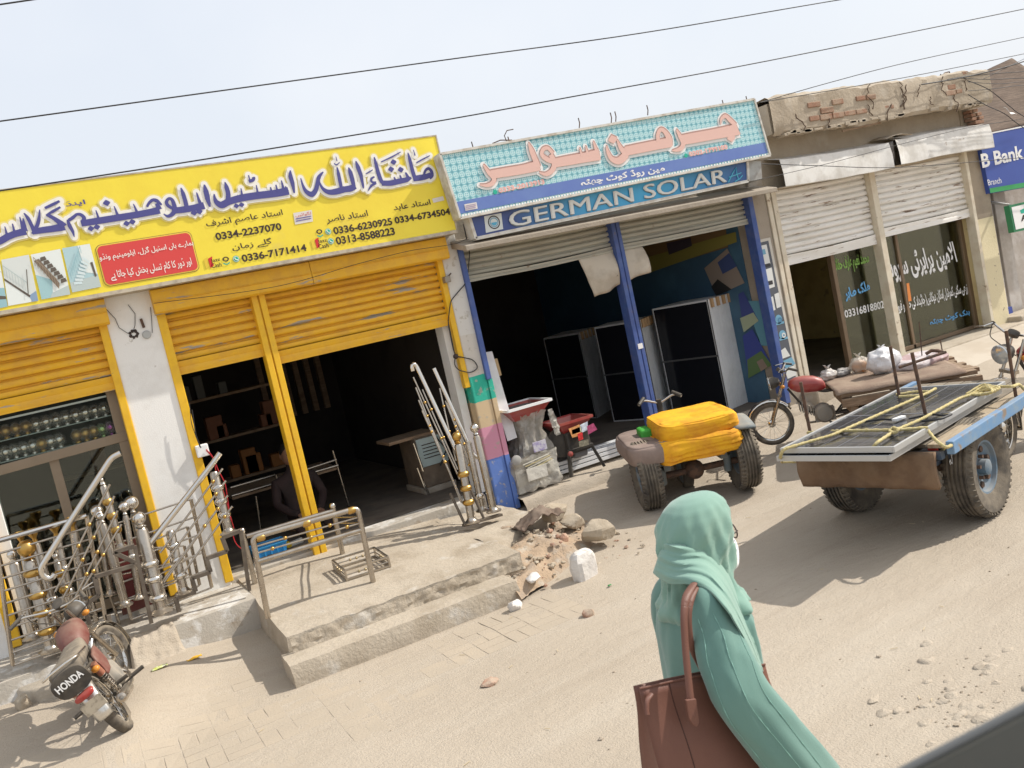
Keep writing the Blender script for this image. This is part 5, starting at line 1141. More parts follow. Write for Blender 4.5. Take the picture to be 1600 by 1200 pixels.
for k in range(6):
    x = 2.35+k*.16; MB().box(x, x+.07, F+4.5, F+4.58, 1.2, 2.75+.04*(k % 3)).build('hanging_strip', K['wood'], sh)
# the man sitting in the dark doorway
ym_ = F+.95; hd = aty(452, 716, ym_); mn = thing('person', 'man in dark clothes sitting in the shadow behind the yellow door post', 'man', (hd.x, ym_, ZF)); hx = hd.x; hz0 = hd.z
def skinned(name, pts, edges, m, par, sub=2):
    me = bpy.data.meshes.new(name); off = wl(par); me.from_pydata([tuple(V(p[:3])-off) for p in pts], edges, []); o = bpy.data.objects.new(name, me); COL.objects.link(o); o.parent = par; me.materials.append(m)
    md = o.modifiers.new('skin', 'SKIN'); md.use_smooth_shade = True
    if not me.skin_vertices: me.skin_vertices.new()
    for i, p in enumerate(pts): r = p[3] if len(p) > 3 else .05; r = r if isinstance(r, tuple) else (r, r); me.skin_vertices[0].data[i].radius = r
    me.skin_vertices[0].data[0].use_root = True
    sm = o.modifiers.new('sub', 'SUBSURF'); sm.levels = sub; sm.render_levels = sub; return o
sz = hz0-.62; Q = lambda x, y, z, r: (hx+x, ym_+y, z, r)
skinned('body', [Q(0, .05, sz+.04, (.15, .12)), Q(0, .04, sz+.22, (.14, .10)), Q(0, .02, sz+.40, (.16, .10)), Q(0, .01, sz+.49, (.06, .055)), Q(0, -.01, sz+.56, (.05, .055)), Q(0, -.01, sz+.64, (.075, .09)), Q(0, .0, sz+.72, (.06, .075)),
    Q(-.18, .02, sz+.41, .055), Q(-.23, -.06, sz+.22, .045), Q(-.14, -.24, sz+.13, .036), Q(-.10, -.31, sz+.12, .03), Q(.18, .02, sz+.41, .055), Q(.23, -.06, sz+.22, .045), Q(.14, -.24, sz+.13, .036), Q(.10, -.31, sz+.12, .03),
    Q(-.10, -.10, sz+.03, .085), Q(-.13, -.38, sz+.03, .065), Q(-.13, -.36, ZF+.08, .045), Q(-.13, -.46, ZF+.04, .04), Q(.10, -.10, sz+.03, .085), Q(.13, -.38, sz+.03, .065), Q(.13, -.36, ZF+.08, .045), Q(.13, -.46, ZF+.04, .04)],
    [(0, 1), (1, 2), (2, 3), (3, 4), (4, 5), (5, 6), (2, 7), (7, 8), (8, 9), (9, 10), (2, 11), (11, 12), (12, 13), (13, 14), (0, 15), (15, 16), (16, 17), (17, 18), (0, 19), (19, 20), (20, 21), (21, 22)], mat('dark_clothes', (.035, .020, .019), .85, c2=(.025, .017, .016), sc=5), mn)
skd = mat('face_skin', (.26, .14, .09), .55); mb = MB()
for k in range(1): mb.ball((hx, ym_-.018, sz+.655), .092, 20, (.84, 1.0, 1.22)); mb.lathe((hx, ym_-.095, sz+.66), (0, -.5, -.8), [(.006, 0), (.016, .03), (.018, .042), (.004, .05)], 8); mb.ball((hx-.08, ym_-.005, sz+.655), .02, 8, (.5, 1, 1.4)); mb.ball((hx+.08, ym_-.005, sz+.655), .02, 8, (.5, 1, 1.4)); mb.bar((hx-.022, ym_-.103, sz+.607), (hx+.022, ym_-.103, sz+.607), .008, .008)
mb.build('head', skd, mn, smooth=60)
mb = MB(); mb.ball((hx, ym_+.004, sz+.692), .094, 20, (.88, 1.02, 1.0)); mb.build('hair', col((.015, .012, .011), .7), mn, smooth=60)
for s in (-1, 1):
    MB().ball((hx+s*.032, ym_-.096, sz+.668), .010, 8).build('eye', K['ink'], mn, smooth=60)
    mb = MB(); c = V((hx+s*.09, ym_-.34, sz+.115)); mb.ball(c, .034, 10, (.9, 1.25, .5))
    for i, ln in enumerate((.055, .066, .062, .048)): b0 = c+V(((i-1.5)*.016, -.036, 0)); mb.tube([b0, b0+V((0, -ln*.5, -.002)), b0+V((0, -ln*.85, -.016)), b0+V((0, -ln, -.03))], [.0085, .008, .007, .005], 7)
    b0 = c+V((-s*.028, -.01, 0)); mb.tube([b0, b0+V((-s*.02, -.022, -.004)), b0+V((-s*.022, -.045, -.01))], [.010, .009, .006], 7); mb.build('hand', skd, mn, smooth=60)
stl = thing('stool', 'low dark stool under the man sitting in the metalwork shop', 'stool', (hx, ym_+.05, ZF)); MB().lathe((hx, ym_+.05, sz-.08), (0, 0, 1), [(.15, 0), (.16, .02), (.15, .035)], 18).build('seat', K['wood'], stl, smooth=40)
for a in range(4): t = .785+a*1.571; MB().tube([(hx+.10*math.cos(t), ym_+.05+.10*math.sin(t), sz-.08), (hx+.14*math.cos(t), ym_+.05+.14*math.sin(t), ZF)], .013, 8).build('leg', K['darksteel'], stl)
# ================================================================ GOODS IN THE SOLAR SHOP
wb = thing('white_board', 'tall blank white board leaning inside the solar shop beside the painted pillar', 'board', aty(790, 686, F+.2)); q = P2([(750, 552), (769, 549), (801, 683), (786, 689)], F+.12)
q[2].y = q[3].y = F+.02; MB().prism(q, (.02, .05, 0)).build('sheet', col((.70, .69, .70), .5, c2=(.62, .61, .62), sc=4), wb, bevel=.003); 
cdb = thing('cardboard_piece', 'tan cardboard strip stuck beside the white board', 'cardboard', aty(780, 588, F+.3)); MB().prism(P2([(770, 561), (777, 560), (784, 586), (777, 589)], F+.22), (0, .02, 0)).build('sheet', col((.50, .36, .20), .8), cdb)
cl = thing('hanging_cloth', 'dusty white cloth hanging in two flaps from the shutter behind the blue post', 'cloth', (5.3, F-.02, 2.2)); clm = mat('dusty_white_cloth', (.55, .50, .42), .9, c2=(.42, .37, .30), sc=3, c3=(.12, .10, .08), sc3=14, lo3=.70, hi3=.73)
def cloth4(px4, Y, nm, seed, bow=.04):
    q = P2(px4, Y)
    MB().grid(lambda u, v: tuple((q[0]*(1-u)+q[1]*u)*(1-v)+(q[3]*(1-u)+q[2]*u)*v+V((0, -bow*math.sin(v*2.6)*(.4+u)+.018*math.sin(u*9+seed)*v+.012*noise.noise(V((u*4, v*4, seed))), .01*math.sin(u*7+seed)*v))), 14, 12).build(nm, clm, cl, smooth=70, solid=.006)
cloth4([(903, 404), (956, 391), (966, 446), (930, 465)], F+.045, 'left_flap', 1); cloth4([(958, 392), (1003, 385), (1015, 424), (968, 446)], F+.05, 'right_flap', 4)
def stack(name, label, corner, facew, thick, h0px, n, facem, edgem, Y, tilt):
    t = thing(name, label, 'solar panels'); return t
# stacked solar modules standing on edge
def modules(label, near_top, near_bot, left_top, right_top, Yn, Yl, Yr, n):
    a, b = aty(*near_top, Yn), aty(*near_bot, Yn); l = aty(*left_top, Yl)-a; r = aty(*right_top, Yr)-a; l.z = 0; r.z = 0; b.z = max(b.z, ZG); up = V((a.x-b.x*0-a.x, 0, 0))+V((0, 0, a.z-ZG)); base = V((a.x, a.y, ZG))
    t = thing('solar_panel_stack', label, 'solar panels', base)
    for k in range(n):
        s = base+r*(k/n); d = r*(.94/n); q = [s, s+d, s+d+l, s+l]; o = MB().prism(q, up).build('panel', K['alu'] if False else col((.74, .75, .75), .5, c2=(.66, .67, .67), sc=3), t, bevel=.003)
    f = l.normalized(); nrm = V((-r.x, -r.y, 0)).normalized()
    def P(u, v): return base+l*u+V((0, 0, up.z*v))+nrm*.004
    MB().poly([P(.03, .015), P(.97, .015), P(.97, .985), P(.03, .985)]).build('cell_face', col((.012, .013, .017), .12), t)
    mb = MB()
    for u in (.0, 1.0): mb.prism([P(max(0, u-.012), 0), P(min(1, u+.012), 0), P(min(1, u+.012), 1), P(max(0, u-.012), 1)], nrm*.006)
    mb.prism([P(0, .49), P(1, .49), P(1, .505), P(0, .505)], nrm*.005); mb.build('frame', col((.09, .09, .09), .5), t)
    for k in range(5):
        s = base+r*((k+.35)/5)+V((0, 0, up.z)); MB().box(s.x-.012, s.x+.02, s.y-.035, s.y+.02, s.z-.10, s.z+.006).build('corner_guard', col((.42, .27, .14), .8), t)
    return t
modules('tall stack of solar panels on edge with cardboard corners by the printed wall', (1106, 468), (1126, 650), (1020, 492), (1151, 458), F+.55, F+1.35, F+.72, 10)
modules('second stack of solar panels deeper in the shop behind the blue post', (1000, 500), (1020, 640), (930, 522), (1019, 490), F+1.3, F+2.0, F+1.6, 8)
modules('third stack of dark solar panels at the back left of the solar shop', (905, 520), (915, 640), (850, 535), (935, 515), F+2.6, F+3.3, F+3.0, 6)
# plastic-wrapped machine on its carton
pm = thing('wrapped_machine', 'chaff machine with white and red hopper wrapped in torn clear plastic on a wrapped carton', 'machine', aty(840, 775, F+.05)); Yp = F-.08
film = mat('dusty_clear_film', (.52, .48, .41), .25, alpha=.50, c2=(.68, .66, .61), sc=7, lo=.5, hi=.6, bump=1.0, bsc=11)
film2 = mat('dense_film', (.60, .57, .50), .3, alpha=.70, c2=(.35, .32, .28), sc=6, bump=1.0, bsc=14)  # denser film for the lower wrap and the loose shreds
q = P2([(808, 716), (868, 702), (875, 755), (815, 776)], Yp); z0_ = ZG; xL, xR, zt_ = q[3].x-.03, q[2].x+.03, (q[0].z+q[1].z)/2
MB().box(xL+.03, xR-.03, Yp+.02, Yp+.42, z0_, zt_-.03).build('carton', mat('grey_carton', (.30, .27, .22), .8, c2=(.40, .35, .27), sc=6), pm, bevel=.01)
def wrap(x0, x1, y0, y1, za, zb, m, nm, seed, amp=.022, waist=0):
    def fn(u, v):
        a = u*2*math.pi; cx = (x0+x1)/2; cy = (y0+y1)/2; c, s = math.cos(a), math.sin(a); k = 1/max(abs(c), abs(s))**.75; w_ = 1-waist*math.sin(math.pi*v)
        n_ = amp*(noise.noise(V((c*3, s*3, v*3+seed)))+.8*abs(noise.noise(V((c*7, s*7, v*5+seed))))); return (cx+((x1-x0)/2*w_+n_)*c*k, cy+((y1-y0)/2*w_+n_)*s*k, za+(zb-za)*v+amp*noise.noise(V((c*4, s*4, seed))))
    return MB().grid(fn, 48, 20).build(nm, m, pm, smooth=35)
wrap(xL, xR+.02, Yp-.01, Yp+.46, z0_, zt_, film2, 'lower_wrap', 3, .03)
MB().box(xL+.12, xR-.16, Yp-.045, Yp-.03, z0_+.10, z0_+.22).build('paper_sheet', mat('crumpled_paper', (.62, .59, .52), .8, bump=.6, bsc=12), pm)
for k in range(5): MB().bar((xL+.10+.02*k, Yp-.035, zt_-.06-.022*k), (xR-.1+.01*k, Yp-.03, zt_-.03-.018*k), .012, .006).build('strap', col((.55, .47, .25) if k % 2 else (.6, .58, .5), .5), pm)
q2 = P2([(800, 650), (853, 636), (864, 702), (818, 716)], Yp+.05); xa, xb = q2[0].x+.03, q2[1].x-.02
MB().lathe(((xa+xb)/2, Yp+.24, zt_), (0, 0, 1), [(.10, 0), (.12, .12), (.10, .22), (.13, .34), (.16, .46)], 18).build('machine_body', mat('machine_grey', (.20, .19, .18), .5, c2=(.10, .10, .10), sc=5), pm, smooth=50)
wrap(xa-.02, xb+.03, Yp+.02, Yp+.46, zt_-.02, q2[0].z-.02, film, 'upper_wrap', 7, .035, .28)
q3 = P2([(790, 640), (852, 632), (858, 636), (796, 652)], Yp); hz_ = q3[0].z-.02; xa, xb = q3[0].x, q3[2].x+.02
def tray(par, x0, x1, y0, y1, zt, d, inn, m, rim, nm='hopper'):
    mb = MB(); ring = lambda x_, z_: [(x0+x_, y0+x_, z_), (x1-x_, y0+x_, z_), (x1-x_, y1-x_, z_), (x0+x_, y1-x_, z_)]
    mb.loft([ring(inn, zt-d), ring(0, zt), ring(.012, zt), ring(inn+.012, zt-d+.01)]); o = mb.build(nm, m, par)
    mb = MB()
    r = ring(0, zt)
    for i in range(4): mb.bar(V(r[i]), V(r[(i+1) % 4]), .022, .026)
    mb.build('rim', rim, o); return o
tray(pm, xa, xb, Yp-.04, Yp+.42, hz_, .13, .10, K['red'], K['white'])
MB().poly([(xa+.02, Yp+.01, hz_-.02), (xb-.06, Yp+.0, hz_-.05), (xb-.08, Yp+.38, hz_-.05), (xa+.04, Yp+.38, hz_-.02)]).build('film_cover', film, pm)
c = aty(843, 696, Yp-.02); MB().box(c.x-.075, c.x+.07, Yp-.035, Yp-.02, c.z-.05, c.z+.045).build('label_card', mat('label_card', (.55, .53, .58), .6, c2=(.3, .25, .45), sc=25), pm)
c = aty(804, 719, Yp+.02); MB().lathe((c.x, Yp-.01, c.z), (0, -1, 0), [(.0, 0), (.05, 0), (.05, .02), (.03, .03)], 16).build('pulley', col((.35, .34, .32), .5), pm, smooth=50)
for s_ in range(5):
    a = aty(856+2*s_, 640+s_*4, Yp-.03); MB().grid(lambda u, v: (a.x+u*.05+.02*noise.noise(V((v*3, s_, 1))), a.y+.03*noise.noise(V((u*3, v*4, s_))), a.z-v*(.12+.04*(s_ % 3))), 3, 8).build('film_shred', film2, pm, smooth=60)
# red machine
rm = thing('chaff_machine', 'black fodder machine with red hopper and colourful labels on splayed legs', 'machine', aty(905, 745, F+.1)); Yr = F-.04
q = P2([(872, 664), (918, 654), (925, 690), (880, 740)], Yr); xa, xb, zt = q[0].x-.02, q[1].x+.03, q[0].z
tray(rm, xa, xb, Yr-.05, Yr+.36, zt, .11, .08, K['red'], K['red'])
xm = (xa+xb)/2; MB().box(xm-.12, xm+.16, Yr, Yr+.32, ZG+.20, zt-.10).build('body', K['blackp'], rm, bevel=.03)
MB().lathe((xm-.14, Yr+.12, ZG+.34), (-.2, -1, 0), [(0, 0), (.13, 0), (.15, .03), (.15, .06), (0, .07)], 20).build('housing', K['blackp'], rm, smooth=40)
c = aty(889, 709, Yr-.02); MB().lathe((c.x, Yr-.04, c.z), (0, -1, 0), [(0, 0), (.026, 0), (.026, .02), (0, .03)], 14).build('red_knob', K['red'], rm, smooth=50)
for sx, px_ in ((-.11, -.16), (.15, .24)):
    for y in (Yr+.02, Yr+.30): MB().bar((xm+sx, y, ZG+.26), (xm+px_, y-.03*(y < Yr+.1), ZG-.01), .04, .03).build('leg', K['blackp'], rm, bevel=.006)
MB().bar((xm-.13, Yr+.02, ZG+.24), (xm+.17, Yr+.02, ZG+.24), .05, .035).build('cross_bar', K['blackp'], rm, bevel=.006)
MB().box(xm-.04, xm+.12, Yr+.04, Yr+.2, ZG+.14, ZG+.22).build('motor', mat('grey_motor', (.16, .16, .17), .5, dust=.2), rm, bevel=.02)
yl_ = Yr-.058
for pts, c in (([(888, 670), (905, 663), (908, 680), (894, 684)], (.60, .28, .10)), ([(893, 672), (908, 666), (909, 674), (894, 679)], (.70, .62, .40)), ([(906, 664), (918, 658), (918, 672), (909, 676)], (.55, .60, .68)), ([(917, 666), (927, 661), (933, 671), (919, 679)], (.35, .06, .14)), ([(902, 678), (910, 675), (911, 686), (904, 689)], (.50, .03, .03)), ([(904, 690), (919, 686), (920, 695), (905, 699)], (.20, .18, .13))): panel('label_plate', pts, yl_+.01*(c[0] > .5), col(c, .5, c2=tuple(min(1, x*1.6) for x in c), sc=40), rm)
# aluminium sections on the floor
al = thing('aluminium_strips', 'bundle of long bright aluminium sections lying on the solar shop floor', 'metal strips', aty(960, 715, F+.05)); rr = random.Random(2)
for k in range(9):
    A = aty(868+(k % 3)*4, 742-(k//3)*7, F+.10+(k % 3)*.085); A.z = ZG+.03+(k//3)*.045; MB().box(A.x, A.x+1.15+rr.uniform(-.12, .1), A.y, A.y+.075, A.z-.018, A.z+.018).build('strip', col((.74, .75, .76), .3), al, bevel=.003)
# ================================================================ CABLES
def cable(label, pts, Y, r=.012, Yend=None):
    n = len(pts); P = [aty(*p, Y+((Yend or Y)-Y)*i/(n-1)) for i, p in enumerate(pts)]
    Q = []
    for i in range(n-1):
        p0, p1, p2, p3 = P[max(i-1, 0)], P[i], P[i+1], P[min(i+2, n-1)]
        for k in range(8): t = k/8; Q.append(.5*((2*p1)+(p2-p0)*t+(2*p0-5*p1+4*p2-p3)*t*t+(3*p1-p0-3*p2+p3)*t**3))
    Q.append(P[-1]); o = MB().tube(Q, r, 6).build('overhead_cable', K['wire'], smooth=60); tag(o, label, 'cable', 'overhead cables'); return o
cable('upper long overhead cable running from the left edge to the top of the photo', [(-120, 206), (300, 148), (700, 93), (1000, 52), (1310, 0), (1500, -30)], 6.8, .005)
cable('lower long overhead cable passing just above both shop signs', [(-120, 315), (0, 298), (300, 252), (680, 190), (900, 150), (1200, 95), (1600, 14), (1750, -18)], 6.6, .005)
cable('short stretch of cable cutting the top left corner of the photo', [(-60, 16), (0, 7), (60, -2), (120, -12)], 6.8, .0055)
for lab, P, r in (('cable rising from the turquoise sign corner to the right edge, uppermost of the pair', [(1188, 160), (1300, 128), (1420, 97), (1600, 58), (1700, 36)], .007), ('cable rising from the turquoise sign corner to the right edge, lower of the pair', [(1188, 160), (1300, 141), (1430, 118), (1600, 84), (1700, 62)], .007),
    ('thick cable bundle meeting the brick parapet corner from the right', [(1440, 132), (1500, 122), (1560, 108), (1600, 96), (1700, 66)], .013), ('cable from the parapet corner, first below the thick bundle', [(1480, 124), (1520, 118), (1600, 112), (1700, 108)], .007), ('cable from the parapet corner, second below the thick bundle', [(1500, 122), (1545, 124), (1600, 122), (1700, 120)], .007),
    ('cable from the parapet corner, third below the thick bundle', [(1512, 128), (1560, 131), (1600, 128), (1700, 126)], .006), ('cable sagging from the parapet corner across the brown roof', [(1512, 126), (1545, 140), (1580, 168), (1600, 182), (1700, 240)], .009), ('cable from below the parapet corner crossing the brown roof to the bank sign', [(1513, 148), (1540, 164), (1570, 178), (1600, 200), (1700, 262)], .009),
    ('cable crossing upward behind the parapet corner', [(1535, 124), (1560, 112), (1600, 92), (1700, 44)], .006), ('cable running flat across the brown roof', [(1512, 142), (1550, 139), (1600, 133), (1700, 128)], .006), ('cable looping from the torn shutter box to the blue bank sign', [(1190, 256), (1280, 259), (1375, 262), (1460, 258), (1600, 246), (1700, 238)], .007),
    ('cable hanging diagonally across the white shutter box', [(1180, 282), (1300, 254), (1420, 222), (1520, 198), (1600, 186)], .005), ('thin cable along the yellow sign underside to the pillar', [(240, 474), (430, 448), (560, 412), (640, 392), (720, 378), (742, 352)], .004)):
    cable(lab, P, F-.42 if 'yellow' not in lab else F-.16, r*.6)
pc = thing('plastic_scrap', 'white plastic scrap caught on a cable over the brown roof', 'plastic scrap', aty(1578, 172, F-.43)); A, B = P2([(1567, 168), (1586, 179)], F-.43); MB().grid(lambda u, v: tuple(A+(B-A)*u+V((.01*math.sin(u*8), -.02*v, -.03*v*math.sin(u*3)+.01*math.sin(u*9)))), 8, 3).build('scrap', K['white'], pc, smooth=60, solid=.002)
hw = thing('hanging_wire', 'loose black wire dangling down the striped pillar with a small round connector', 'cable', aty(712, 540, F-.03))
for P, r in (([(724, 350), (734, 395), (730, 440), (704, 470), (700, 505), (708, 545), (712, 556)], .005), ([(712, 556), (740, 562), (748, 575), (735, 583), (715, 578), (709, 568), (712, 557)], .005), ([(700, 500), (706, 530), (711, 555)], .004)): MB().tube(bent(P2(P, F-.035)), r, 6).build('wire', K['wire'], hw, smooth=60)
MB().ball(aty(712, 557, F-.04), .026, 10).build('connector', K['ink'], hw, smooth=60)
tap = thing('wall_bracket', 'small square metal bracket on the white pillar edge below the yellow sign', 'bracket', aty(697, 437, F)); c = aty(697, 437, F-.04); MB().box(c.x-.03, c.x+.03, F-.09, F-.02, c.z-.03, c.z+.03).build('box', col((.30, .27, .22), .5, metal=.4), tap, bevel=.008); MB().bar(c+V((.02, 0, .02)), c+V((.06, -.01, .05)), .012, .012).build('arm', K['rust'], tap)
# ================================================================ VEHICLES
K['rimblue'] = mat('dusty_blue_rim', (.085, .165, .25), .6, c2=(.10, .16, .22), sc=12, dust=.35)
def wheel(par, c, r, w, rimr, name='wheel', spokes=0, rimm=None, hubr=.05, ax=(0, 1, 0), tread=0):
    """tyre with sub-parts rim and spokes, axle along ax"""
    c = V(c); a = V(ax); mb = MB(); h = w/2
    prof = [(rimr, -h*.62), (rimr+(r-rimr)*.35, -h*.95), (r*.90, -h), (r*.975, -h*.78), (r, -h*.45), (r, h*.45), (r*.975, h*.78), (r*.90, h), (rimr+(r-rimr)*.35, h*.95), (rimr, h*.62)]
    if tread:
        prof = prof[:4]
        for k in range(5): z = -h*.72+k*h*1.44/5; prof += [(r, z+.004), (r, z+h*1.44/5-.012), (r-.012, z+h*1.44/5-.009), (r-.012, z+h*1.44/5+.001)]
        prof += [(r*.975, h*.78), (r*.90, h), (rimr+(r-rimr)*.35, h*.95), (rimr, h*.62)]
    mb.lathe(c, a, prof, 40, False)
    if tread:
        u = a.orthogonal().normalized(); q = a.cross(u)
        for k in range(46):
            t = 2*math.pi*k/46; d = u*math.cos(t)+q*math.sin(t); tg = a.cross(d)
            for s in (-1, 1): mb.bar(c+d*(r*.985)+a*(s*h*.55)+tg*.006, c+d*(r*.93)+a*(s*h*1.0), .016, .018, tg)
    o = mb.build(name, K['rubber'], par, smooth=40, local=True)
    rm_ = MB(); rimm = rimm or K['silver']
    if spokes:
        rm_.lathe(c, a, [(rimr+.004, -h*.62), (rimr-.012, -h*.5), (rimr-.016, 0), (rimr-.012, h*.5), (rimr+.004, h*.62)], 32, False); rm_.lathe(c-a*h*1.1, a, [(0, 0), (hubr*.5, 0), (hubr, h*.4), (hubr, h*1.8), (hubr*.5, h*2.2), (0, h*2.2)], 16)
    else:
        rm_.lathe(c, a, [(rimr+.004, -h*.62), (rimr*.93, -h*.60), (rimr*.88, -h*.35), (rimr*.55, -h*.05), (rimr*.38, -h*.18), (hubr, -h*.2), (hubr, -h*.75), (hubr*.6, -h*.85), (0, -h*.85)], 28, False)
        rm_.lathe(c, a, [(rimr+.004, h*.62), (rimr*.93, h*.60), (rimr*.88, h*.35), (rimr*.5, h*.2), (0, h*.2)], 28, False)
    ro = rm_.build('rim', rimm, o, smooth=40, local=True)
    u = a.orthogonal().normalized(); q = a.cross(u); sp = MB()
    if spokes:
        for k in range(spokes):
            t = 2*math.pi*k/spokes; t2 = t+(.5 if k % 2 else -.5); d = u*math.cos(t)+q*math.sin(t); e = u*math.cos(t2)+q*math.sin(t2)
            sp.tube([c+e*hubr*.8+a*h*(.7 if k % 2 else -.7), c+d*(rimr-.012)], .0022, 4, False)
        sp.build('spokes', K['silver'], o, local=True)
    else:
        for k in range(6):
            t = 2*math.pi*k/6; d = u*math.cos(t)+q*math.sin(t); sp.lathe(c-a*h*.30+d*rimr*.45, -a, [(0, 0), (.014, 0), (.014, .03), (0, .03)], 6)
            d2 = u*math.cos(t+.52)+q*math.sin(t+.52); sp.lathe(c-a*h*.24+d2*rimr*.66, -a, [(0, 0), (.024, 0), (.022, .012), (0, .012)], 10)
        sp.build('wheel_nuts', K['rust'], o, local=True)
    return o
def motorcycle(name, label, loc, rz, lean=0.0, sc=1.0, paint=None, rear=True, words=None, group=None, steer=0.0, cat='motorcycle', dusty=True):
    paint = paint or K['red']; t = thing(name, label, cat, loc, rz, group); t.rotation_euler = (lean, 0, rz); t.scale = (sc, sc, sc); L = dict(local=True)
    F_ = V((1.20, 0, .30)); Hd = V((.93, 0, .90)); R = .30
    def st(p):                                   # steering turn about the head axis
        ax = (Hd-F_).normalized(); return Matrix.Rotation(steer, 4, ax) @ (V(p)-Hd)+Hd
    axd = (Matrix.Rotation(steer, 4, (Hd-F_).normalized()) @ V((0, 1, 0))).to_3d() if False else (Matrix.Rotation(steer, 3, (Hd-F_).normalized()) @ V((0, 1, 0)))
    wheel(t, st(F_), R, .075, .235, spokes=24, ax=axd)
    if rear: wheel(t, (0, 0, R), R, .085, .235, spokes=24)
    mb = MB()
    for s in (-1, 1): mb.tube([st(F_+V((0, s*.065, 0))), st(F_+(Hd-F_)*.55+V((0, s*.065, 0)))], .021, 10); mb.tube([st(F_+(Hd-F_)*.5+V((0, s*.065, 0))), st(Hd+V((-.02, s*.065, .05)))], .015, 10)
    mb.bar(st(F_+(Hd-F_)*.62+V((0, -.085, 0))), st(F_+(Hd-F_)*.62+V((0, .085, 0))), .05, .03); mb.build('fork', K['steel'], t, smooth=40, **L)
    def fender(c, r, a0, a1, w, rot=None, n=14):
        mb = MB()
        def fn(u, v):
            a = a0+(a1-a0)*u; x = (v-.5)*2; rr_ = r-.030*x*x; p = V((c.x+rr_*math.cos(a), c.y+x*w/2, c.z+rr_*math.sin(a))); return st(p) if rot else p
        return mb.grid(fn, n, 6)
    fender(F_, R+.045, R_(-25), R_(150), .12, True).build('front_fender', K['silver'], t, smooth=60, solid=.003, **L)
    hl = MB(); p = st(V((1.06, 0, .86))); d = (st(V((1.16, 0, .85)))-p).normalized(); hl.lathe(p-d*.07, d, [(0, 0), (.045, .01), (.075, .06), (.085, .12), (.085, .14)], 18); ho = hl.build('headlight', K['black'], t, smooth=50, **L)
    hl = MB(); hl.lathe(p+d*.07, d, [(.085, 0), (.092, .006), (.088, .016), (.05, .026), (0, .03)], 18); hl.build('lens', mat('lamp_glass', (.62, .64, .64), .12, .6), ho, smooth=50, **L)
    hb = [st(V(q)) for q in ((.78, .36, 1.02), (.86, .30, 1.05), (.93, .10, .99), (.93, -.10, .99), (.86, -.30, 1.05), (.78, -.36, 1.02))]
    ho = MB().tube(bent(hb), .011, 8).build('handlebar', K['silver'], t, smooth=50, **L)
    for s in (0, -1):
        a, b = (hb[0], hb[1]) if s == 0 else (hb[-1], hb[-2]); MB().tube([a+(a-b)*.1, a+(b-a)*1.2], .018, 10).build('grip', K['black'], ho, smooth=50, **L)
        c = a+(b-a)*1.35; MB().tube([c, c+V((.10, 0, -.01)), c+V((.12, (.10 if s else -.10)*-1, -.02))], .006, 6).build('lever', K['silver'], ho, smooth=50, **L)
        MB().tube(bent([c, c+V((.05, 0, -.12)), V((.95, 0, .80))]), .005, 5).build('cable', K['black'], ho, smooth=50, **L)
    g = MB(); p = st(V((.98, 0, .99))); g.lathe(p, st(V((.90, 0, 1.08)))-p, [(0, 0), (.05, 0), (.055, .03), (.05, .05), (0, .052)], 14); g.build('speedometer', K['black'], t, smooth=40, **L)
    for s in (-1, 1):
        for x, z, n in ((.98, .80, 'indicator'), (-.20, .60, 'indicator')): MB().ball((x, s*.14, z), .032, 10, (1, 1.1, .8)).build(n, mat('amber_lens', (.55, .22, .03), .3), t, smooth=60, **L)
    # tank, seat, side panels: lofted sections
    def sect(x, w, zb, zt, pw=2.6, n=20):
        out = []
        for k in range(n):
            a = 2*math.pi*k/n; c, s = math.cos(a), math.sin(a); out.append(V((x, w*math.copysign(abs(c)**(2/pw), c), (zt+zb)/2+(zt-zb)/2*math.copysign(abs(s)**(2/pw), s))))
        return out
    MB().loft([sect(x, w, a, b) for x, w, a, b in ((.42, .05, .66, .74), (.45, .085, .64, .80), (.55, .115, .63, .855), (.68, .125, .64, .88), (.80, .115, .67, .875), (.87, .08, .72, .85), (.895, .04, .76, .82))]).build('fuel_tank', paint, t, smooth=60, **L)
    so_ = MB().loft([sect(x, w, a, b, 3.4) for x, w, a, b in ((-.30, .10, .70, .77), (-.28, .125, .68, .80), (-.15, .135, .67, .80), (.10, .13, .66, .77), (.30, .115, .66, .765), (.44, .09, .67, .77), (.47, .06, .69, .76))]).build('seat', mat('dusty_seat_vinyl', (.04, .036, .034), .6, dust=.55, bump=.2), t, smooth=60, **L)
    for s in (-1, 1): MB().loft([sect(x, w, a, b, 3) for x, w, a, b in ((.10, .012, .46, .58), (.14, .02, .43, .64), (.30, .022, .42, .65), (.40, .018, .46, .64), (.43, .01, .5, .6))]).build('side_panel', paint, t, smooth=60, **L).data.transform(Matrix.Translation((0, s*.115, 0)))
    mb = MB()
    for s in (-1, 1):
        mb.tube(bent([V((.90, 0, .78)), V((.45, s*.05, .62)), V((.0, s*.10, .62)), V((-.28, s*.09, .66))]), .014, 8)
        mb.tube([V((.02, s*.10, .60)), V((.33, s*.05, .30))], .013, 8); mb.tube([V((0, s*.075, .30)), V((.36, s*.06, .30))], .016, 8)
    mb.tube([V((.91, 0, .74)), V((.70, 0, .38)), V((.36, 0, .28))], .016, 8); mb.build('frame', K['blackp'], t, smooth=50, **L)
    if rear:
        for s in (-1, 1):
            A, B = V((.0, s*.115, .31)), V((-.06, s*.12, .62)); o = MB().tube([A, A+(B-A)*.45], .016, 10).build('shock_absorber', K['steel'], t, smooth=50, **L); mb = MB()
            MB().tube([A+(B-A)*.62, B], .028, 12).build('shock_cover', mat('copper_brown_paint', (.28, .09, .05), .45, dust=.2), o, smooth=50, **L)
            mb.tube([A+(B-A)*(.12+.5*k/48)+V((.024*math.cos(k*.9), .024*math.sin(k*.9), 0)) for k in range(49)], .0045, 5); mb.build('spring', K['steel'], o, smooth=60, **L)
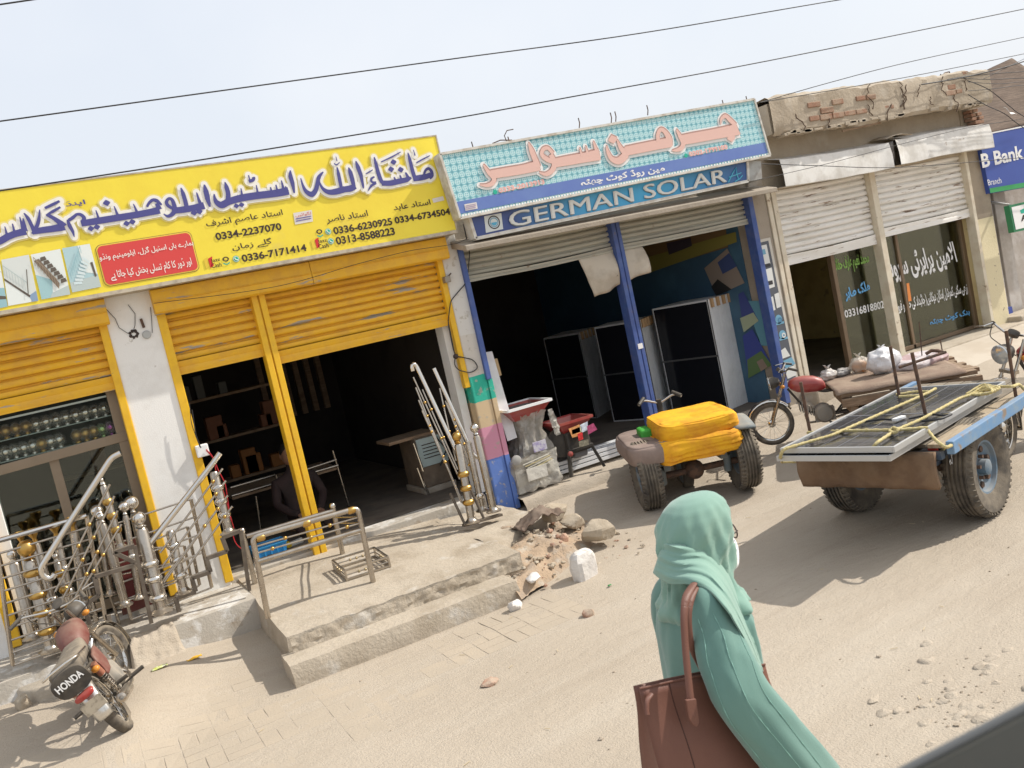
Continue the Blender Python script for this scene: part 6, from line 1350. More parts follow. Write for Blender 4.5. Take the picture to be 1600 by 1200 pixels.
        fender(V((0, 0, R)), R+.05, R_(60), R_(182), .14).build('rear_fender', mat('bright_dusty_fender', (.62, .61, .58), .22, .9, dust=.10), t, smooth=60, solid=.003, **L)
        MB().box(-.37, -.355, -.085, .085, .38, .48).build('number_plate', mat('dusty_plate', (.40, .35, .27), .7, c2=(.2, .17, .13), sc=20), t, bevel=.004, **L)
        MB().loft([sect(x, w, a, b, 3) for x, w, a, b in ((-.385, .06, .515, .55), (-.375, .075, .505, .56), (-.31, .07, .51, .555))]).build('tail_light', mat('red_lens', (.35, .02, .02), .25, dust=.2), t, smooth=60, **L)
        mb = MB(); mb.tube(bent([V((.05, .14, .74)), V((-.34, .15, .80)), V((-.40, .06, .82)), V((-.40, -.06, .82)), V((-.34, -.15, .80)), V((.05, -.14, .74))]), .010, 8); mb.build('grab_rail', K['silver'], t, smooth=50, **L)
    # engine, exhaust, pegs
    mb = MB(); mb.lathe((.50, -.13, .33), (0, 1, 0), [(0, 0), (.10, .01), (.125, .04), (.125, .22), (.10, .25), (0, .26)], 20); mb.box(.36, .62, -.07, .07, .22, .40)
    eo = mb.build('engine', mat('cast_aluminium', (.30, .29, .27), .45, .7, dust=.5), t, smooth=40, **L)
    mb = MB()
    for k in range(7): x = .60+k*.032; mb.box(x, x+.012, -.075, .075, .30+.018*k, .42+.018*k)
    mb.build('cooling_fins', eo.data.materials[0], eo, **L)
    mb = MB(); mb.tube(bent([V((.74, -.03, .34)), V((.72, -.12, .20)), V((.45, -.15, .19)), V((.12, -.155, .24))]), .016, 10)
    mb.lathe((.16, -.155, .235), V((-.52, -.01, .10)), [(.02, 0), (.042, .05), (.046, .46), (.036, .50), (.018, .51), (.018, .47)], 18); mb.build('exhaust', K['steel'], t, smooth=45, **L)
    mb = MB()
    for s in (-1, 1): mb.tube([V((.45, 0, .20)), V((.45, s*.26, .22))], .010, 8); mb.tube([V((.45, s*.17, .22)), V((.45, s*.28, .22))], .018, 8); mb.tube([V((.0, s*.12, .36)), V((-.02, s*.24, .36))], .016, 8)
    mb.build('foot_pegs', K['black'], t, smooth=50, **L)
    if lean: MB().tube([V((.42, .10, .26)), V((.34, .30, .02+.30*math.sin(abs(lean))))], .011, 8).build('kick_stand', K['black'], t, smooth=50, **L)
    return t
# ---------------------------------------------------------------- the parked motorcycle in front of the ledge
bq = on(206, 1137)
mc = motorcycle('motorcycle', 'dusty dark red motorcycle leaning on its stand, seen from behind at the left', (bq.x, bq.y, bq.z), R_(86), R_(-24), .775, mat('dusty_dark_red', (.13, .009, .011), .4, dust=.30), steer=R_(-28))
bp2 = MB(); ring = []
for x, w, a, b in ((-.335, .10, .58, .76), (-.345, .13, .565, .785), (-.40, .135, .57, .78), (-.405, .10, .59, .76)):
    q = []
    for k in range(20):
        t = 2*math.pi*k/20; c, s = math.cos(t), math.sin(t); q.append(V((x+.03*(s < 0), w*math.copysign(abs(c)**.7, c), (a+b)/2+(b-a)/2*math.copysign(abs(s)**.7, s))))
    ring.append(q)
tp = bp2.loft(ring).build('tail_box', mat('dusty_black_vinyl', (.025, .024, .024), .5, dust=.22), mc, smooth=50, local=True)
vs, fs = glyphs('HONDA', .03); x0 = min(v[0] for v in vs); x1 = max(v[0] for v in vs); y1 = max(v[1] for v in vs)
MB().add([(-.4085-.0006*v[2], .105-(v[0]-x0)/(x1-x0)*.21, .668+v[1]/y1*.055) for v in vs], fs).build('rear_lettering', K['white'], tp, fix=False, local=True)
# ---------------------------------------------------------------- cart with solar panels (local x is the driving direction)
H2 = R_(14); C2 = V((5.27, 4.54, 0))
k2 = thing('loader_cart', 'blue three-wheeled loader cart carrying two roped solar panels', 'cart', C2, H2)
def loc2(p): d = V(p)-C2; return V((d.x*math.cos(H2)+d.y*math.sin(H2), -d.x*math.sin(H2)+d.y*math.cos(H2), d.z))
for s in (-1, 1): wheel(k2, (0, s*.46, .345), .345, .20, .185, rimm=K['rimblue'], hubr=.055, ax=(0, -s, 0) if False else (0, 1 if s < 0 else -1, 0), tread=1)
dk = K['cartblue']; LO = dict(local=True); pz_ = .70
MB().tube([(0, -.40, .345), (0, .40, .345)], .035, 10).build('axle', K['rust'], k2, smooth=50, **LO); MB().ball((0, .02, .345), .10, 12, (1.1, .8, 1)).build('differential', K['rust'], k2, smooth=60, **LO)
mb = MB()
for s in (-1, 1):
    mb.bar((-.62, s*.30, .56), (1.30, s*.30, .56), .06, .09); mb.bar((-.55, s*.33, .47), (.5, s*.33, .47), .05, .03)
for x in (-.6, -.1, .4, .95): mb.bar((x, -.52, .60), (x, .52, .60), .05, .05)
mb.bar((1.25, 0, .55), (1.50, 0, .62), .06, .06); mb.build('chassis', mat('dark_blue_chassis', (.03, .07, .13), .6, dust=.3), k2, **LO)
mb = MB()
mb.bar((-.63, -.585, .655), (1.42, -.585, .655), .05, .085); mb.build('side_rail', dk, k2, bevel=.006, **LO); MB().bar((-.55, .55, .655), (1.42, .55, .655), .05, .085).build('side_rail', dk, k2, bevel=.006, **LO)
for k in range(8): MB().box(-.60, 1.40, -.555+k*.137, -.555+k*.137+.128, .645, .672).build('plank', mat('pale_worn_plank', (.42, .34, .235), .85, c2=(.30, .22, .14), sc=5, stretch=(1, 8, 8), bump=.3, dust=.3) if k == 0 else k2.children[-1].data.materials[0], k2, bevel=.003, **LO)
def tailb(u, v): return (-.66-.03*math.sin(v*3)+.012*noise.noise(V((u*6, v*3, 1))), -.50+u*.98, .40+v*.24+.012*noise.noise(V((u*8, v, 2)))*(v < .2))
MB().grid(tailb, 30, 8).build('tail_board', mat('brown_hessian_board', (.20, .125, .075), .95, c2=(.15, .09, .055), sc=6, bump=.4, bsc=60, dust=.15), k2, smooth=60, solid=.04, **LO)
MB().box(-.3, .1, -.44, -.38, .28, .56).build('mud_plate', mat('dark_blue_plate', (.02, .06, .12), .5, dust=.2), k2, **LO)
wheel(k2, (1.38, -.10, .27), .27, .085, .21, spokes=20, name='front_wheel')
mb = MB()
def fnd(u, v): a = R_(-20+u*150); x = (v-.5)*2; r = .31-.03*x*x; return (1.38+r*math.cos(a), -.10+x*.07, .27+r*math.sin(a))
mb.grid(fnd, 14, 6); mb.build('front_fender', K['silver'], k2, smooth=60, solid=.003, **LO)
mb = MB(); mb.box(1.0, 1.22, -.16, .12, .25, .46); mb.lathe((1.1, -.2, .34), (0, 1, 0), [(0, 0), (.1, .01), (.1, .3), (0, .31)], 16)
for k in range(5): mb.box(1.05, 1.2, -.18, .1, .47+.022*k, .478+.022*k)
mb.build('engine', mat('greasy_engine', (.12, .11, .10), .5, .5, dust=.4), k2, smooth=40, **LO)
# two photovoltaic modules
cellm = mat('panel_cells', (.014, .017, .026), .2, c2=(.040, .045, .055), sc=2.5, lo=.45, hi=.75, coat=.5, dust=.035)
for i, (dx, dy, z) in enumerate(((-.03, .012, .695), (.0, -.01, .742))):
    pq = [loc2(atz(*p, .742)) for p in ((1212, 712), (1391, 704), (1580, 603), (1405, 613))]
    lab = ('lower solar panel mostly hidden under the other one', 'upper solar panel with silver frame on the blue loader cart')[i]
    root = thing('photovoltaic_module', lab, 'solar panel', C2, H2, 'solar panels on the loader cart')
    x0, x1 = (pq[0].x+pq[1].x)/2+dx, (pq[2].x+pq[3].x)/2+dx; y0, y1 = (pq[1].y+pq[2].y)/2+dy, (pq[0].y+pq[3].y)/2+dy
    mb = MB(); w = .017
    mb.box(x0, x1, y0, y0+w, z, z+.038); mb.box(x0, x1, y1-w, y1, z, z+.038); mb.box(x0, x0+w, y0+w+.0003, y1-w-.0003, z, z+.038); mb.box(x1-w, x1, y0+w+.0003, y1-w-.0003, z, z+.038); mb.build('frame', K['alu'], root, bevel=.002, **LO)
    MB().box(x0+w, x1-w, y0+w, y1-w, z+.012, z+.030).build('cell_sheet', cellm, root, **LO)
    mb = MB(); ln = z+.0315; ym = (y0+y1)/2; xm = (x0+x1)/2
    mb.box(x0+w, x1-w, ym-.004, ym+.004, z+.029, ln); mb.box(xm-.010, xm+.010, y0+w, y1-w, z+.029, ln+.0004)
    for k in range(1, 12):
        if k != 6: xx = x0+(x1-x0)*k/12; mb.box(xx-.0016, xx+.0016, y0+w, y1-w, z+.029, ln-.0006)
    for k in range(1, 6):
        if k != 3: yy = y0+(y1-y0)*k/6; mb.box(x0+w, x1-w, yy-.0016, yy+.0016, z+.029, ln-.0004)
    mb.build('cell_lines', col((.15, .15, .16), .4), root, **LO)
# stakes
for a, b, lab in (((1391, 541), (1409, 640), 'far left'), ((1425, 551), (1451, 668), 'near'), ((1251, 597), (1266, 676), 'rear'), ((1572, 517), (1587, 618), 'front')):
    p = atz(*b, .68); tp_ = aty(*a, p.y); q = loc2(p); r = loc2(tp_); MB().tube([q+V((0, 0, -.05)), q+(r-q)*.5+V((.004, .003, 0)), r], .013, 8).build('stake', K['rust'], k2, smooth=50, **LO)
rm_ = mat('yellow_rope', (.56, .46, .20), .9, c2=(.66, .57, .32), sc=60, bump=.6, bsc=200)
rp = thing('rope', 'pale yellow rope lashed over the solar panels and iron stakes', 'rope', C2)
def rope(px, z=.795, r=.011):
    P = []
    for p in px: P.append(atz(p[0], p[1], p[2] if len(p) > 2 else z))
    Q = bent(P); b = []
    for i in range(len(Q)-1): # twisted look
        n_ = max(2, int((Q[i+1]-Q[i]).length/.02)); b += [Q[i]+(Q[i+1]-Q[i])*k/n_ for k in range(n_)]
    b.append(Q[-1]); MB().tube(b, [r*(1+.16*math.sin(i*1.9)) for i in range(len(b))], 7).build('strand', rm_, rp, smooth=60)
rope([(1222, 722, .62), (1219, 714, .74), (1223, 702), (1300, 680), (1450, 614), (1462, 607)])
rope([(1262, 676, .70), (1320, 673), (1400, 672), (1450, 668, .78)])
rope([(1222, 722, .60), (1262, 722, .56), (1310, 716, .60)], r=.008)
rope([(1364, 714, .62), (1362, 704, .74), (1368, 693), (1400, 672), (1440, 655), (1500, 622), (1560, 604)])
rope([(1364, 716, .60), (1400, 720, .58), (1450, 718, .58), (1470, 706, .60), (1480, 696, .66)], r=.010)
rope([(1448, 670, .76), (1462, 688, .72), (1478, 700, .68), (1490, 694, .67)])
rope([(1400, 617), (1430, 612), (1455, 612), (1440, 618), (1405, 620)])
for k in range(5): rope([(1510+6*k, 614+rnd.uniform(-3, 3)), (1535+4*k, 600+2*k, .83), (1565-4*k, 606+2*k, .82), (1545-3*k, 616), (1515+5*k, 617-k)], r=.009)
rope([(1560, 604), (1582, 604, .80), (1592, 600, .76), (1604, 612, .68)])
for i in range(3): rope([(1390, 672+i), (1396, 668, .81), (1404, 671, .82), (1398, 677, .80), (1390, 674)], r=.010)
jb = thing('connector_lead', 'black connector leads lying on the upper solar panel', 'cable', C2)
for P in ([(1345, 660), (1362, 657), (1380, 655), (1395, 656)], [(1420, 654), (1440, 650), (1460, 647), (1475, 650), (1490, 646), (1470, 655), (1440, 658)]): MB().tube(bent([atz(*p, .79) for p in P]), .008, 6).build('lead', K['wire'], jb, smooth=60)
MB().box(*[v for ab in zip(atz(1405, 656, .78)-V((.05, .02, 0)), atz(1405, 656, .78)+V((.05, .02, .02))) for v in ab]).build('connector', K['white'], jb, bevel=.004)
sk_ = thing('hanging_sack', 'limp grey sack hanging from the right rear corner of the loader cart', 'sack', C2); a = atz(1441, 690, .62)
MB().grid(lambda u, v: (a.x-.02+u*.03+.02*noise.noise(V((u, v*2, 4))), a.y+.09-u*.19*(1-.25*math.sin(v*3.1)), a.z+.07-v*.33+.02*math.sin(u*3.14)*(v > .8)), 10, 12).build('cloth', mat('grey_sacking', (.27, .235, .19), .95, c2=(.21, .18, .14), sc=8, bump=.3), sk_, smooth=60, solid=.012)
q = loc2(atz(1457, 706, .56)); MB().box(q.x-.02, q.x-.005, q.y-.045, q.y+.045, q.z-.03, q.z+.03).build('reflector', mat('red_reflector', (.42, .04, .03), .3), k2, **LO)
q = loc2(atz(1488, 703, .52)); vs, fs = glyphs('لوڈر' and urdu('ماشااللہ'), .02); x0 = min(v[0] for v in vs); x1 = max(v[0] for v in vs); y0 = min(v[1] for v in vs); y1 = max(v[1] for v in vs)
MB().add([(-.36+(v[0]-x0)/(x1-x0)*.22, -.4425-.0006*v[2], .46+(v[1]-y0)/(y1-y0)*.075) for v in vs], fs).build('side_lettering', K['white'], k2, fix=False, local=True)
# ---------------------------------------------------------------- cart with the folded yellow cloth
H1 = R_(65); C1 = V((4.81, 6.50, .03))
k1_ = thing('loader_cart', 'small loader cart parked facing the shops with a brown mattress on its bed', 'cart', C1, H1)
for s in (-1, 1): wheel(k1_, (0, s*.44, .315), .315, .19, .17, rimm=K['rimblue'], ax=(0, 1 if s < 0 else -1, 0), tread=1)
MB().tube([(0, -.4, .27), (0, .4, .27)], .03, 10).build('axle', K['rust'], k1_, smooth=50, **LO); MB().ball((0, 0, .27), .09, 12).build('differential', K['rust'], k1_, smooth=60, **LO)
gy = mat('grey_blue_steel', (.13, .17, .19), .6, c2=(.17, .19, .19), sc=8, dust=.35); mb = MB()
for s in (-1, 1): mb.bar((-.12, s*.26, .37), (1.1, s*.26, .37), .06, .07); mb.tube([(-.05, s*.30, .36), (0, s*.30, .20)], .035, 10)
for x in (-.1, .35, .8): mb.bar((x, -.40, .41), (x, .40, .41), .05, .04)
mb.build('chassis', gy, k1_, smooth=40, **LO)
for s in (-1,): MB().grid(lambda u, v: (-.26+u*.62, s*(.36+v*.19), .60+.07*math.sin(u*3.1)-.02*v), 10, 3).build('mudguard', gy, k1_, smooth=40, solid=.02, **LO)
MB().box(-.16, 1.05, -.37, .37, .42, .445).build('bed_board', K['wood'], k1_, **LO)
wheel(k1_, (.42, .02, .23), .23, .10, .16, rimm=K['rimblue'], name='spare_wheel')
hb = [V((1.0, .22, .80)), V((1.06, .16, .83)), V((1.08, 0, .76)), V((1.06, -.16, .83)), V((1.0, -.22, .80))]; MB().tube(bent(hb), .012, 8).build('handlebar', K['silver'], k1_, smooth=50, **LO)
for s in (0, -1): a, b = hb[s], hb[1 if s == 0 else -2]; MB().tube([a, a+(b-a)*1.2+V((0, 0, .01))], .02, 8).build('grip', K['black'], k1_, smooth=50, **LO)
MB().tube([(1.12, 0, .25), (1.08, 0, .8)], .03, 8).build('steering_post', K['blackp'], k1_, smooth=50, **LO)
wheel(k1_, (1.2, 0, .25), .25, .08, .19, spokes=16, name='front_wheel')
def rbox(x0, x1, y0, y1, z0, z1, r, seed, amp=.012, fold=0, crease=0):
    """soft rounded slab"""
    def fn(u, v):
        a = 2*math.pi*u; c, s = math.cos(a), math.sin(a); pw = .28; X = (x0+x1)/2+(x1-x0)/2*math.copysign(abs(c)**pw, c); Y = (y0+y1)/2+(y1-y0)/2*math.copysign(abs(s)**pw, s)
        t = v; zz = z0+(z1-z0)*sst(min(1, max(0, (t-.12)/.5))); k = 1.0 if .12 < t < .62 else (1-(t-.62)/.38) if t >= .62 else t/.12
        edge = min(1, k)
        e2 = 1-(1-min(1, k*1.0))**3 if t >= .62 else (.75+.25*min(1, t/.2))
        X = (x0+x1)/2+(X-(x0+x1)/2)*(e2 if t >= .62 else e2); Y = (y0+y1)/2+(Y-(y0+y1)/2)*e2
        puff = r*math.sin(min(1, max(0, (t-.1)/.55))*math.pi); n_ = amp*noise.noise(V((X*6, Y*6, t*3+seed)))+fold*noise.noise(V((X*3+Y*3, t*22, seed)))
        cz = (1-min(1, abs(noise.noise(V((X*4+seed, Y*4, t*2)))*4)))**2+.7*(1-min(1, abs(noise.noise(V((X*9, Y*7+seed, t*4)))*5)))**2; n_ -= crease*cz
        return (X+puff*c+n_, Y+puff*s+n_, zz+n_+(.02*(1-(2*(t-.62)/.38-1)**2) if t >= .62 else 0))
    return MB().grid(fn, 150, 48)
mt = thing('mattress', 'brown grey folded mattress under the yellow cloth on the small cart', 'mattress', C1, H1); rbox(-.25, .72, -.20, .56, .445, .60, .03, 2).build('pad', mat('brown_grey_cloth', (.27, .205, .175), .95, c2=(.22, .165, .14), sc=5, bump=.15), mt, smooth=60, **LO)
yc_ = thing('folded_tarpaulin', 'thick folded bright yellow tarpaulin piled on the small loader cart', 'tarpaulin', C1, H1); ym = mat('bright_yellow_cloth', (.80, .41, .015), .85, c2=(.68, .30, .02), sc=6, bump=.12, bsc=30)
rbox(-.29, .56, -.42, .33, .42, .595, .020, 5, .014, .018, .006).build('lower_fold', ym, yc_, smooth=60, **LO); rbox(-.24, .58, -.42, .26, .585, .735, .022, 8, .014, .006, .005).build('upper_fold', ym, yc_, smooth=60, **LO)
gp = thing('green_packet', 'bright green folded packet tucked beside the yellow tarpaulin', 'packet', C1, H1); MB().box(.22, .46, .27, .38, .59, .68).build('packet', col((.06, .36, .05), .6), gp, bevel=.02, **LO)
# ---------------------------------------------------------------- motorcycle cart with bags
q = [atz(*p, .66) for p in ((1266, 609), (1470, 606), (1530, 574), (1395, 546))]; fwd = ((q[0]-q[1])+(q[3]-q[2])); H3 = math.atan2(fwd.y, fwd.x); fc_ = (q[0]+q[1]+q[2]+q[3])/4
w0 = aty(1212, 693, 6.8); w0.z = .17
k3 = thing('motorcycle_cart', 'red motorcycle cart with planked wooden bed covered by brown sacking, parked by the property office', 'cart', (w0.x, w0.y, w0.z), H3)
H3 = math.atan2(w0.y-fc_.y, w0.x-fc_.x); k3.rotation_euler.z = H3
def loc3(p): d = V(p)-w0; return V((d.x*math.cos(H3)+d.y*math.sin(H3), -d.x*math.sin(H3)+d.y*math.cos(H3), d.z))
b3 = motorcycle('motorcycle', 'tmp', (0, 0, 0), 0, 0, 1.0, K['red'], rear=False)
for c in [k for k in b3.children if k.name.split('.')[0] in ('seat', 'side_panel')]: bpy.data.objects.remove(c)
for c in list(b3.children):                 # the front half is part of the cart
    c.parent = k3
    def shift(o):
        o.data.transform(Matrix.Translation((-1.2, 0, 0)) if False else Matrix.Diagonal((.72, .72, .72, 1)) @ Matrix.Translation((-1.2, 0, 0)))
        for k in [x for x in COL.objects if x.parent == o]: shift(k)
    shift(c)
bpy.data.objects.remove(b3)
lq = [loc3(p) for p in q]; bx0 = min(p.x for p in lq); bx1 = -.62; zc = .66-w0.z; by = .52
for k in range(9): MB().box(bx0+rnd.uniform(-.05, .05), bx1, -by+k*.116, -by+k*.116+.108, zc-.05, zc-.012).build('plank', K['wood'], k3, bevel=.004, local=True)
mb = MB(); mb.bar((bx0, -by, zc-.10), (bx1, -by, zc-.10), .05, .08); mb.bar((bx0, by, zc-.10), (bx1, by, zc-.10), .05, .08)
for x in (bx0+.1, (bx0+bx1)/2, bx1-.1): mb.bar((x, -by, zc-.17), (x, by, zc-.17), .07, .07)
mb.build('bed_frame', K['wood'], k3, bevel=.004, local=True)
for s in (-1, 1): wheel(k3, ((bx0+bx1)/2-.25, s*.42, .225), .225, .13, .13, rimm=K['rust'])
MB().tube([((bx0+bx1)/2-.25, -.4, .225), ((bx0+bx1)/2-.25, .4, .225)], .03, 8).build('axle', K['rust'], k3, smooth=50, local=True)
for y in (-.3, .3): MB().bar(((bx0+bx1)/2-.25, y, .225), ((bx0+bx1)/2-.25, y, zc-.1), .05, .04).build('spring_hanger', K['rust'], k3, local=True)
sc_ = thing('sacking_sheet', 'dusty brown sacking spread over the wooden cart bed', 'sacking', w0, H3)
MB().grid(lambda u, v: (bx0+.12+u*(bx1-bx0-.08), -by-.02+v*(2*by+.04), zc+.012+.018*noise.noise(V((u*6, v*4, 3)))-.03*(abs(v-.5) > .48)), 30, 16).build('sheet', mat('brown_sacking', (.24, .17, .125), .95, c2=(.30, .225, .165), sc=5, bump=.5, bsc=50), sc_, smooth=60, solid=.008, local=True)
def bagp(px, rad, label, m, seed, sc=(1, 1, .85), knot=True, inner=None, z=.67):
    p = atz(*px, z); t = thing('carrier_bag', label, 'bag', p); rr = random.Random(seed)
    MB().ball(p+V((0, 0, rad*sc[2]*.9)), rad, 26, sc, .28, 9, seed).build('bag', m, t, smooth=50)
    if inner: MB().ball(p+V((0, 0, rad*sc[2]*.75)), rad*.82, 14, sc).build('contents', inner, t, smooth=60)
    if knot:
        k = p+V((0, 0, rad*sc[2]*1.75)); MB().lathe(k, (0, 0, 1), [(.03, -.02), (.012, .012), (.016, .03)], 8).build('knot', m, t, smooth=50)
        for s in (-1, 1): MB().grid(lambda u, v: (k.x+s*u*.035+.008*math.sin(v*6), k.y+(v-.5)*.03, k.z+.015+u*.035*(1-.3*s*v)), 5, 3).build('handle_loop', m, t, smooth=60, solid=.003)
    return t
bgw = mat('white_carrier_bag', (.72, .71, .71), .4, c2=(.60, .58, .58), sc=6, bump=.8, bsc=14); bgc = mat('clear_bag_film', (.70, .66, .58), .2, alpha=.42, bump=.8, bsc=16); bgg = mat('greyish_bag', (.52, .48, .44), .35, c2=(.38, .35, .32), sc=8, bump=.8, bsc=16)
bagp((1384, 583), .155, 'big white carrier bag in the middle of the wooden cart', bgw, 3, (1.15, .85, .85), True)
bagp((1345, 583), .105, 'clear bag full of orange food leaning on the big white bag', bgc, 5, (1, .85, .85), True, mat('orange_food', (.45, .19, .05), .6, c2=(.30, .13, .04), sc=18))
bagp((1296, 594), .085, 'small knotted whitish bag at the front end of the sacking', bgg, 7, (1.1, .8, .7), True, mat('beige_food', (.48, .42, .34), .7))
bagp((1318, 588), .075, 'flat grey bag between the small knotted bag and the clear one', mat('grey_bag_film', (.30, .28, .26), .35, bump=.8, bsc=16), 9, (1.25, .8, .6), False)
bagp((1278, 600), .04, 'tiny tied pouch hanging at the front edge of the sacking', bgw, 11, (.9, .8, .9), False)
fl_ = thing('flat_sack', 'pale flat sack with pink marks lying under the iron bar on the wooden cart', 'sack', atz(1440, 572, .67)); p = atz(1440, 570, .66)
rb2 = rbox(p.x-.34, p.x+.22, p.y-.16, p.y+.16, .645, .73, .02, 4, .03); rb2.build('sack', mat('pink_white_sack', (.55, .50, .50), .7, c2=(.40, .28, .28), sc=5, lo=.55, hi=.6, bump=.3), fl_, smooth=60)
ib = thing('iron_bar', 'thin dark iron bar lying over the pale flat sack on the wooden cart', 'bar', atz(1440, 565, .75)); MB().tube([atz(1405, 574, .74), atz(1478, 550, .78)], .014, 8).build('bar', K['rust'], ib); MB().tube([atz(1447, 553, .78), atz(1455, 548, .80), atz(1465, 548, .79), atz(1474, 551, .78)], .018, 8).build('tangle', K['rust'], ib, smooth=60)
for a, b in (((1436, 503), (1441, 560)), ((1469, 530), (1473, 552))): p = atz(*b, .72); MB().tube([p, aty(*a, p.y)], .006, 6).build('upright', K['rust'], ib)
# ---------------------------------------------------------------- red motorcycle cut by the right edge
p = aty(1560, 690, 5.9); p = atz(1566, 688, .10); motorcycle('motorcycle', 'red motorcycle with black square headlight at the right edge behind the loader cart', (p.x+1.05, p.y-.25, .06), R_(166), R_(-6), .92, mat('glossy_red_paint', (.36, .012, .02), .25, coat=.5, dust=.12), steer=R_(8))
# ================================================================ THE WOMAN IN THE FOREGROUND
ZT = 1.54
wt = atz(1086, 776, ZT); WX, WY = wt.x-.005, wt.y+.02
green = mat('mint_green_cloth', (.20, .335, .272), .85, c2=(.18, .305, .25), sc=3, bump=.10, bsc=420, spec=.25)
green2 = mat('mint_green_abaya', (.125, .24, .203), .8, c2=(.11, .22, .187), sc=3, bump=.10, bsc=420, spec=.3)
for g in (green, green2): g.node_tree.nodes['Principled BSDF'].inputs['Sheen Weight'].default_value = .3
skin = mat('skin', (.42, .24, .16), .5)
pw = thing('person', 'woman in mint green headscarf and long robe walking right with face mask and glasses', 'woman', (WX, WY, 0))
def wp(f, l, z): return V((WX+f, WY+l, z))
def ridge(x, p=1.5): x = x-math.floor(x); return (1-abs(2*x-1))**p
# body: head, neck, and legs as one skin-coloured surface inside the clothes
rings = []
for z, f, a, b in ((.02, 0, .05, .09), (.45, 0, .08, .13), (.85, -.03, .09, .14), (1.05, -.05, .06, .13), (1.20, -.04, .055, .15), (1.25, -.02, .05, .08), (1.29, .005, .048, .05), (1.315, .03, .065, .052), (1.345, .035, .078, .062), (1.39, .03, .088, .070), (1.44, .02, .094, .075), (1.48, .01, .088, .072), (1.51, .005, .06, .055), (1.525, .0, .02, .02)):
    r = []
    for k in range(24):
        t = 2*math.pi*k/24; c, s = math.cos(t), math.sin(t); nose = .022*math.exp(-((z-1.40)/.02)**2)*max(0, c)**24
        r.append(wp(f-.012*(z > 1.3)+a*c+nose*.7, b*s, z))
    rings.append(r)
MB().loft(rings).build('body', skin, pw, smooth=80)
# robe
def robe(u, v):
    t = 2*math.pi*u; z = 1.285-v*1.26; c, s = math.cos(t), math.sin(t)
    prof = [(1.285, .055, .05), (1.265, .085, .11), (1.245, .105, .16), (1.215, .125, .185), (1.15, .135, .195), (1.0, .135, .185), (.85, .15, .18), (.6, .19, .195), (.3, .235, .225), (.0, .27, .25)]
    for i in range(len(prof)-1):
        if z >= prof[i+1][0]: k = (prof[i][0]-z)/(prof[i][0]-prof[i+1][0]); a = prof[i][1]+(prof[i+1][1]-prof[i][1])*k; b = prof[i][2]+(prof[i+1][2]-prof[i][2])*k; break
    s *= 1-.28*max(0, c)*max(0, min(1, (z-.5)/.4)); d = max(0, min(1, (1.2-z)/.5)); fo = d*(.012*math.sin(t*9+1.5*math.sin(z*3))+.010*noise.noise(V((c*3, s*3, z*1.2))))+.004*noise.noise(V((c*6, s*6, z*5)))
    back = -.045*max(0, -c)*d-.07*max(0, c)*max(0, min(1, (1.28-z)/.1))*max(0, min(1, (z-.5)/.35))
    return wp(a*c*(1+fo/a)+back-.012, b*s*(1+fo/b), z)
MB().grid(robe, 96, 70).build('robe', green2, pw, smooth=80, fix=True)
def sleeve(pts, nm, seed):
    """pts: centre, radius across, radius deep"""
    C_ = []; n = len(pts)
    for i in range(n-1):
        p0, p1, p2, p3 = pts[max(i-1, 0)], pts[i], pts[i+1], pts[min(i+2, n-1)]
        for k in range(9):
            t = k/9; f_ = lambda a, b, c, d: .5*((2*b)+(c-a)*t+(2*a-5*b+4*c-d)*t*t+(3*b-a-3*c+d)*t**3)
            C_.append((f_(p0[0], p1[0], p2[0], p3[0]), p1[1]+(p2[1]-p1[1])*t, p1[2]+(p2[2]-p1[2])*t))
    C_.append(pts[-1]); m = len(C_); rings = []
    for i, (c, a, b) in enumerate(C_):
        tg = (C_[min(i+1, m-1)][0]-C_[max(i-1, 0)][0]).normalized(); y = V((0, 1, 0)); y = (y-tg*y.dot(tg)).normalized(); x = y.cross(tg); v = i/(m-1); ring = []
        for k in range(40):
            t = 2*math.pi*k/40; cc, ss = math.cos(t), math.sin(t)
            w_ = 1+.06*v*math.sin(t*5+v*4)+.12*ridge(t*.6366+v*1.1+seed, 2.5)*(.3+v)-.10*ridge(t*.4775-v*.9+seed*2, 4)*(.3+v)+.07*noise.noise(V((cc*2, ss*2, v*6+seed)))+.05*ridge(v*5.5+.8*cc+.5*ss, 3)*math.exp(-((v-.45)/.22)**2)
            ring.append(c+x*(a*cc*w_)+y*(b*ss*w_))
        rings.append(ring)
    o = MB().loft(rings).build(nm, green2, pw, smooth=80); return rings, o
def sp(px, dy): return aty(px[0], px[1], WY+dy)
R1 = [(sp((1086, 925), -.12), .030, .040), (sp((1101, 945), -.165), .056, .052), (sp((1117, 982), -.20), .064, .056), (sp((1132, 1030), -.235), .071, .060), (sp((1158, 1085), -.275), .074, .062), (sp((1200, 1140), -.30), .076, .064), (sp((1243, 1195), -.315), .080, .066), (sp((1285, 1255), -.32), .086, .068), (sp((1305, 1285), -.32), .088, .07)]
rg, slo = sleeve(R1, 'sleeve', .3)
lf = [(wp(-.0, .12, 1.25), .04, .05), (wp(.0, .19, 1.2), .06, .06), (wp(.02, .23, 1.05), .066, .06), (wp(.06, .25, .92), .07, .06), (wp(.16, .25, .82), .075, .065), (wp(.24, .24, .76), .08, .066)]
sleeve(lf, 'sleeve', .8)
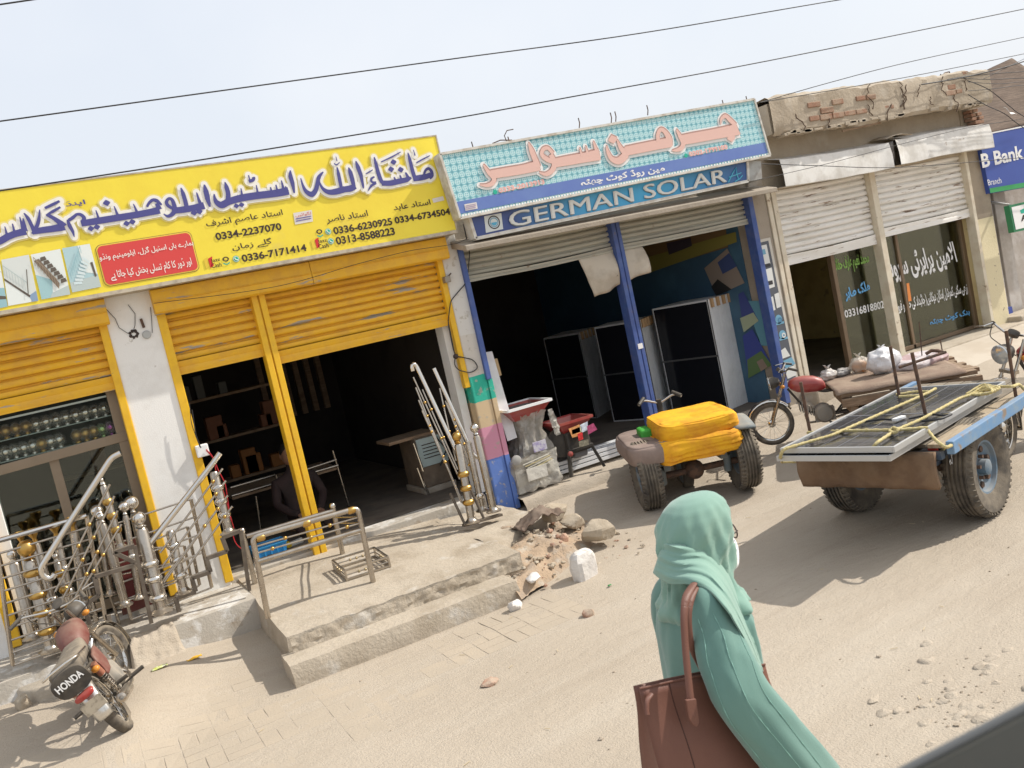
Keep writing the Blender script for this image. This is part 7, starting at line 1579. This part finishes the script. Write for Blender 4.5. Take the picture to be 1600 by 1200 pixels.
# pale frayed seams running down the sleeve
seam = mat('pale_seam_thread', (.24, .44, .37), .8)
for k0, k1, nm in ((33, 31, 'a'), (27, 28, 'b'), (37, 38, 'c')):
    P = []
    for i in range(14, len(rg)-2): k = k0+(k1-k0)*i/len(rg); a, b = rg[i][int(k)], rg[i][int(k)+1]; p = a+(b-a)*(k-int(k)); c = sum(rg[i], V((0, 0, 0)))/40; P.append(p+(p-c).normalized()*.001)
    mb = MB(); mb.tube(P, [.0006+.0008*(noise.noise(V((i*.7, k0, 0))) > .15) for i in range(len(P))], 5); mb.build('seam', seam, slo, smooth=60)
# hand at the end of the near sleeve
hc_ = R1[-1][0]; dr = (R1[-1][0]-R1[-3][0]).normalized(); up_ = V((0, -1, 0)); sd_ = dr.cross(up_).normalized()
mb = MB(); mb.loft([[hc_+dr*(d-.03)+sd_*(a*math.cos(2*math.pi*k/14))+up_*(b*math.sin(2*math.pi*k/14)) for k in range(14)] for d, a, b in ((-.02, .026, .020), (.03, .028, .019), (.07, .040, .017), (.11, .042, .015), (.125, .036, .012))])
for i, (o_, ln) in enumerate(((-.030, .066), (-.010, .076), (.010, .072), (.029, .056))): b0 = hc_+dr*.085+sd_*o_; mb.tube([b0, b0+dr*ln*.45+up_*-.004, b0+dr*ln*.78+up_*-.014, b0+dr*ln+up_*-.026], [.0092, .0088, .008, .006], 8)
b0 = hc_+dr*.02+sd_*-.032; mb.tube([b0, b0+dr*.03+sd_*-.022, b0+dr*.058+sd_*-.028+up_*-.008], [.012, .0105, .0075], 8); mb.build('hand', skin, pw, smooth=70)
# headscarf: cap over the head falling to the shoulders, open at the face
HZ = [(1.541, .012, .0008, .0008), (1.540, .012, .016, .014), (1.536, .010, .040, .034), (1.526, .008, .064, .054), (1.508, .006, .084, .071), (1.482, .004, .098, .083), (1.450, .0, .105, .089), (1.415, -.004, .107, .091), (1.382, -.010, .105, .091), (1.350, -.016, .100, .090), (1.320, -.020, .097, .090), (1.298, -.020, .098, .097), (1.280, -.018, .105, .112), (1.264, -.014, .114, .132), (1.252, -.010, .121, .148), (1.244, -.008, .124, .157), (1.238, -.006, .121, .158), (1.236, -.006, .112, .150)]
nu, nv = 96, 64
def scarf(u, v):
    t = 2*math.pi*u; i = v*(len(HZ)-1); k = min(int(i), len(HZ)-2); q = i-k; z, f, a, b = (HZ[k][j]+(HZ[k+1][j]-HZ[k][j])*q for j in range(4)); c, s = math.cos(t), math.sin(t)
    side = t if t <= math.pi else t-2*math.pi
    d = max(0, min(1, (1.53-z)/.10))
    fold = .011*ridge(side*1.15+(1.55-z)*7.5+.25*noise.noise(V((c, s, z*4))))+.008*ridge(side*2.3-(1.55-z)*4+.3)+.0055*ridge(side*3.1+(1.55-z)*13+.6*noise.noise(V((c*1.5, s*1.5, z*6))), 3)+.010*max(0, min(1, (1.36-z)/.06))*ridge(side*1.6+(1.4-z)*12)
    tuck = .010*math.exp(-((z-1.262)/.014)**2)*max(0, -c)
    fr = .012*max(0, c)**2*max(0, min(1, (z-1.33)/.05))
    bk = .016*max(0, -c)**1.5*math.exp(-((z-1.46)/.06)**2)
    e = (fold-.006)*d+tuck+bk*.7
    zz = z+(.028*max(0, c)-.030*max(0, -c))*max(0, min(1, (1.33-z)/.08))
    s *= 1-.30*max(0, c)*max(0, min(1, (1.33-z)/.06)); lowf = 1-.68*max(0, c)**1.2*max(0, min(1, (1.33-z)/.06)); return wp(f+(a+e+fr)*c*lowf, (b+e)*s, zz)
mb = MB(); mb.grid(scarf, nu, nv)
keep = []
for f in mb.f:
    p = sum((mb.v[i] for i in f), V((0, 0, 0)))/4; dx, dy = p.x-WX, p.y-WY
    ang = abs(math.atan2(dy, dx)); z = p.z
    if 1.325 < z < 1.497 and ang < R_(50)*math.sqrt(max(0, 1-((z-1.412)/.090)**2)): continue
    keep.append(f)
mb.f = keep
mb.build('headscarf', green, pw, smooth=80, solid=.006)
# loose end of the scarf thrown over the chest
A_ = [(1034, 893, .11), (1022, 896, .035), (1046, 912, -.06), (1076, 913, -.135), (1106, 922, -.185), (1133, 950, -.245), (1156, 986, -.25), (1176, 1022, -.245), (1190, 1050, -.225)]
B_ = [(1038, 846, .12), (1034, 846, .06), (1044, 846, -.01), (1070, 852, -.05), (1106, 856, -.055), (1134, 888, -.07), (1152, 930, -.095), (1174, 986, -.14), (1192, 1049, -.18)]
A_.insert(1, (1028, 895, .07))
def cat_(L, u):
    i = u*(len(L)-1); k = min(int(i), len(L)-2); q = i-k; p0, p1, p2, p3 = (V(L[max(k-1, 0)]), V(L[k]), V(L[k+1]), V(L[min(k+2, len(L)-1)])); return .5*((2*p1)+(p2-p0)*q+(2*p0-5*p1+4*p2-p3)*q*q+(3*p1-p0-3*p2+p3)*q**3)
def drape(u, v):
    a, b = cat_(A_, u), cat_(B_, u); p = a+(b-a)*v
    bulge = .016*math.sin(v*math.pi)*(1-.5*u)+.013*ridge(v*2.6+u*.5)*min(1, u*3+.35)+.006*ridge(v*5.3-u*.8+.4*noise.noise(V((u*3, v*2, 5))), 3)+.008*noise.noise(V((u*4, v*5, 1)))
    return aty(p.x, p.y, WY+p.z-bulge)
MB().grid(drape, 40, 30).build('scarf_end', green, pw, smooth=80, solid=.005)
# face mask and glasses
def maskf(u, v):
    t = R_(-72+144*u); z = 1.318+v*.075; c, s = math.cos(t), math.sin(t); k = math.sin(math.pi*min(1, max(0, v*.8+.1)))
    return wp(.022+(.082+.016*k*max(0, c)**3)*c, (.070+.004*k)*s, z)
MB().grid(maskf, 24, 10).build('face_mask', mat('white_mask', (.78, .78, .80), .7, bump=.2, bsc=120), pw, smooth=70, solid=.003)
gl = MB()
for s in (-1, 1): gl.tube([wp(.101-.008*abs(math.cos(k*.393+0))*1.2, s*(.034+.027*math.cos(k*.3927)), 1.412+.020*math.sin(k*.3927)) for k in range(17)], .0022, 6); gl.tube([wp(.095, s*.060, 1.418), wp(.07, s*.076, 1.420), wp(-.01, s*.08, 1.415)], .0022, 6)
gl.tube([wp(.099, -.008, 1.416), wp(.102, 0, 1.419), wp(.099, .008, 1.416)], .002, 6)
gl.build('glasses', K['ink'], pw, smooth=60)
# ---------------------------------------------------------------- shoulder bag
bag = thing('shoulder_bag', 'large brown leather tote bag hanging from the shoulder of the woman in green', 'bag', (WX, WY-.25, .6))
lea = mat('brown_leather', (.165, .074, .053), .5, c2=(.14, .062, .044), sc=2.2, bump=.12, bsc=260, spec=.35)
def bpx(x, y, dy): return aty(x, y, WY+dy)
yo, yi = -.245, -.135
TL, TR_, BR_, BL_ = bpx(1015, 1085, yo), bpx(1213, 1046, yo), bpx(1262, 1262, yo), bpx(1052, 1290, yo)
zb0 = (BL_.z+BR_.z)/2; BL_.z = BR_.z = zb0
def bagside(u, v, out):
    a = TL+(TR_-TL)*u; b = BL_+(BR_-BL_)*u; p = a+(b-a)*v; th = (yi-yo)*(.25+.75*sst(v*1.4)); y = WY+(yo+yi)/2+(-th/2 if out else th/2)*(1 if 0 < u < 1 else .9)
    return V((p.x, y-.010*math.sin(u*3.14)*(1 if out else -1)*math.sin(v*2)+.004*noise.noise(V((u*4, v*4, 2))), p.z+.004*math.sin(u*3.1)*(v < .01)))
mb = MB(); mb.grid(lambda u, v: bagside(u, v, True), 20, 20); mb.grid(lambda u, v: bagside(u, v, False), 20, 20)
for u in (0, 1): mb.grid(lambda a, v, u=u: bagside(u, v, True)*(1-a)+bagside(u, v, False)*a+V((.018*(1 if u == 0 else -1)*math.sin(a*math.pi)*(1-v), 0, 0)), 6, 20)
mb.grid(lambda a, u: bagside(u, 1, True)*(1-a)+bagside(u, 1, False)*a, 4, 20); mb.build('body', lea, bag, smooth=50, solid=.004)
P = [bagside(.22, v/20, True)+V((0, -.002, 0)) for v in range(21)]; MB().tube(P, .0016, 5).build('seam', mat('dark_seam', (.05, .02, .015), .6), bag)
P = [bagside(u/20, .0, True)+V((0, -.001, .002)) for u in range(21)]; MB().tube(P, .003, 6).build('rim', lea, bag, smooth=60)
def band(pts, w_, th, nm):
    pts = bent(pts, 8); mb = MB(); n = len(pts); rings = []
    for i, p in enumerate(pts):
        tg = (pts[min(i+1, n-1)]-pts[max(i-1, 0)]).normalized(); x = V((1, 0, 0)); x = (x-tg*x.dot(tg)).normalized(); y = tg.cross(x)
        rings.append([p+x*(w_*math.cos(2*math.pi*k/10))+y*(th*math.sin(2*math.pi*k/10)) for k in range(10)])
    return mb.loft(rings).build(nm, lea, bag, smooth=60)
band([bpx(1083, 1118, -.258), bpx(1078, 1085, -.252), bpx(1071, 1015, -.235), bpx(1068, 960, -.222), bpx(1072, 930, -.20), bpx(1086, 909, -.15), bpx(1098, 904, -.10), bpx(1105, 915, -.05), bpx(1110, 990, -.03)], .0105, .0055, 'strap')
band([bpx(1150, 1075, -.125), bpx(1100, 1050, -.15), bpx(1079, 1010, -.205), bpx(1075, 960, -.212), bpx(1080, 930, -.19), bpx(1094, 910, -.14), bpx(1104, 906, -.09)], .0095, .0055, 'strap')
q = [bpx(*p, -.262) for p in ((1072, 1094), (1088, 1092), (1093, 1128), (1090, 1136), (1084, 1134), (1077, 1124))]
MB().prism(q, (0, .008, 0)).build('strap_patch', lea, bag, bevel=.002)
a = bpx(1018, 1084, -.22); band([a, a+V((-.022, -.01, -.004)), a+V((-.030, -.015, -.020)), a+V((-.034, -.018, -.034))], .006, .003, 'tie')

# ================================================================ EDGE OF THE VEHICLE THE PHOTOGRAPHER LOOKS OUT OF
def cam_pt(x, y, d): r = ray(x, y); return CAM+r*(d/r.length)
vs_ = thing('vehicle_window_sill', 'dark grey window sill edge of the photographer\'s vehicle in the bottom right corner', 'vehicle sill', cam_pt(1500, 1170, .62))
A, B = cam_pt(1390, 1222, .66), cam_pt(1720, 1052, .60); dn = V((0, 0, -1)); ax = (B-A).normalized(); inw = (CAM-(A+B)/2); inw = (inw-ax*inw.dot(ax)); inw.z = 0; inw = inw.normalized()
e0, e1 = A-ax*.25, B+ax*.5
mb = MB(); mb.prism([e0, e0+inw*-.012+dn*.010, e0+inw*-.012+dn*.05, e0+inw*.05+dn*.075, e0+inw*.052+dn*.02, e0+inw*.012], (e1-e0)); mb.build('sill', mat('dark_grey_trim', (.045, .045, .036), .5, c2=(.055, .053, .042), sc=8), vs_, bevel=.004)
mb = MB(); mb.tube([e0+inw*-.003+V((0, 0, .001)), e1+inw*-.003+V((0, 0, .001))], .0035, 8); mb.build('weather_strip', mat('grey_rubber_strip', (.22, .22, .21), .5), vs_, smooth=60)
mb = MB(); mb.prism([e0+inw*.0525+dn*.02, e0+inw*.056+dn*.075, e0+inw*.10+dn*.11, e0+inw*.098+dn*.05], (e1-e0)); mb.build('inner_panel', mat('pale_grey_panel', (.42, .42, .43), .6), vs_, bevel=.003)
